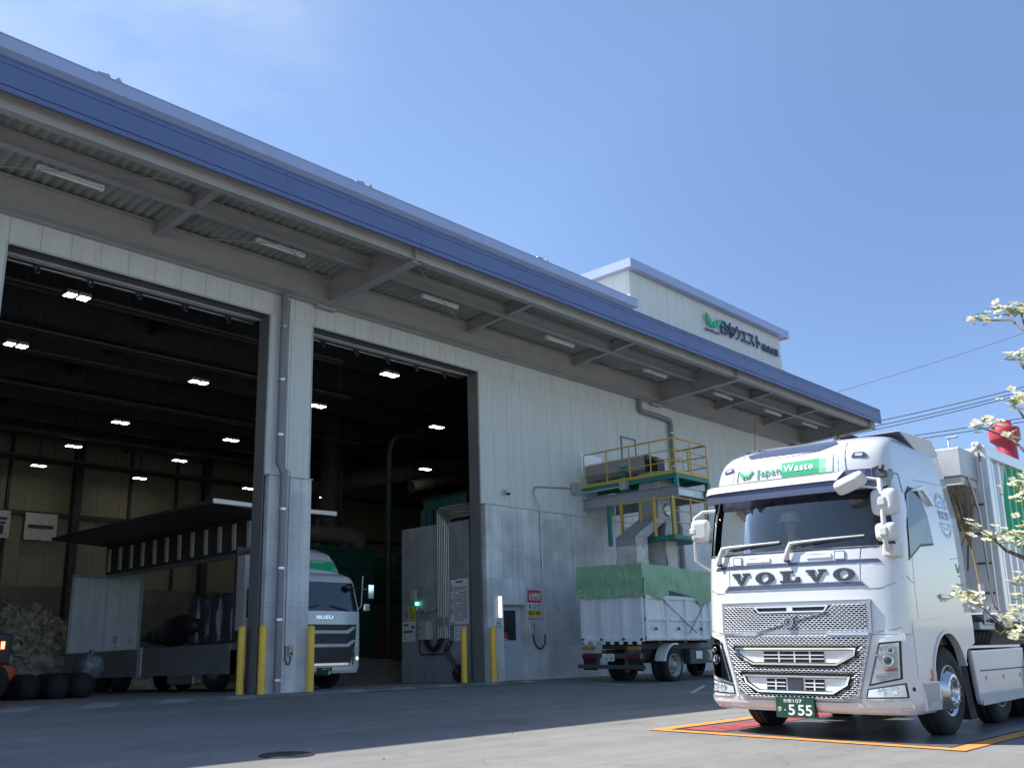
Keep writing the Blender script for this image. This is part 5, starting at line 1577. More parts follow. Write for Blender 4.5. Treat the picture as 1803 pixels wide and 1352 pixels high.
g.grid(110, 24, lambda u, v: (T0 + u * CL, -CW - .075 + wob(u * CL, 0, v * .8) - .02 * math.sin(PI * v), tarp_low(u * CL) + (TZ - .10 * u - .012 * abs(math.sin(u * 9.4)) - tarp_low(u * CL)) * v))
g.grid(80, 24, lambda u, v: (T0 - .03 + wob(1, u * 2, v), CW + .07 - u * (2 * CW + .14), 2.13 + (TZ - .008 * abs(math.sin(u * 6.3)) - 2.13) * v))
g.grid(60, 14, lambda u, v: (T0 + u * CL, CW + .07 + wob(u * CL, 3, v), 2.13 + (TZ - .10 * u - 2.13) * v))
g.grid(20, 10, lambda u, v: (T0 + CL, -CW - .07 + u * (2 * CW + .14), 2.05 + (TZ - .10 - 2.05) * v))
cv = g.build('sheet', 'tarp_green', tp, **L)
g = MB()
for a, b in (((.75, -CW - .09, 2.06), (2.3, -CW - .10, 1.22)), ((2.72, -CW - .11, 1.98), (1.95, -CW - .10, 1.20))): g.piece(); g.tube([a, b], .012, 5)
g.build('strap', 'cable', tp, **L)
g = MB()
for x in (T0 + .0, T0 + 1.2, T0 + 2.3, T0 + CL - .02): g.piece(); g.box(x, x + .04, -CW, -CW + .04, 2.1, 2.9 - x * .025); g.box(x, x + .04, CW - .04, CW, 2.1, 2.9 - x * .025)
g.build('raised_post', 'white_worn', tp, **L)
# ------------------------------------------------------------------ the white tractor unit on the weighbridge
tu = thing('tractor_truck', 'large white tractor truck with silver mesh grille standing on the weighbridge', 'truck', (12.2, 5.49, gz(5.49)), (math.atan(SL), 0, 0))
tu.scale = (1, 1.042, 1)
CF = Front([(.28, 1.16, -1.30), (.34, 1.20, -1.36), (.45, 1.2, -1.38), (.62, 1.2, -1.37), (1.0, 1.2, -1.37), (1.13, 1.2, -1.365), (1.5, 1.2, -1.34), (1.75, 1.2, -1.32), (1.95, 1.2, -1.295), (2.10, 1.198, -1.275),
            (2.3, 1.19, -1.25), (2.55, 1.17, -1.22), (2.78, 1.135, -1.185), (3.06, 1.095, -1.15), (3.18, 1.07, -1.12), (3.28, 1.045, -1.06), (3.36, 1.015, -.96), (3.43, .975, -.80), (3.48, .93, -.60), (3.53, .83, -.25)], .44)
BK = .95
WZ0, WZ1 = 2.10, 2.78
g = MB()
cab_loft(g, CF, [1.13, 1.2, 1.35, 1.5, 1.62, 1.75, 1.85, 1.95, 2.03, 2.10, 2.2, 2.3, 2.42, 2.55, 2.66, 2.78, 2.88, 2.97, 3.06, 3.12, 3.18, 3.23, 3.28, 3.32, 3.36, 3.395, 3.43, 3.455, 3.48, 3.505, 3.53], BK,
         skip=lambda x, y, z, f: (f and WZ0 < z < WZ1 and abs(y) < .95 * CF.hw(z)) or (y > 1 and not f and -.62 < x < .1 and 2.10 < z < 2.66), close_top=True)
cabm = g.build('cab', 'white_paint', tu, **L)
g = MB()
cab_loft(g, CF, [.28, .30, .34, .40, .45, .53, .62, .75, .88, 1.0, 1.06, 1.125], -.42)
g.build('front_fascia', 'white_paint', tu, **L)
g = MB(); g.box(-.9, .93, -1.1, 1.1, 1.0, 1.12); g.box(-1.1, -.42, -1.1, 1.1, .45, 1.0); g.build('cab_floor', 'black_plastic', tu, **L)
g = MB(); conform(g, [(-1.165, .30), (1.165, .30), (1.175, .36), (1.165, .425), (.74, .435), (.70, .40), (-.70, .40), (-.74, .435), (-1.165, .425), (-1.175, .36)], CF, .028, .05); g.build('bumper', 'white_paint', tu, bevel=.012, seg=3, **L)
# wheel arch panel and lower door skirt
WR = .60
arch = [(.02 + WR * math.cos(t), .50 + WR * math.sin(t) * 1.12) for t in [PI * (.93 - .80 * k / 18) for k in range(19)]]
pts = [(-.98, .66), (-.50, .64)] + arch + [(.66, .93), (.97, 1.02), (BK + .04, 1.22), (BK + .02, 1.4), (-1.0, 1.25)]
for s in (-1, 1):
    g = MB(); g.prism(pts, 'y', s * 1.165, s * 1.208); ap = g.build('arch_panel', 'white_paint', tu, bevel=.008, **L)
    a2 = [(.02 + (WR - .03) * math.cos(t), .50 + (WR - .03) * math.sin(t) * 1.12) for t in [PI * (.13 + .80 * k / 18) for k in range(19)]]
    g = MB(); g.prism(arch + a2, 'y', s * 1.14, s * 1.222); g.build('arch_lip', 'white_paint', ap, **L)
    g = MB(); g.prism([(-.62, .95), (-.5, .62)] + arch + [(.6, .60), (.72, .62), (.75, 1.2), (-.62, 1.2)], 'y', s * .75, s * 1.12); g.build('arch_liner', 'black_plastic', ap, **L)
    # entry step behind the bumper corner
    g = MB(); g.box(-.86, -.36, s * 1.10, s * 1.212, .30, .615); st = g.build('entry_step', 'white_paint', tu, bevel=.02, **L)
    g = MB(); g.prism([(-.86, .60), (-.42, .60), (-.44, .36), (-.80, .36)], 'y', s * 1.2115, s * 1.2155); g.build('step_recess', 'satin_grey', st, **L)
    g = MB(); g.box(-.80, -.45, s * 1.214, s * 1.232, .355, .40); g.build('tread_plate', 'alu_dull', st, **L)
    # panel seams on the cab side
    g = MB()
    yy = lambda z: s * (CF.hw(z) + .002)
    def seam(mb, p):
        for (x0, z0), (x1, z1) in zip(p, p[1:]):
            d = Vector((x1 - x0, 0, z1 - z0)); n = Vector((-d.z, 0, d.x)).normalized() * .004
            mb.add([(x0 - n.x, yy(z0), z0 - n.z), (x1 - n.x, yy(z1), z1 - n.z), (x1 + n.x, yy(z1), z1 + n.z), (x0 + n.x, yy(z0), z0 + n.z)], [(0, 1, 2, 3)])
    seam(g, [(-.80, 1.30), (-.81, 1.6), (-.80, 1.85), (-.78, 2.0)])
    seam(g, [(.45, 2.02), (.93, 2.06)]); seam(g, [(.36, 1.28), (.94, 1.30)]); seam(g, [(-.25, 2.93), (.93, 2.98)]); seam(g, [(-1.0, 1.76), (-.9, 1.70), (-.81, 1.69)])
    g.build('panel_seam', 'navy_strip', cabm, **L)
    # side window with its black rubber
    def side_poly(mb, poly, off, d):
        vs = [(x, s * (CF.hw(z) + off), z) for x, z in poly] + [(x, s * (CF.hw(z) + off - d), z) for x, z in poly]
        n = len(poly)
        mb.add(vs, [tuple(range(n)), tuple(range(2 * n - 1, n - 1, -1))] + [(i, (i + 1) % n, (i + 1) % n + n, i + n) for i in range(n)])
    W = [(-.86, 1.98), (-.50, 2.14), (-.08, 2.18), (-.12, 2.5), (-.22, 2.78), (-.48, 2.80), (-.64, 2.70), (-.80, 2.3)]
    g = MB(); (side_poly(g, ring_poly(W, -.028), .004, .004) if s < 0 else [side_poly(g, [W[k - 1], W[k], ring_poly(W, -.028)[k], ring_poly(W, -.028)[k - 1]], .004, .004) for k in range(len(W))]); sw_ = g.build('window_rubber', 'black_plastic', tu, **L)
    g = MB(); side_poly(g, W, .009, .004); g.build('side_window', 'window_dark' if s < 0 else 'door_glass', sw_, **L)
    g = MB(); g.box(-.06, .20, s * 1.205, s * 1.23, 1.53, 1.585); hd_ = g.build('door_handle', 'white_paint', tu, bevel=.012, **L)
    g = MB(); g.box(-.04, .18, s * 1.201, s * 1.206, 1.50, 1.53); g.build('handle_recess', 'satin_grey', hd_, **L)
    g = MB(); g.box(-.60, -.545, s * 1.205, s * 1.222, .62, .74); g.build('side_marker', 'lens_amber', tu, bevel=.006, **L)
    # outline of the round badge on the upper side
    g = MB()
    fb = lambda u, v, w: (.50 - u * s, s * (CF.hw(2.56 + v) + .003 + w), 2.56 + v)
    def ringarc(mb, r, a0, a1, w=.006):
        n = 22
        for k in range(n):
            t0, t1 = a0 + (a1 - a0) * k / n, a0 + (a1 - a0) * (k + 1) / n
            q = [((r - w) * math.cos(t0), (r - w) * math.sin(t0)), ((r + w) * math.cos(t0), (r + w) * math.sin(t0)), ((r + w) * math.cos(t1), (r + w) * math.sin(t1)), ((r - w) * math.cos(t1), (r - w) * math.sin(t1))]
            mb.add([fb(a * .82, b, .002) for a, b in q], [(0, 1, 2, 3)])
    for r in (.275, .245, .175):
        ringarc(g, r, rad(24), rad(156)); ringarc(g, r, rad(204), rad(336))
    for z in (.105, -.105): g.add([fb(a, b, .002) for a, b in ((-.21, z - .005), (.21, z - .005), (.21, z + .005), (-.21, z + .005))], [(0, 1, 2, 3)])
    g.add([fb(a, b, .002) for a, b in ((.17, .19), (.235, .27), (.245, .26), (.18, .18))], [(0, 1, 2, 3)]); g.add([fb(a, b, .002) for a, b in ((.18, .285), (.245, .285), (.245, .21), (.235, .21), (.235, .275), (.18, .275))], [(0, 1, 2, 3, 4, 5)])
    if s < 0: text_fit(g, 'VOLVO', fb, -.19, .19, -.055, .055, .012, .003)
    g.build('badge_outline', 'satin_grey', cabm, **L)
    if s < 0:
        fb2 = lambda u, v, w: (u, -CF.hw(v) - .003 - w, v)
        g = MB(); leaf_logo(g, fb2, .63, .78, 1.845, 1.975, .002); sl = g.build('side_logo', 'logo_green', tu, **L)
        g = MB(); text_fit(g, 'JapanWaste', fb2, .655, .76, 1.815, 1.83, 0, .002); text_fit(g, '日本ウエスト株式会社', fb2, .59, .85, 1.70, 1.735, .01, .002); text_rows(g, fb2, .64, .84, 1.56, 1.66, 3, .9)
        g.build('side_lettering', 'satin_grey', sl, **L)

# windscreen with the cab behind it
g = MB(); g.grid(24, 8, lambda u, v: (lambda z: (CF.x((u - .5) * 2 * .96 * CF.hw(z), z) + .003, (u - .5) * 2 * .96 * CF.hw(z), z))(WZ0 - .01 + (WZ1 - WZ0 + .02) * v)); ws = g.build('windscreen', 'windscreen_glass', tu, **L)
g = MB()
hwb = .955 * CF.hw(WZ0)
conform_frame(g, [(-hwb, WZ0 - .02), (hwb, WZ0 - .02), (.955 * CF.hw(WZ1), WZ1 + .01), (-.955 * CF.hw(WZ1), WZ1 + .01)], CF, .004, .01, .016); g.build('windscreen_border', 'black_plastic', ws, **L)
g = MB(); g.box(.6, .62, -1.08, 1.08, 1.12, 3.0); g.box(-.9, .6, -1.1, 1.1, 2.96, 2.99); g.box(-.62, .6, -1.09, -1.07, 1.12, 2.97); g.box(-.15, .6, 1.07, 1.09, 1.12, 2.97); g.box(-.62, -.15, 1.07, 1.09, 1.12, 2.1); g.box(-.62, -.15, 1.07, 1.09, 2.66, 2.97); cabin = g.build('cabin_lining', 'interior_grey', tu, **L)
g = MB(); g.prism([(-1.12, 1.5), (-.62, 1.5), (-.62, 1.95), (-.80, 2.06), (-1.12, 2.06)], 'y', -1.08, 1.08); g.prism([(-.75, 2.02), (-.6, 2.02), (-.62, 2.16), (-.74, 2.13)], 'y', .35, .9); g.build('dashboard', 'interior_grey', tu, **L)
for y in (.60, -.60):
    g = MB(); g.box(-.38, .14, y - .25, y + .25, 1.55, 1.72); g.prism([(.02, 1.7), (.16, 1.7), (.27, 2.35), (.17, 2.36)], 'y', y - .24, y + .24); g.prism([(.18, 2.38), (.27, 2.38), (.30, 2.60), (.21, 2.60)], 'y', y - .13, y + .13); g.box(-.3, .1, y - .2, y + .2, 1.12, 1.55)
    g.build('seat', 'seat_cloth', tu, bevel=.03, **L)
g = MB()
M = Matrix.Translation((-.56, .60, 2.10)) @ Matrix.Rotation(rad(-38), 4, 'Y')
n = 36
ring = [M @ Vector((.225 * math.cos(2 * PI * k / n), .225 * math.sin(2 * PI * k / n), 0)) for k in range(n + 1)]
g.tube(ring, .017, 8); g.cyl(M @ Vector((0, 0, 0)), M @ Vector((0, 0, -.35)), .045, n=10)
for a in (0, 2.2, 4.1): g.tube([M @ Vector((0, 0, 0)), M @ Vector((.21 * math.cos(a), .21 * math.sin(a), 0))], .016, 6)
g.build('steering_wheel', 'black_plastic', tu, **L)
g = MB(); g.box(-.93, -.85, .20, .32, 2.62, 2.78); g.piece(); g.box(-.92, -.84, -.25, -.12, 2.68, 2.8); g.build('dash_camera', 'black_plastic', tu, **L)

# outside visor, roof sign panel and lamps
VF = Front([(2.70, 1.12, -1.37), (2.85, 1.115, -1.355), (3.0, 1.10, -1.31)], .36, 4.0)
g = MB(); conform(g, [(-1.10, 2.73), (1.10, 2.73), (1.09, 2.97), (.70, 2.97), (.66, 2.945), (-1.10, 2.945)], VF, .0, .02); vi = g.build('sun_visor', 'navy_strip', tu, **L)
g = MB(); conform(g, [(-1.10, 2.86), (.66, 2.862), (.74, 2.957), (-1.095, 2.952)], VF, .022, .04); g.build('visor_lip', 'white_paint', vi, bevel=.006, **L)
g = MB()
for s in (-1, 1):
    vs = []
    for z, dz in ((2.73, 0), (2.96, 0)): vs += [(-.99, s * 1.105, z), (-.70, s * (CF.hw(z) + .004), z)]
    g.add(vs, [(0, 1, 3, 2)])
g.build('visor_end', 'navy_strip', vi, **L)
g = MB(); conform_frame(g, [(-.77, 2.99), (.60, 2.99), (.60, 3.225), (-.75, 3.205)], CF, .006, .012, .008); sp_ = g.build('sign_panel', 'white_plain', tu, **L)
g = MB()
conform(g, [(-.085, 3.0), (.38, 3.0), (.38, 3.214), (-.085, 3.205)], CF, .009, .014, step=.06); gb = g.build('green_band', 'logo_green', sp_, **L)
for u0, m_ in ((.38, 'logo_green_soft'), (.46, 'logo_green_pale')):
    g = MB(); conform(g, [(u0, 3.0), (u0 + .08, 3.0), (u0 + .08, 3.217), (u0, 3.214)], CF, .009, .014, step=.06); g.build('green_fade', m_, gb, **L)
f = CF.fn(.012)
g = MB(); leaf_logo(g, CF.fn(.012), -.665, -.465, 3.03, 3.145, .006); g.build('leaf_mark', 'logo_green', sp_, **L)
g = MB(); text_fit(g, 'Japan', f, -.42, -.105, 3.025, 3.145, .0, .006, 1.15); g.build('lettering', 'logo_green', sp_, **L)
g = MB(); text_fit(g, 'Waste', f, -.062, .31, 3.06, 3.15, .016, .006, 1.15); g.build('lettering', 'sign_white', gb, **L)
for s in (-1, 1):
    g = MB(); conform(g, [(s * .745, 3.155), (s * .90, 3.14), (s * .905, 3.175), (s * .87, 3.21), (s * .77, 3.21)], CF, .012, .014, step=.06); rl_ = g.build('roof_lamp', 'navy_strip', tu, **L)
    g = MB(); conform(g, [(s * .785, 3.165), (s * .86, 3.155), (s * .865, 3.19), (s * .79, 3.195)], CF, .018, .006, step=.06); g.build('lens', 'lens_clear', rl_, **L)
    g = MB(); conform(g, [(s * .688, 3.0), (s * .696, 3.0), (s * .66, 3.36), (s * .652, 3.36)], CF, .004, .004, step=.05); g.build('roof_seam', 'navy_strip', cabm, **L)
g = MB(); conform(g, [(-.50, 3.265), (.0, 3.262), (.38, 3.285), (.55, 3.36), (.45, 3.44), (-.45, 3.44), (-.62, 3.36)], CF, .010, .010, step=.04); g.build('roof_window', 'navy_strip', tu, **L)
g = MB(); g.tube([(-.62, .70, 3.40), (-.58, .70, 3.44), (-.45, .70, 3.50)], .022, 8); g.tube([(-.60, .70, 3.42), (-.56, .68, 3.95)], .005, 5); g.build('antenna', 'black_plastic', tu, **L)
g = MB(); g.box(-.5, -.32, -.55, -.35, 3.515, 3.535); g.cyl((-.25, -.25, 3.5), (-.25, -.25, 3.60), .05, .03, 10); g.build('roof_fitting', 'black_plastic', tu, **L)
g = MB(); g.prism([(-.20, 3.545), (.10, 3.45), (.36, 3.345), (1.04, 3.36), (1.10, 3.43), (.90, 3.60), (-.16, 3.575)], 'y', -1.0, 1.0); ad = g.build('roof_air_deflector', 'beige_panel', tu, bevel=.05, seg=3, **L)
g = MB(); g.prism([(-.24, 3.552), (.08, 3.44), (.35, 3.325), (1.05, 3.342), (1.05, 3.36), (.36, 3.345), (.10, 3.46), (-.20, 3.56)], 'y', -1.004, 1.004); g.build('deflector_seal', 'navy_strip', ad, **L)
for s in (-1, 1):
    g = MB(); g.box(BK - .02, BK + .10, s * 1.14 - .02, s * 1.14 + .02, 1.3, 2.05); g.prism([(BK - .02, 2.05), (BK + .1, 2.05), (BK + .08, 3.3), (BK - .02, 3.3)], 'y', s * 1.02 - .02, s * 1.02 + .02) if False else None
    g.build('side_extender', 'white_paint', tu, bevel=.01, **L)

# wiper panel, strips and the brand lettering
g = MB(); conform(g, [(-1.02, 1.915), (1.02, 1.915), (.98, 1.955), (-.98, 1.955)], CF, .008, .012); g.build('upper_strip', 'navy_strip', tu, **L)
g = MB(); conform(g, [(-.86, 1.655), (.86, 1.655), (.80, 1.705), (-.80, 1.705)], CF, .008, .012); g.build('lower_strip', 'navy_strip', tu, **L)
g = MB(); conform_frame(g, [(-.875, 1.645), (.875, 1.645), (.81, 1.715), (-.81, 1.715)], CF, .010, .014, .010); g.build('strip_edge', 'satin_grey', tu, **L)
g = MB()
for u0, u1, z0, z1 in ((-.57, -.25, 1.985, 2.03), (.20, .49, 1.995, 2.04), (-.74, -.62, 1.965, 2.055), (.53, .645, 1.965, 2.06)):
    g.piece(); conform(g, [(u0, z0), (u1, z0), (u1, z1), (u0, z1)], CF, .014, .016)
hp = g.build('hinge_panel', 'white_paint', tu, bevel=.004, **L)
g = MB()
for u0, u1, z0, z1 in ((-.74, -.62, 1.965, 2.055), (.53, .645, 1.965, 2.06)): conform_frame(g, [(u0, z0), (u1, z0), (u1, z1), (u0, z1)], CF, .016, .004, .005)
g.build('panel_gap', 'navy_strip', hp, **L)
for y0, y1, zt in ((.93, .12, 2.21), (.02, -.86, 2.22)):
    g = MB()
    q = lambda y, z, o: (CF.x(y, min(z, 2.12)) - o + max(0, z - 2.12) * .3, y, z)
    g.tube([q(y0, 1.99, .02), q(y0, 2.0, .05), q(y0 - .02, 2.1, .06), q(y0 - .05, 2.175, .06), q(y0 - .15, 2.185, .05), q((y0 + y1) / 2, zt - .02, .05), q(y1, zt, .03)], [.028, .028, .025, .022, .018, .014, .008], 8)
    wp = g.build('wiper_arm', 'white_plain', tu, **L)
    g = MB(); g.tube([q(y0 - .15, 2.15, .035), q((y0 + y1) / 2, zt - .045, .035), q(y1, zt - .015, .025)], .012, 6); g.build('wiper_blade', 'black_plastic', wp, **L)
    g = MB(); p = Vector(q(y0, 1.985, .02)); g.cyl(p, p + Vector((-.045, 0, 0)), .028, n=12); g.build('pivot', 'black_plastic', wp, **L)


def slab_letters():
    """wide slab-serif capitals in a unit box each: V O L V O"""
    V = [(0, 1), (0, .80), (.10, .80), (.40, 0), (.56, 0), (.86, .80), (1.0, .80), (1.0, 1), (.60, 1), (.60, .80), (.69, .80), (.50, .27), (.34, .80), (.43, .80), (.43, 1)]
    Lq = [(0, 1), (0, .82), (.16, .82), (.16, .18), (0, .18), (0, 0), (1, 0), (1, .45), (.82, .45), (.78, .18), (.46, .18), (.46, .82), (.66, .82), (.66, 1)]
    O = []
    for k in range(32):
        a, b = 2 * PI * k / 32, 2 * PI * (k + 1) / 32
        O.append([(.5 + .5 * math.cos(a), .5 + .52 * math.sin(a)), (.5 + .5 * math.cos(b), .5 + .52 * math.sin(b)), (.5 + .23 * math.cos(b), .5 + .36 * math.sin(b)), (.5 + .23 * math.cos(a), .5 + .36 * math.sin(a))])
    return [[V], O, [Lq], [V], O]


g = MB()
for s in (-1, 1):
    for P in ([(s * .795, 1.71), (s * .80, 1.90)], [(s * .80, 1.96), (s * .815, 2.08)], [(s * .885, 1.62), (s * 1.0, 1.63), (s * 1.12, 1.68), (s * 1.18, 1.74)], [(s * .92, 1.15), (s * 1.1, 1.18), (s * 1.19, 1.22)]):
        for (u0, z0), (u1, z1) in zip(P, P[1:]):
            if abs(u1 - u0) > abs(z1 - z0): conform(g, [(u0, z0 - .003), (u1, z1 - .003), (u1, z1 + .003), (u0, z0 + .003)], CF, .0025, .003)
            else: conform(g, [(u0 - .003, z0), (u0 + .003, z0), (u1 + .003, z1), (u1 - .003, z1)], CF, .0025, .003)
g.build('panel_seam', 'navy_strip', cabm, **L)
g = MB()
f = CF.fn(.004)
for k, polys in enumerate(slab_letters()):
    u0 = -.745 + k * .314; w = .235
    for p in polys: g.flat([(u0 + a * w, 1.725 + b * .135) for a, b in p], f, .018)
g.build('brand_lettering', 'letter_dark', tu, **L)


# mesh grilles
def inside(p, poly):
    c = False; n = len(poly)
    for i in range(n):
        a, b = poly[i], poly[(i + 1) % n]
        if (a[1] > p[1]) != (b[1] > p[1]) and p[0] < (b[0] - a[0]) * (p[1] - a[1]) / (b[1] - a[1]) + a[0]: c = not c
    return c


UPG = [(-.86, 1.175), (.86, 1.175), (.87, 1.465), (-.87, 1.465)]
LOG = [(-.86, 1.125), (.86, 1.125), (.83, 1.0), (.685, .48), (.54, .435), (-.54, .435), (-.685, .48), (-.83, 1.0)]
TS = [(-.45, 1.455), (.45, 1.455), (.40, 1.38), (-.40, 1.38)]
S1 = [(-.72, .985), (.72, .985), (.70, .90), (.50, .795), (-.50, .795), (-.70, .90)]
S2 = [(-.635, .68), (.635, .68), (.60, .585), (.44, .49), (-.44, .49), (-.60, .585)]


def hexmesh(mb, poly, holes, off, depth=.03):
    a, h = .0262, .0150
    depth = .012
    fn = CF.fn(off)
    z = min(p[1] for p in poly); r = 0
    while z < max(p[1] for p in poly):
        u = -.9 + (a if r % 2 else 0)
        while u < .9:
            if inside((u, z), poly) and not any(inside((u, z), q) for q in holes):
                o = [(u + x * a, z + y * h) for x, y in ((0, 1), (1, .5), (1, -.5), (0, -1), (-1, -.5), (-1, .5))]
                i = [(u + x * a * .80, z + y * h * .70) for x, y in ((0, 1), (1, .55), (1, -.55), (0, -1), (-1, -.55), (-1, .55))]
                vs = [fn(p, q, 0) for p, q in o] + [fn(p, q, .004) for p, q in i] + [fn(p, q, -depth) for p, q in i]
                fs = []
                for k in range(6):
                    m = (k + 1) % 6
                    fs += [(k, k + 6, m + 6, m), (k + 6, k + 12, m + 12, m + 6)]
                mb.add(vs, fs)
            u += 2 * a
        z += 1.5 * h; r += 1


g = MB(); conform(g, [(-.86, 1.15), (.86, 1.15), (.87, 1.49), (-.87, 1.49)], CF, .004, .006); gu = g.build('upper_grille', 'black_plastic', tu, **L)
g = MB(); hexmesh(g, UPG, [ring_poly(TS, -.02)], .036); g.build('mesh', 'grille_silver', gu, normals=False, **L)
g = MB(); conform_frame(g, [(-.885, 1.145), (.885, 1.145), (.895, 1.505), (-.895, 1.505)], CF, .038, .04, .035); conform(g, [(-.87, 1.455), (.87, 1.455), (.87, 1.49), (-.87, 1.49)], CF, .037, .03); g.build('grille_frame', 'satin_grey', gu, bevel=.004, **L)
g = MB(); conform_frame(g, TS, CF, .045, .035, .016); conform(g, [(-.04, 1.385), (.03, 1.385), (.03, 1.45), (-.04, 1.45)], CF, .044, .03); g.build('top_slot', 'grille_silver', gu, **L)
g = MB()
f = CF.fn(.046)
bar = [(-.45, 1.165), (-.41, 1.165), (.44, 1.385), (.40, 1.385)]
g.flat(bar, f, .012)
e_ = g.build('diagonal_bar', 'satin_grey', gu, **L)
g = MB()
for r0, r1, w in ((.046, .060, .03), (.022, .030, .022)):
    for k in range(24):
        a, b = 2 * PI * k / 24, 2 * PI * (k + 1) / 24
        c0 = (-.015, 1.272)
        g.flat([(c0[0] + r1 * math.cos(a), c0[1] + r1 * math.sin(a)), (c0[0] + r1 * math.cos(b), c0[1] + r1 * math.sin(b)), (c0[0] + r0 * math.cos(b), c0[1] + r0 * math.sin(b)), (c0[0] + r0 * math.cos(a) + 1e-5, c0[1] + r0 * math.sin(a))], f, w)
g.flat([(.03, 1.312), (.06, 1.345), (.035, 1.345), (.075, 1.36), (.07, 1.32), (.066, 1.338), (.04, 1.306)], f, .02); g.build('round_badge', 'satin_grey', e_, **L)
g = MB(); conform(g, [(-.86, 1.12), (.86, 1.12), (.83, 1.0), (.68, .47), (.53, .43), (-.53, .43), (-.68, .47), (-.83, 1.0)], CF, .004, .006); glw = g.build('lower_grille', 'black_plastic', tu, **L)
g = MB(); hexmesh(g, LOG, [ring_poly(S1, -.03), ring_poly(S2, -.03)], .036); g.build('mesh', 'grille_silver', glw, **L)
g = MB(); conform_frame(g, [(-.88, 1.135), (.88, 1.135), (.85, 1.0), (.705, .455), (.55, .41), (-.55, .41), (-.705, .455), (-.85, 1.0)], CF, .034, .04, .028); g.build('grille_frame', 'satin_grey', glw, bevel=.004, **L)
for P, ins, nb, gap in ((S1, .045, 3, None), (S2, .04, 3, (-.08, .09))):
    g = MB(); conform_frame(g, P, CF, .055, .05, .02); fr1 = g.build('intake_frame', 'chrome', glw, bevel=.004, **L)
    g = MB(); conform(g, ring_poly(P, .028), CF, .020, .012); g.build('intake_back', 'white_paint', fr1, **L)
    zt, zb = P[0][1] - .04, P[3][1] + .03
    uw = .36 if P is S1 else .34
    g = MB()
    spans = [(-uw, uw)] if gap is None else [(-uw, gap[0] - .03), (gap[1] + .03, uw)]
    for a, b in spans: g.piece(); conform(g, [(a, zb), (b, zb), (b, zt), (a, zt)], CF, .024, .01)
    g.build('intake_opening', 'black_rubber', fr1, **L)
    g = MB()
    for a, b in spans:
        for k in range(1, nb): z = zb + (zt - zb) * k / nb; conform(g, [(a, z - .006), (b, z - .006), (b, z + .006), (a, z + .006)], CF, .036, .016)
        m_ = (a + b) / 2
        vv = (m_,) if gap else (a + (b - a) * .27, m_ + .02, a + (b - a) * .78)
        for q in vv: conform(g, [(q - .008, zb), (q + .008, zb), (q + .008, zt), (q - .008, zt)], CF, .037, .016)
    g.build('louvre', 'white_paint', fr1, **L)
    if gap:
        g = MB(); conform(g, [(gap[0], zb - .02), (gap[1], zb - .02), (gap[1], zt + .01), (gap[0], zt + .01)], CF, .045, .03); g.build('radar_cover', 'letter_dark', fr1, **L)
g = MB(); conform(g, [(-.86, 1.122), (-.45, 1.122), (-.38, 1.145), (-.86, 1.145)], CF, .05, .03); conform(g, [(.45, 1.122), (.86, 1.122), (.86, 1.145), (.40, 1.145)], CF, .05, .03); g.build('grille_ledge', 'alu', glw, **L)

# lamps in the corners
for s in (-1, 1):
    P = [(s * .95, 1.02), (s * 1.115, 1.04), (s * 1.10, .67), (s * .83, .605)]
    g = MB(); conform(g, ring_poly(P, -.018), CF, .008, .012, step=.05); hl = g.build('headlight', 'black_plastic', tu, **L)
    g = MB(); conform(g, P, CF, .012, .006, step=.05); g.build('reflector', 'lens_clear', hl, **L)
    f = CF.fn(.012)
    for u, z, r in ((s * 1.01, .85, .055), (s * 1.04, .96, .032)):
        p = Vector(f(u, z, 0)); d = Vector((-1, .35 * -s, 0)).normalized()
        g = MB(); g.lathe([(r, 0), (r * 1.05, .03), (r * .86, .034), (r * .72, .01), (r * .55, .016), (0, .034)], p, d, 26); g.build('projector', 'chrome', hl, **L)
        g = MB(); g.lathe([(r * .62, .02), (r * .5, .034), (0, .04)], p, d, 20); g.build('projector_lens', 'window_dark', hl, **L)
    g = MB(); conform(g, [(s * .98, .735), (s * 1.09, .745), (s * 1.09, .775), (s * .97, .765)], CF, .022, .008, step=.05); g.build('turn_signal', 'lens_amber', hl, **L)
    g = MB(); conform(g, [(s * .90, .90), (s * 1.10, .945), (s * 1.10, .955), (s * .90, .912)], CF, .026, .01, step=.05); conform(g, [(s * .87, .70), (s * 1.1, .735), (s * 1.1, .742), (s * .87, .71)], CF, .026, .01, step=.05); g.build('divider', 'chrome', hl, **L)
    g = MB(); conform(g, P, CF, .045, .003, step=.05); g.build('cover_glass', 'lens_glass', hl, **L)
    P2 = [(s * .94, 1.04), (s * .955, 1.075), (s * 1.16, 1.14), (s * 1.165, 1.06)]
    g = MB(); conform(g, P2, CF, .03, .04, step=.05); g.build('light_brow', 'chrome' if s < 0 else 'lens_clear', hl, **L)
    P3 = [(s * .80, .54), (s * 1.13, .60), (s * 1.14, .475), (s * .785, .465)]
    g = MB(); conform(g, ring_poly(P3, -.014), CF, .006, .01, step=.05); fg = g.build('fog_light', 'black_plastic', tu, **L)
    g = MB(); conform(g, P3, CF, .010, .006, step=.05); g.build('reflector', 'lens_clear', fg, **L)
    f = CF.fn(.010)
    for u, z in ((s * .93, .52), (s * 1.05, .535)):
        p = Vector(f(u, z, 0)); g = MB(); g.lathe([(.045, 0), (.045, .014), (.03, .016), (.02, .008), (0, .012)], p, (-1, 0, 0), 20); g.build('bulb', 'chrome', fg, **L)
    g = MB(); conform(g, [(s * .715, .28), (s * .722, .28), (s * .722, .46), (s * .715, .46)], CF, .002, .004); g.build('bumper_seam', 'navy_strip', tu, **L)
    g = MB(); p = Vector(CF.fn(.004)(s * 1.185, .55, 0)); g.lathe([(0, .004), (.022, .004), (.022, 0)], p, (-.5, -s * -1 * -1, 0), 14); g.build('tow_cover', 'black_plastic', tu, **L)
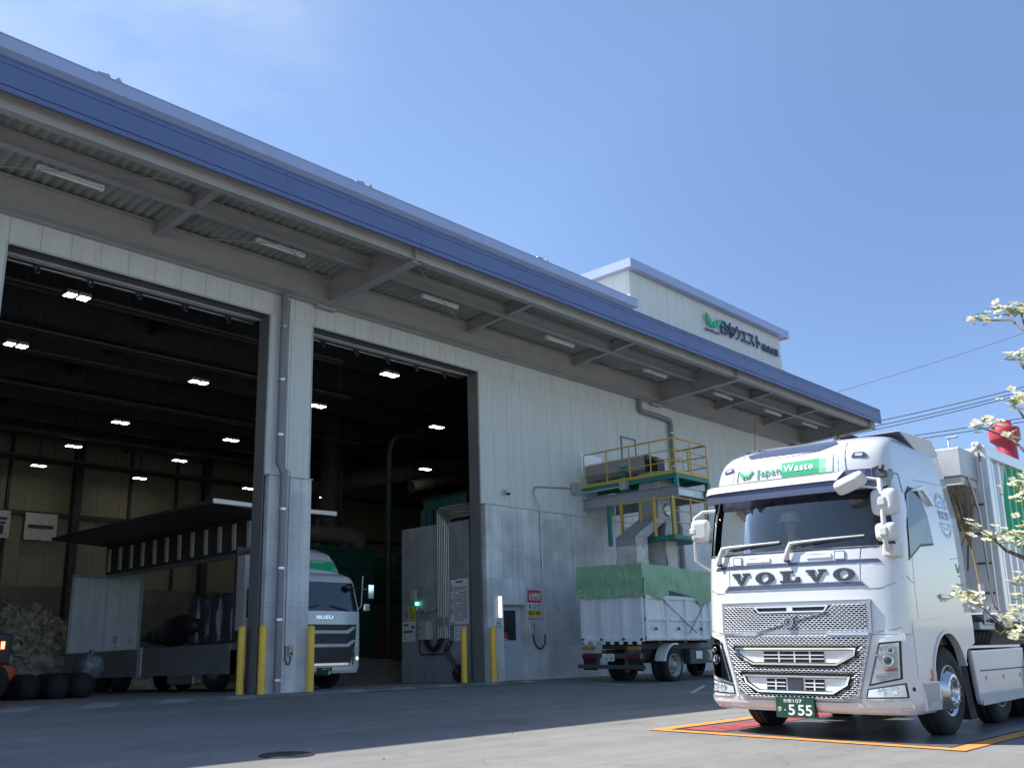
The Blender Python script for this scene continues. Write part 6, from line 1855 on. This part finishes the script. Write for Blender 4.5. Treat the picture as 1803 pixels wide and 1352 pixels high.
g = MB(); conform(g, [(-.22, .225), (.225, .225), (.225, .445), (-.22, .445)], CF, .055, .012, step=.6); pl = g.build('license_plate', 'plate_green', tu, **L)
f = lambda u, v, w: (CF.x(0, .45) - .06 - w, -u, v)
f0 = Front([(0, 9, CF.x(.22, .33)), (1, 9, CF.x(.22, .33))]).fn(.075)
g = MB(); g.box(CF.x(0, .45) - .07, CF.x(0, .45) - .058, -.225, .222, .223, .447); g.build('plate_sheet', 'plate_green', pl, **L)
f0 = lambda u, v, w: (CF.x(0, .45) - .071 - w, -u, v)
g = MB(); text_fit(g, '京都', f0, -.13, -.03, .385, .425, .008, .002); text_fit(g, '107', f0, -.015, .09, .385, .423, .008, .002)
text_fit(g, 'き', f0, -.20, -.155, .29, .34, .008, .002); g.flat([(-.115 + .008 * math.cos(t), .305 + .008 * math.sin(t)) for t in [k * PI / 4 for k in range(8)]], f0, .002)
text_fit(g, '5', f0, -.075, .0, .25, .365, .018, .002); text_fit(g, '55', f0, .035, .20, .25, .365, .018, .002); g.build('plate_numbers', 'sign_white', pl, **L)

# mirrors: pillar of two on the near corner with an overhead one, a single one on the far side
g = MB()
g.tube([(-1.08, -1.13, 2.02), (-1.36, -1.16, 2.03), (-1.42, -1.165, 2.10), (-1.42, -1.165, 2.80), (-1.30, -1.13, 2.86), (-1.0, -1.08, 2.88)], .024, 8)
g.tube([(-1.42, -1.165, 2.80), (-1.45, -1.0, 2.84), (-1.46, -.84, 2.86)], .016, 6); g.tube([(-1.42, -1.165, 2.70), (-1.45, -1.0, 2.74), (-1.46, -.90, 2.76)], .014, 6)
ma = g.build('mirror_arm', 'white_plain', tu, **L)
g = MB(); g.box(-1.30, -1.02, -1.20, -1.07, 1.96, 2.10); g.build('arm_base', 'white_plain', ma, bevel=.02, **L)
def mirror_shell(c, w, h, d, M):
    g = MB()
    prof = [(0, 1.0), (.25, 1.0), (.6, .97), (.85, .86), (1.0, .6)]
    n = 28
    vs = []
    for t, k in prof:
        for i in range(n):
            a = 2 * PI * i / n
            sx = math.copysign(abs(math.cos(a)) ** .45, math.cos(a)) * w / 2 * k; sz = math.copysign(abs(math.sin(a)) ** .45, math.sin(a)) * h / 2 * k
            vs.append(Vector(c) + M @ Vector((-t * d, sx, sz)))
    fs = [tuple(range(n)), tuple(range(5 * n - 1, 4 * n - 1, -1))]
    for j in range(4): fs += [(j * n + i, j * n + (i + 1) % n, (j + 1) * n + (i + 1) % n, (j + 1) * n + i) for i in range(n)]
    g.add(vs, fs[:2]); g.add(vs, fs[2:], True)
    return g
RZ = lambda a: Matrix.Rotation(rad(a), 3, 'Z')
for c, w, h in (((-1.33, -1.185, 2.555), .30, .30), ((-1.33, -1.175, 2.225), .24, .205)):
    m = mirror_shell(c, w, h, .11, RZ(-8)).build('mirror', 'white_plain', ma, **L)
    g = MB(); g.box(c[0] + .002, c[0] + .008, c[1] - w * .43, c[1] + w * .43, c[2] - h * .43, c[2] + h * .43); g.build('mirror_glass', 'mirror_face', m, **L)
    g = MB(); g.box(-1.47, -1.415, c[1] - .03, c[1] + .055, c[2] - .05, c[2] + .05); g.build('clamp', 'white_plain', m, bevel=.015, **L)
m = mirror_shell((-1.46, -.86, 2.80), .36, .17, .10, RZ(0) @ Matrix.Rotation(rad(-20), 3, 'X') @ Matrix.Rotation(rad(-35), 3, 'Y')).build('overhead_mirror', 'white_plain', ma, **L)
g = MB(); g.box(-1.44, -1.36, -1.24, -1.15, 2.82, 2.90); g.tube([(-1.42, -1.10, 2.82), (-1.42, -1.10, 2.93), (-1.40, -1.16, 2.95), (-1.40, -1.22, 2.93)], .016, 6); g.cyl((-1.44, -1.20, 2.9), (-1.40, -1.20, 2.95), .03, n=10); g.build('arm_joint', 'dark_steel', ma, bevel=.01, **L)
g = MB(); g.tube([(-.80, 1.12, 2.72), (-.95, 1.30, 2.70), (-1.0, 1.40, 2.62), (-1.0, 1.41, 2.50), (-1.0, 1.41, 2.08), (-.98, 1.36, 2.02), (-.85, 1.18, 1.88)], .022, 8); mb2 = g.build('mirror_arm', 'white_plain', tu, **L)
m = mirror_shell((-.94, 1.34, 2.455), .24, .30, .10, RZ(12)).build('mirror', 'white_plain', mb2, **L)
g = MB(); g.box(-1.06, -.97, 1.37, 1.45, 2.41, 2.49); g.build('clamp', 'white_plain', m, bevel=.015, **L)

# wind deflector over the door window
g = MB(); g.prism([(-.66, 2.74), (-.2, 2.86), (.16, 2.66), (.10, 2.64), (-.2, 2.80)], 'y', -1.20, -1.16); g.build('window_visor', 'white_paint', tu, bevel=.008, **L)
# wheels, chassis, side fairing
for s in (-1, 1):
    make_wheel(tu, (.02, s * 1.045, .49), s)
    make_wheel(tu, (2.05, s * .99, .49), s, steer=False)
    make_wheel(tu, (3.45, s * 1.0, .49), s, w=.5, steer=False)
    g = MB(); g.prism([(.86, .93), (3.0, .95), (3.0, .30), (1.05, .28), (1.0, .34)], 'y', s * 1.13, s * 1.19); fa = g.build('side_fairing', 'white_paint', tu, bevel=.02, seg=3, **L)
    g = MB(); g.box(1.10, 3.0, s * 1.19 - .004, s * 1.19 + .004, .675, .69); g.build('fairing_line', 'dark_steel', fa, **L)
    g = MB(); g.prism([(1.06, .272), (3.0, .295), (3.0, .34), (1.06, .33)], 'y', s * 1.185, s * 1.2); g.build('fairing_foot', 'alu_dull', fa, **L)
    g = MB()
    for x in (1.28, 1.98, 2.7): g.piece(); g.box(x, x + .045, s * 1.19 - .006, s * 1.19 + .006, .56, .62)
    g.build('side_reflector', 'lens_amber', fa, **L)
    g = MB(); g.box(.80, 3.0, s * 1.02 - .14, s * 1.02 + .14, .955, .985); g.build('deck_plate', 'alu', tu, **L)
g = MB(); g.prism([(.58, .94), (.62, .70), (.75, .30), (.80, .12), (1.05, .12), (.95, .35), (.82, .95)], 'y', -1.12, -.80); g.build('mud_flap', 'black_rubber', tu, **L)
g = MB(); g.box(-1.0, 4.3, -.45, -.35, .72, .98); g.box(-1.0, 4.3, .35, .45, .72, .98); g.box(-.9, .8, -.35, .35, .55, 1.0); g.box(-.12, .12, -.95, .95, .42, .56)
for x in (1.2, 2.6): g.box(x, x + .1, -.45, .45, .75, .95)
g.build('chassis', 'dark_steel', tu, **L)
g = MB()
for k in range(9): g.piece(); g.tube([(1.3 + k * .16, -.85, 1.0), (1.3 + k * .16, -.9, 1.12), (1.34 + k * .16, -.7, 1.2), (1.38 + k * .16, -.5, 1.12)], .05, 8)
g.build('coiled_hose', 'black_rubber', tu, **L)
g = MB(); g.prism([(2.4, .98), (3.9, .98), (3.6, 1.14), (2.7, 1.14)], 'y', -.45, .45); g.build('fifth_wheel', 'dark_steel', tu, **L)

# ------------------------------------------------------------------ trailer body behind the cab
tr_ = thing('container_trailer', 'white ribbed trailer body with green livery behind the large tractor', 'trailer', (12.2, 5.44, gz(5.44)), (math.atan(SL), 0, 0))
TX0, TX1, TW, TZ0, TZ1 = 2.20, 12.4, 1.22, 1.28, 3.68
g = MB(); g.box(TX0, TX1, -TW + .06, TW - .06, TZ0, TZ1 - .02); bx = g.build('body', 'white_paint', tr_, **L)
for s in (-1, 1):
    row = [(TX0 + .16, .06)]
    x = TX0 + .30
    while x < TX1 - .3:
        row += [(x, .06), (x + .05, 0), (x + .13, 0), (x + .18, .06)]; x += .30
    g = MB(); vs, fs = [], []
    for xx, d in row:
        for z in (TZ0 + .14, TZ1 - .16): vs.append((xx, s * (TW - d + .002), z))
    for i in range(len(row) - 1): fs.append((2 * i, 2 * i + 2, 2 * i + 3, 2 * i + 1))
    g.add(vs, fs); g.build('ribbed_side', 'white_paint', tr_, **L)
    # livery: the same folded profile a few millimetres proud
    g = MB(); vs, fs = [], []
    seg = [(xx, d) for xx, d in row if 2.88 < xx < 9.0]
    for xx, d in seg:
        zl = 1.9 if xx > 3.5 else (2.35 if xx > 3.2 else 2.5); zt = TZ1 - .17 if xx > 3.1 else 2.95
        if xx > 4.1: zl = 1.45
        for z in (zl, zt): vs.append((xx, s * (TW - d + .006), z))
    for i in range(len(seg) - 1): fs.append((2 * i, 2 * i + 2, 2 * i + 3, 2 * i + 1))
    g.add(vs, fs); g.build('green_livery', 'logo_green', tr_, **L)
    g = MB(); g.box(TX0, TX1, s * TW - .05, s * TW + .03, TZ1 - .16, TZ1); g.box(TX0, TX1, s * TW - .05, s * TW + .03, TZ0, TZ0 + .14); g.box(TX0, TX0 + .16, s * TW - .05, s * TW + .03, TZ0 + .14, TZ1 - .16); rl_ = g.build('side_rail', 'white_paint', tr_, bevel=.01, **L)
    g = MB()
    for x in (2.7, 3.35, 4.0, 4.65): g.piece(); g.cyl((x, s * (TW + .03), TZ1 - .08), (x, s * (TW + .036), TZ1 - .08), .028, n=12)
    g.build('rivet', 'dark_steel', rl_, **L)
g = MB()
for y in (-.75, -.25, .25, .75): g.piece(); g.box(TX0 - .07, TX0, y - .05, y + .05, TZ0, 3.2)
g.box(TX0 - .06, TX0, -TW, TW, TZ0, TZ0 + .12); g.build('front_post', 'white_paint', tr_, bevel=.01, **L)
g = MB(); g.box(1.52, TX0 - .01, -1.13, 1.13, 3.19, 3.58); hb_ = g.build('tarp_box', 'alu_dull', tr_, bevel=.012, **L)
g = MB(); g.box(1.56, TX0 - .02, -1.10, 1.10, 3.08, 3.185); g.build('box_foot', 'beige_panel', hb_, **L)
g = MB(); g.tube([(1.78, -1.12, 3.2), (1.82, -1.13, 3.1), (1.98, -1.15, 2.75), (2.02, -1.15, 2.4), (2.08, -1.15, 1.55), (2.12, -1.15, 1.47), (2.2, -1.15, 1.45)], .018, 8); g.build('grab_pipe', 'pipe_bare', tr_, **L)
g = MB()
for z in (1.65, 2.05, 2.45, 2.85): g.piece(); g.box(TX0 - .02, TX0 + .01, -1.16, -.98, z, z + .025)
g.build('ladder_rung', 'dark_steel', tr_, **L)
g = MB()
for a in range(8): g.ball((2.17 + .05 * math.cos(a), -1.16 + .04 * math.sin(a * 2.1), 3.66 + .05 * math.sin(a * 1.3)), .035, 6)
g.tube([(2.25, -1.2, 3.62), (2.22, -1.22, 3.52), (2.28, -1.22, 3.48), (2.31, -1.22, 3.54)], .02, 6); g.build('rope_hook', 'canvas', tr_, **L)
g = MB(); g.cyl((2.0, -1.05, 1.44), (2.0, -1.12, 1.44), .045, n=14); g.box(1.6, 2.2, -1.1, 1.1, 1.18, 1.28); g.box(1.75, 2.15, -1.12, -.9, 1.24, 1.38); g.build('coupling_panel', 'satin_grey', tr_, bevel=.01, **L)
g = MB(); g.tube([(1.5, -.98, 1.3), (1.62, -1.05, 1.33), (1.75, -1.08, 1.28), (1.9, -1.1, 1.31), (2.1, -1.1, 1.29)], .035, 8); g.build('air_hose', 'black_rubber', tr_, **L)
g = MB(); g.box(TX0, TX1, -.5, -.4, .95, TZ0); g.box(TX0, TX1, .4, .5, .95, TZ0); g.build('chassis', 'dark_steel', tr_, **L)
for x in (8.6, 9.9, 11.2):
    for s in (-1, 1): make_wheel(tr_, (x, s * .98, .49), s, w=.4, steer=False)

# bamboo broom tied to the front of the trailer
br_ = thing('broom', 'large bamboo twig broom strapped upside down between cab and trailer', 'broom', (12.2, 5.44, gz(5.44)), (math.atan(SL), 0, 0))
P0, P1 = Vector((1.86, -1.09, 1.72)), Vector((1.82, -1.02, 2.35))
g = MB(); g.tube([P0, P1 + Vector((0, 0, .2))], .016, 8); g.build('handle', 'bamboo', br_, **L)
g = MB(); br = random.Random(4)
for k in range(340):
    a, r = br.uniform(0, 2 * PI), br.random() ** .5
    b0 = P1 + Vector((r * .03 * math.cos(a), r * .03 * math.sin(a), br.uniform(-.06, .1)))
    h = br.uniform(.5, .82)
    tip = P1 + Vector((-.03 + r * .24 * math.cos(a), .055 + r * .21 * math.sin(a), h))
    mid = b0.lerp(tip, .5) + Vector((br.uniform(-.02, .02), br.uniform(-.02, .02), .03))
    g.tube([b0, mid, tip], [.0045, .0035, .0015], 4, False)
g.build('twigs', 'straw', br_, **L)
g = MB()
for t in (.02, .06, .10, .17): g.lathe([(.045 + t * .1, -.010), (.052 + t * .1, 0), (.045 + t * .1, .010)], P1 + Vector((0, .01 * t, t)), (0, .05, 1), 16)
g.build('binding', 'straw', br_, **L)
g = MB(); g.cyl(P0 + Vector((.02, -.01, -.42)), P0 + Vector((0, 0, .05)), .035, n=14); g.build('holder', 'white_plain', br_, **L)
g = MB(); g.tube([P1 + Vector((0, 0, .12)), (1.55, -.95, 2.2), (1.2, -.98, 2.1)], .012, 5); g.tube([P1 + Vector((0, 0, .1)), (1.85, -.95, 1.95)], .012, 5); g.build('strap', 'black_rubber', br_, **L)

# driver behind the windscreen
dv = thing('person', 'driver in white safety helmet and pale shirt at the wheel of the large tractor', 'person', (12.2, 5.49, gz(5.49)), (math.atan(SL), 0, 0))


def skin_body(name, joints, edges, m, parent, sub=2):
    me = bpy.data.meshes.new(name)
    me.from_pydata([j[0] for j in joints], edges, [])
    o = bpy.data.objects.new(name, me); COL.objects.link(o)
    sk = o.modifiers.new('skin', 'SKIN')
    o.modifiers.new('sub', 'SUBSURF').levels = sub
    o.modifiers['sub'].render_levels = sub
    for i, j in enumerate(joints):
        r = j[1]
        me.skin_vertices[0].data[i].radius = (r, r) if not isinstance(r, tuple) else r
    me.skin_vertices[0].data[0].use_root = True
    me.materials.append(MATS[m])
    o.parent = parent; WORLD[o.name] = WORLD[parent.name].copy()
    return o


DY = .60
# body: pelvis, spine, neck, head; arms to the wheel; thighs and shins
J = [((.02, DY, 1.80), (.15, .12)), ((.05, DY, 1.98), (.15, .11)), ((.07, DY, 2.16), (.17, .11)), ((.06, DY, 2.30), (.13, .09)), ((.03, DY, 2.38), .055), ((.0, DY, 2.48), (.072, .085)), ((-.015, DY, 2.56), (.075, .09)), ((-.01, DY, 2.63), (.05, .06)),
     ((.05, DY + .20, 2.25), .062), ((-.16, DY + .27, 2.05), .05), ((-.40, DY + .17, 2.10), .038), ((-.48, DY + .14, 2.13), .034),
     ((.05, DY - .20, 2.25), .062), ((-.18, DY - .30, 2.02), .05), ((-.36, DY - .30, 2.22), .038), ((-.40, DY - .29, 2.29), .034),
     ((-.1, DY + .10, 1.78), .085), ((-.40, DY + .13, 1.80), .07), ((-.52, DY + .13, 1.40), .05), ((-.1, DY - .10, 1.78), .085), ((-.40, DY - .13, 1.80), .07), ((-.52, DY - .13, 1.40), .05)]
E_ = [(0, 1), (1, 2), (2, 3), (3, 4), (4, 5), (5, 6), (6, 7), (2, 8), (8, 9), (9, 10), (10, 11), (2, 12), (12, 13), (13, 14), (14, 15), (0, 16), (16, 17), (17, 18), (0, 19), (19, 20), (20, 21)]
body = skin_body('body', J, E_, 'skin', dv)
# shirt follows trunk and upper arms
JS = [((.02, DY, 1.80), (.165, .135)), ((.05, DY, 1.98), (.165, .125)), ((.07, DY, 2.16), (.185, .125)), ((.06, DY, 2.30), (.14, .10)), ((.05, DY, 2.345), (.075, .07)),
      ((.05, DY + .20, 2.25), .075), ((-.16, DY + .27, 2.05), .062), ((-.34, DY + .19, 2.09), .05), ((.05, DY - .20, 2.25), .075), ((-.18, DY - .30, 2.02), .062), ((-.32, DY - .30, 2.17), .05)]
skin_body('shirt', JS, [(0, 1), (1, 2), (2, 3), (3, 4), (2, 5), (5, 6), (6, 7), (2, 8), (8, 9), (9, 10)], 'shirt', dv)
JT = [((.02, DY, 1.78), (.16, .13)), ((-.1, DY + .10, 1.78), .098), ((-.40, DY + .13, 1.80), .082), ((-.52, DY + .13, 1.36), .062), ((-.1, DY - .10, 1.78), .098), ((-.40, DY - .13, 1.80), .082), ((-.52, DY - .13, 1.36), .062)]
skin_body('trousers', JT, [(0, 1), (1, 2), (2, 3), (0, 4), (4, 5), (5, 6)], 'sign_navy', dv)
g = MB()
for s, hx, hy, hz in ((1, -.49, DY + .14, 2.13), (-1, -.40, DY - .29, 2.30)):
    for k in range(4):
        o = (k - 1.5) * .019
        Lf = (.062, .07, .066, .052)[k]
        g.tube([(hx, hy + o, hz + .005), (hx - .035, hy + o * 1.1, hz + .02), (hx - .035 - Lf * .5, hy + o * 1.1, hz + .005), (hx - .03 - Lf * .55, hy + o * 1.05, hz - .03)], [.010, .009, .0085, .007], 7)
    g.tube([(hx + .02, hy - s * .03, hz), (hx - .015, hy - s * .055, hz + .005), (hx - .045, hy - s * .06, hz - .005)], [.012, .010, .008], 7)
    g.ball((hx - .005, hy, hz), .04, 8, (1, 1.05, .5))
hands = g.build('hands', 'skin', body, **L)
g = MB(); g.ball((-.093, DY, 2.545), .018, 8, (1, .7, 1.1)); g.ball((-.0, DY + .084, 2.55), .025, 8, (.6, .35, 1)); g.ball((-.0, DY - .084, 2.55), .025, 8, (.6, .35, 1)); g.build('nose_and_ears', 'skin', body, **L)
g = MB(); g.ball((-.080, DY + .032, 2.578), .010, 8, (.5, 1, .6)); g.ball((-.080, DY - .032, 2.578), .010, 8, (.5, 1, .6)); g.build('eyes', 'sign_text', body, **L)
g = MB(); g.ball((-.082, DY, 2.503), .022, 8, (.4, 1, .25)); g.build('mouth', 'red_text', body, **L)
g = MB(); g.lathe([(.133, 0), (.137, .012), (.128, .035), (.115, .08), (.085, .12), (.045, .14), (0, .146)], (.0, DY, 2.595), (0, 0, 1), 32); g.lathe([(.13, -.004), (.162, -.010), (.165, -.004), (.13, .012)], (-.012, DY, 2.598), (0, 0, 1), 32)
for k in (-1, 0, 1): g.tube([(-.11, DY + k * .035, 2.68), (-.05, DY + k * .04, 2.735), (.05, DY + k * .04, 2.735), (.11, DY + k * .035, 2.68)], .010, 6)
hm = g.build('helmet', 'helmet_white', dv, **L)
g = MB(); leaf_logo(g, lambda u, v, w: (-.132 - w + max(0, v - 2.63) * .2, DY - u, v), -.025, .025, 2.62, 2.655, .004); g.build('helmet_mark', 'sign_text', hm, **L)
# ------------------------------------------------------------------ flowering dogwood at the right edge
FLW =  [(5.619, 1.5, 2.266), (5.723, 1.483, 2.306), (5.836, 1.427, 2.38), (5.842, 1.418, 2.355), (5.705, 1.316, 2.308), (5.658, 1.281, 2.279), (5.547, 1.342, 1.996), (5.479, 1.286, 1.983), (5.478, 1.353, 1.743), (5.419, 1.32, 1.747), (5.55, 1.396, 1.75), (5.526, 1.564, 1.658), (5.744, 1.546, 1.674), (5.741, 1.466, 1.612), (5.462, 1.411, 1.293), (5.451, 1.387, 1.309), (5.36, 1.375, 1.223), (5.29, 1.596, 1.096), (5.521, 1.593, 1.075), (5.648, 1.583, 1.045), (5.44, 1.432, 1.049), (5.531, 1.471, 1.005), (5.355, 1.389, 1.091), (5.518, 1.785, 0.778), (5.41, 1.684, 0.728), (5.417, 1.71, 0.743), (5.624, 1.52, 0.824), (5.545, 1.51, 0.747), (5.519, 1.56, 0.663), (5.415, 1.488, 0.658), (5.434, 1.549, 0.583), (5.312, 1.468, 0.567)]
TWG =  [[(5.616, 1.501, 2.253), (5.819, 1.471, 2.295), (5.794, 1.383, 2.269), (5.621, 1.286, 2.141)], [(5.824, 1.398, 2.313), (5.761, 1.363, 2.248), (5.621, 1.286, 2.141), (5.631, 1.179, 1.931)], [(5.709, 1.319, 2.302), (5.683, 1.3, 2.259), (5.648, 1.287, 2.186), (5.608, 1.278, 2.129)], [(5.519, 1.339, 1.967), (5.449, 1.298, 1.935), (5.368, 1.26, 1.874), (5.582, 1.188, 1.807)], [(5.568, 1.402, 1.739), (5.519, 1.362, 1.701), (5.529, 1.34, 1.648), (5.88, 1.304, 1.557)], [(5.56, 1.57, 1.645), (5.759, 1.563, 1.644), (5.739, 1.464, 1.579), (5.626, 1.392, 1.493), (5.769, 1.303, 1.396)], [(5.312, 1.598, 1.084), (5.525, 1.603, 1.059), (5.712, 1.59, 0.993), (5.578, 1.47, 0.933), (5.856, 1.394, 0.906)], [(5.495, 1.772, 0.769), (5.424, 1.657, 0.68), (5.453, 1.569, 0.571), (5.284, 1.444, 0.516), (5.598, 1.394, 0.448)], [(5.425, 1.391, 1.279), (5.396, 1.312, 1.218), (5.567, 1.281, 1.149)], [(5.459, 1.439, 1.037), (5.58, 1.4, 0.974), (5.839, 1.4, 0.92)], [(5.519, 1.56, 0.663), (5.31, 1.451, 0.591), (5.415, 1.404, 0.539)], [(5.614, 1.519, 0.81), (5.597, 1.44, 0.763), (5.72, 1.393, 0.71)], [(5.434, 1.549, 0.583), (5.306, 1.47, 0.542), (5.42, 1.41, 0.514)]]
tree = thing('dogwood_tree', 'flowering dogwood with creamy white blossoms reaching in from the right edge', 'tree', (5.5, .75, gz(.75)))
TR = [Vector(p) for p in ((5.5, .75, gz(.75) - .1), (5.52, .76, .0), (5.48, .80, .7), (5.53, .82, 1.5), (5.50, .84, 2.3), (5.56, .86, 3.1), (5.5, .8, 3.8))]
g = MB(); g.tube(TR, [.06, .05, .042, .036, .028, .02, .008], 10); trunk = g.build('trunk', 'bark', tree)
g = MB()


def on_trunk(z):
    for a, b in zip(TR, TR[1:]):
        if a.z <= z <= b.z: return a.lerp(b, (z - a.z) / (b.z - a.z))
    return TR[-1]


tr_r = random.Random(11)
for b in TWG:
    p = [Vector(q) for q in b]
    e = p[-1]; t = on_trunk(max(-.3, e.z - .35))
    mid = e.lerp(t, .5) + Vector((0, .03, -.02))
    pts = p + [mid, t]
    n = len(pts)
    g.tube(pts, [.0028 + .010 * (i / (n - 1)) ** 1.5 for i in range(n)], 6)
# limbs that stay outside the picture
extra = []
for k in range(46):
    z = .25 + k * .072; a = k * 2.4 + .4
    t = on_trunk(z)
    ln = tr_r.uniform(.45, 1.0) * (1.0 if z < 2.6 else .65)
    e = t + Vector((math.cos(a) * ln, math.sin(a) * ln, ln * tr_r.uniform(.25, .75)))
    lim = .185 if e.z < 2.0 else .10
    if e.y > lim * e.x: e.y = lim * e.x - tr_r.uniform(0, .35)
    m1 = t.lerp(e, .45) + Vector((tr_r.uniform(-.06, .06), tr_r.uniform(-.06, .03), -.05)); m2 = t.lerp(e, .75) + Vector((tr_r.uniform(-.04, .04), -.02, -.02))
    g.tube([t, m1, m2, e], [.012, .008, .005, .0025], 6); extra.append(e)
    for q in (m1, m2):
        for j in range(2):
            b2 = q + Vector((tr_r.gauss(0, .16), -abs(tr_r.gauss(0, .16)), tr_r.uniform(.08, .22)))
            if b2.y > (.185 if b2.z < 2.0 else .10) * b2.x: continue
            g.tube([q, q.lerp(b2, .5) + Vector((.01, 0, -.02)), b2], [.005, .0035, .002], 5, False); extra.append(b2)
g.build('branches', 'bark', tree)


def petal(mb, c, ax, up, L, W):
    """one cupped bract"""
    s = ax.cross(up).normalized()
    P = lambda l, w, h: c + ax * (l * L) + s * (w * W) + up * (h * L)
    vs = [P(0, 0, 0), P(.35, -.42, .12), P(.35, 0, .05), P(.35, .42, .12), P(.75, -.5, .26), P(.78, 0, .16), P(.75, .5, .26), P(1.0, -.2, .28), P(.95, 0, .22), P(1.0, .2, .28)]
    mb.add(vs, [(0, 1, 2), (0, 2, 3), (1, 4, 5, 2), (2, 5, 6, 3), (4, 7, 8, 5), (5, 8, 9, 6)], True)


gp_, gl_, ge = MB(), MB(), MB()
for i, c in enumerate([Vector(q) for q in FLW] + extra):
    for k in range(tr_r.choice((4, 5, 6))):
        o = c + Vector((tr_r.gauss(0, .030), tr_r.gauss(0, .030), tr_r.gauss(0, .020)))
        up = Vector((tr_r.gauss(0, .35), tr_r.gauss(-.1, .35), 1)).normalized()
        a0 = tr_r.uniform(0, PI)
        e1 = up.orthogonal().normalized(); e2 = up.cross(e1)
        sz = tr_r.uniform(.021, .033)
        for q in range(4):
            t = a0 + q * PI / 2 + tr_r.uniform(-.15, .15)
            petal(gp_, o, (e1 * math.cos(t) + e2 * math.sin(t)).normalized(), up, sz, sz * .95)
        ge.ball(o + up * .004, .006, 5)
    for k in range(tr_r.choice((5, 6, 8))):
        o = c + Vector((tr_r.gauss(0, .032), tr_r.gauss(0, .032), tr_r.uniform(-.04, .0)))
        t = tr_r.uniform(0, 2 * PI)
        petal(gl_, o, Vector((math.cos(t), math.sin(t), tr_r.uniform(-.5, .4))).normalized(), Vector((0, 0, 1)), tr_r.uniform(.032, .055), .022)
gp_.build('blossom', 'petal', tree); gl_.build('leaves', 'young_leaf', tree); ge.build('flower_centres', 'flower_eye', tree)

# ------------------------------------------------------------------ beyond the yard
cz = gz(17.2)
chm = thing('chimney', 'thick red steel chimney with wide collar beyond the trailer', 'chimney', (58, 15.2, cz))
g = MB(); g.lathe([(.52, 0), (.52, 11.2 - cz), (.50, 11.25 - cz)], (0, 0, 0), (0, 0, 1), 32); g.build('stack', 'chimney_red', chm, world=False)
g = MB(); g.lathe([(.52, 11.2 - cz), (.78, 11.45 - cz), (.80, 11.5 - cz), (.80, 12.05 - cz), (.76, 12.12 - cz), (.45, 12.2 - cz), (.42, 12.5 - cz), (.34, 12.55 - cz), (0, 12.55 - cz)], (0, 0, 0), (0, 0, 1), 32); g.build('collar', 'chimney_red', chm, world=False)
sl_ = thing('street_lamp', 'thin grey street lamp rising behind the roof of the trailer', 'street lamp', (57.2, 17.98, cz))
g = MB(); g.lathe([(.09, 0), (.05, 11.9 - cz), (0, 11.95 - cz)], (0, 0, 0), (0, 0, 1), 10); g.build('pole', 'alu_dull', sl_, world=False)
g = MB(); g.box(-.09, .09, -.55, .06, 11.9 - cz, 12.0 - cz); g.build('lamp_head', 'satin_grey', sl_, world=False, bevel=.03)


def pole(x, y, h, lb, arms=True):
    t = thing('utility_pole', lb, 'utility pole', (x, y, cz), group='utility poles beyond the yard')
    g = MB(); g.lathe([(.18, 0), (.12, h), (0, h)], (0, 0, 0), (0, 0, 1), 14); g.build('post', 'concrete', t, world=False)
    g = MB()
    for z in (h - .35, h - 1.0): g.box(-.06, .06, -.95, .95, z, z + .10)
    g.build('crossarm', 'alu_dull', t, world=False)
    g = MB()
    for z in (h - .25, h - .9):
        for q in (-.85, -.3, .3, .85): g.lathe([(.03, 0), (.07, .03), (.05, .08), (.07, .11), (.03, .18)], (0, q, z), (0, 0, 1), 10)
    g.build('insulator', 'white_plain', t, world=False)
    return t


pole(50.5, 21.3, 12.2 - cz, 'concrete utility pole top peeping over the large white cab')
pole(56.0, 4.0, 15.0 - cz, 'concrete utility pole hidden right of the chimney')
for i, (a, b, lb) in enumerate((((50.5, 20.45, 12.1), (56, 3.15, 15.0), 'uppermost black power line right of the canopy'), ((50.5, 21.0, 11.85), (56, 3.7, 14.75), 'second black power line from the top right of the canopy'), ((50.5, 21.6, 11.65), (56, 4.3, 14.55), 'third black power line from the top right of the canopy'),
                               ((50.5, 20.45, 11.15), (56, 3.15, 12.7), 'upper line of the lower pair crossing behind the chimney'), ((50.5, 21.0, 10.95), (56, 3.7, 12.5), 'lower line of the lower pair crossing behind the chimney'), ((48.0, 22.5, 13.3), (56, 2.0, 18.4), 'faint thin wire highest in the sky right of the canopy'))):
    A, B = Vector(a), Vector(b)
    g = MB(); g.tube([A.lerp(B, k / 16) - Vector((0, 0, 4 * .35 * (k / 16) * (1 - k / 16))) for k in range(17)], .022 if i < 5 else .010, 5)
    tag(g.build('power_line', 'cable'), lb, 'wire', 'overhead wires')

# scraps and grit blown over the yard
g = MB(); lr = random.Random(21)
for k in range(260):
    x, y = lr.uniform(3, 24), lr.uniform(1.5, 17)
    if 10.6 < x and 3.6 < y < 7.4: continue
    w = lr.uniform(.006, .022); a = lr.uniform(0, 6.3)
    c, s_ = math.cos(a) * w, math.sin(a) * w
    z = gz(y)
    g.add([(x - c, y - s_, z + .001), (x + s_ * .6, y - c * .6, z + .002), (x + c, y + s_, z + .004), (x - s_ * .5, y + c * .5, z + w * .6)], [(0, 1, 2), (0, 2, 3), (0, 3, 1), (1, 3, 2)])
tag(g.build('litter', 'worn_marking'), 'pale scraps and grit scattered over the asphalt yard', 'litter', kind='stuff')
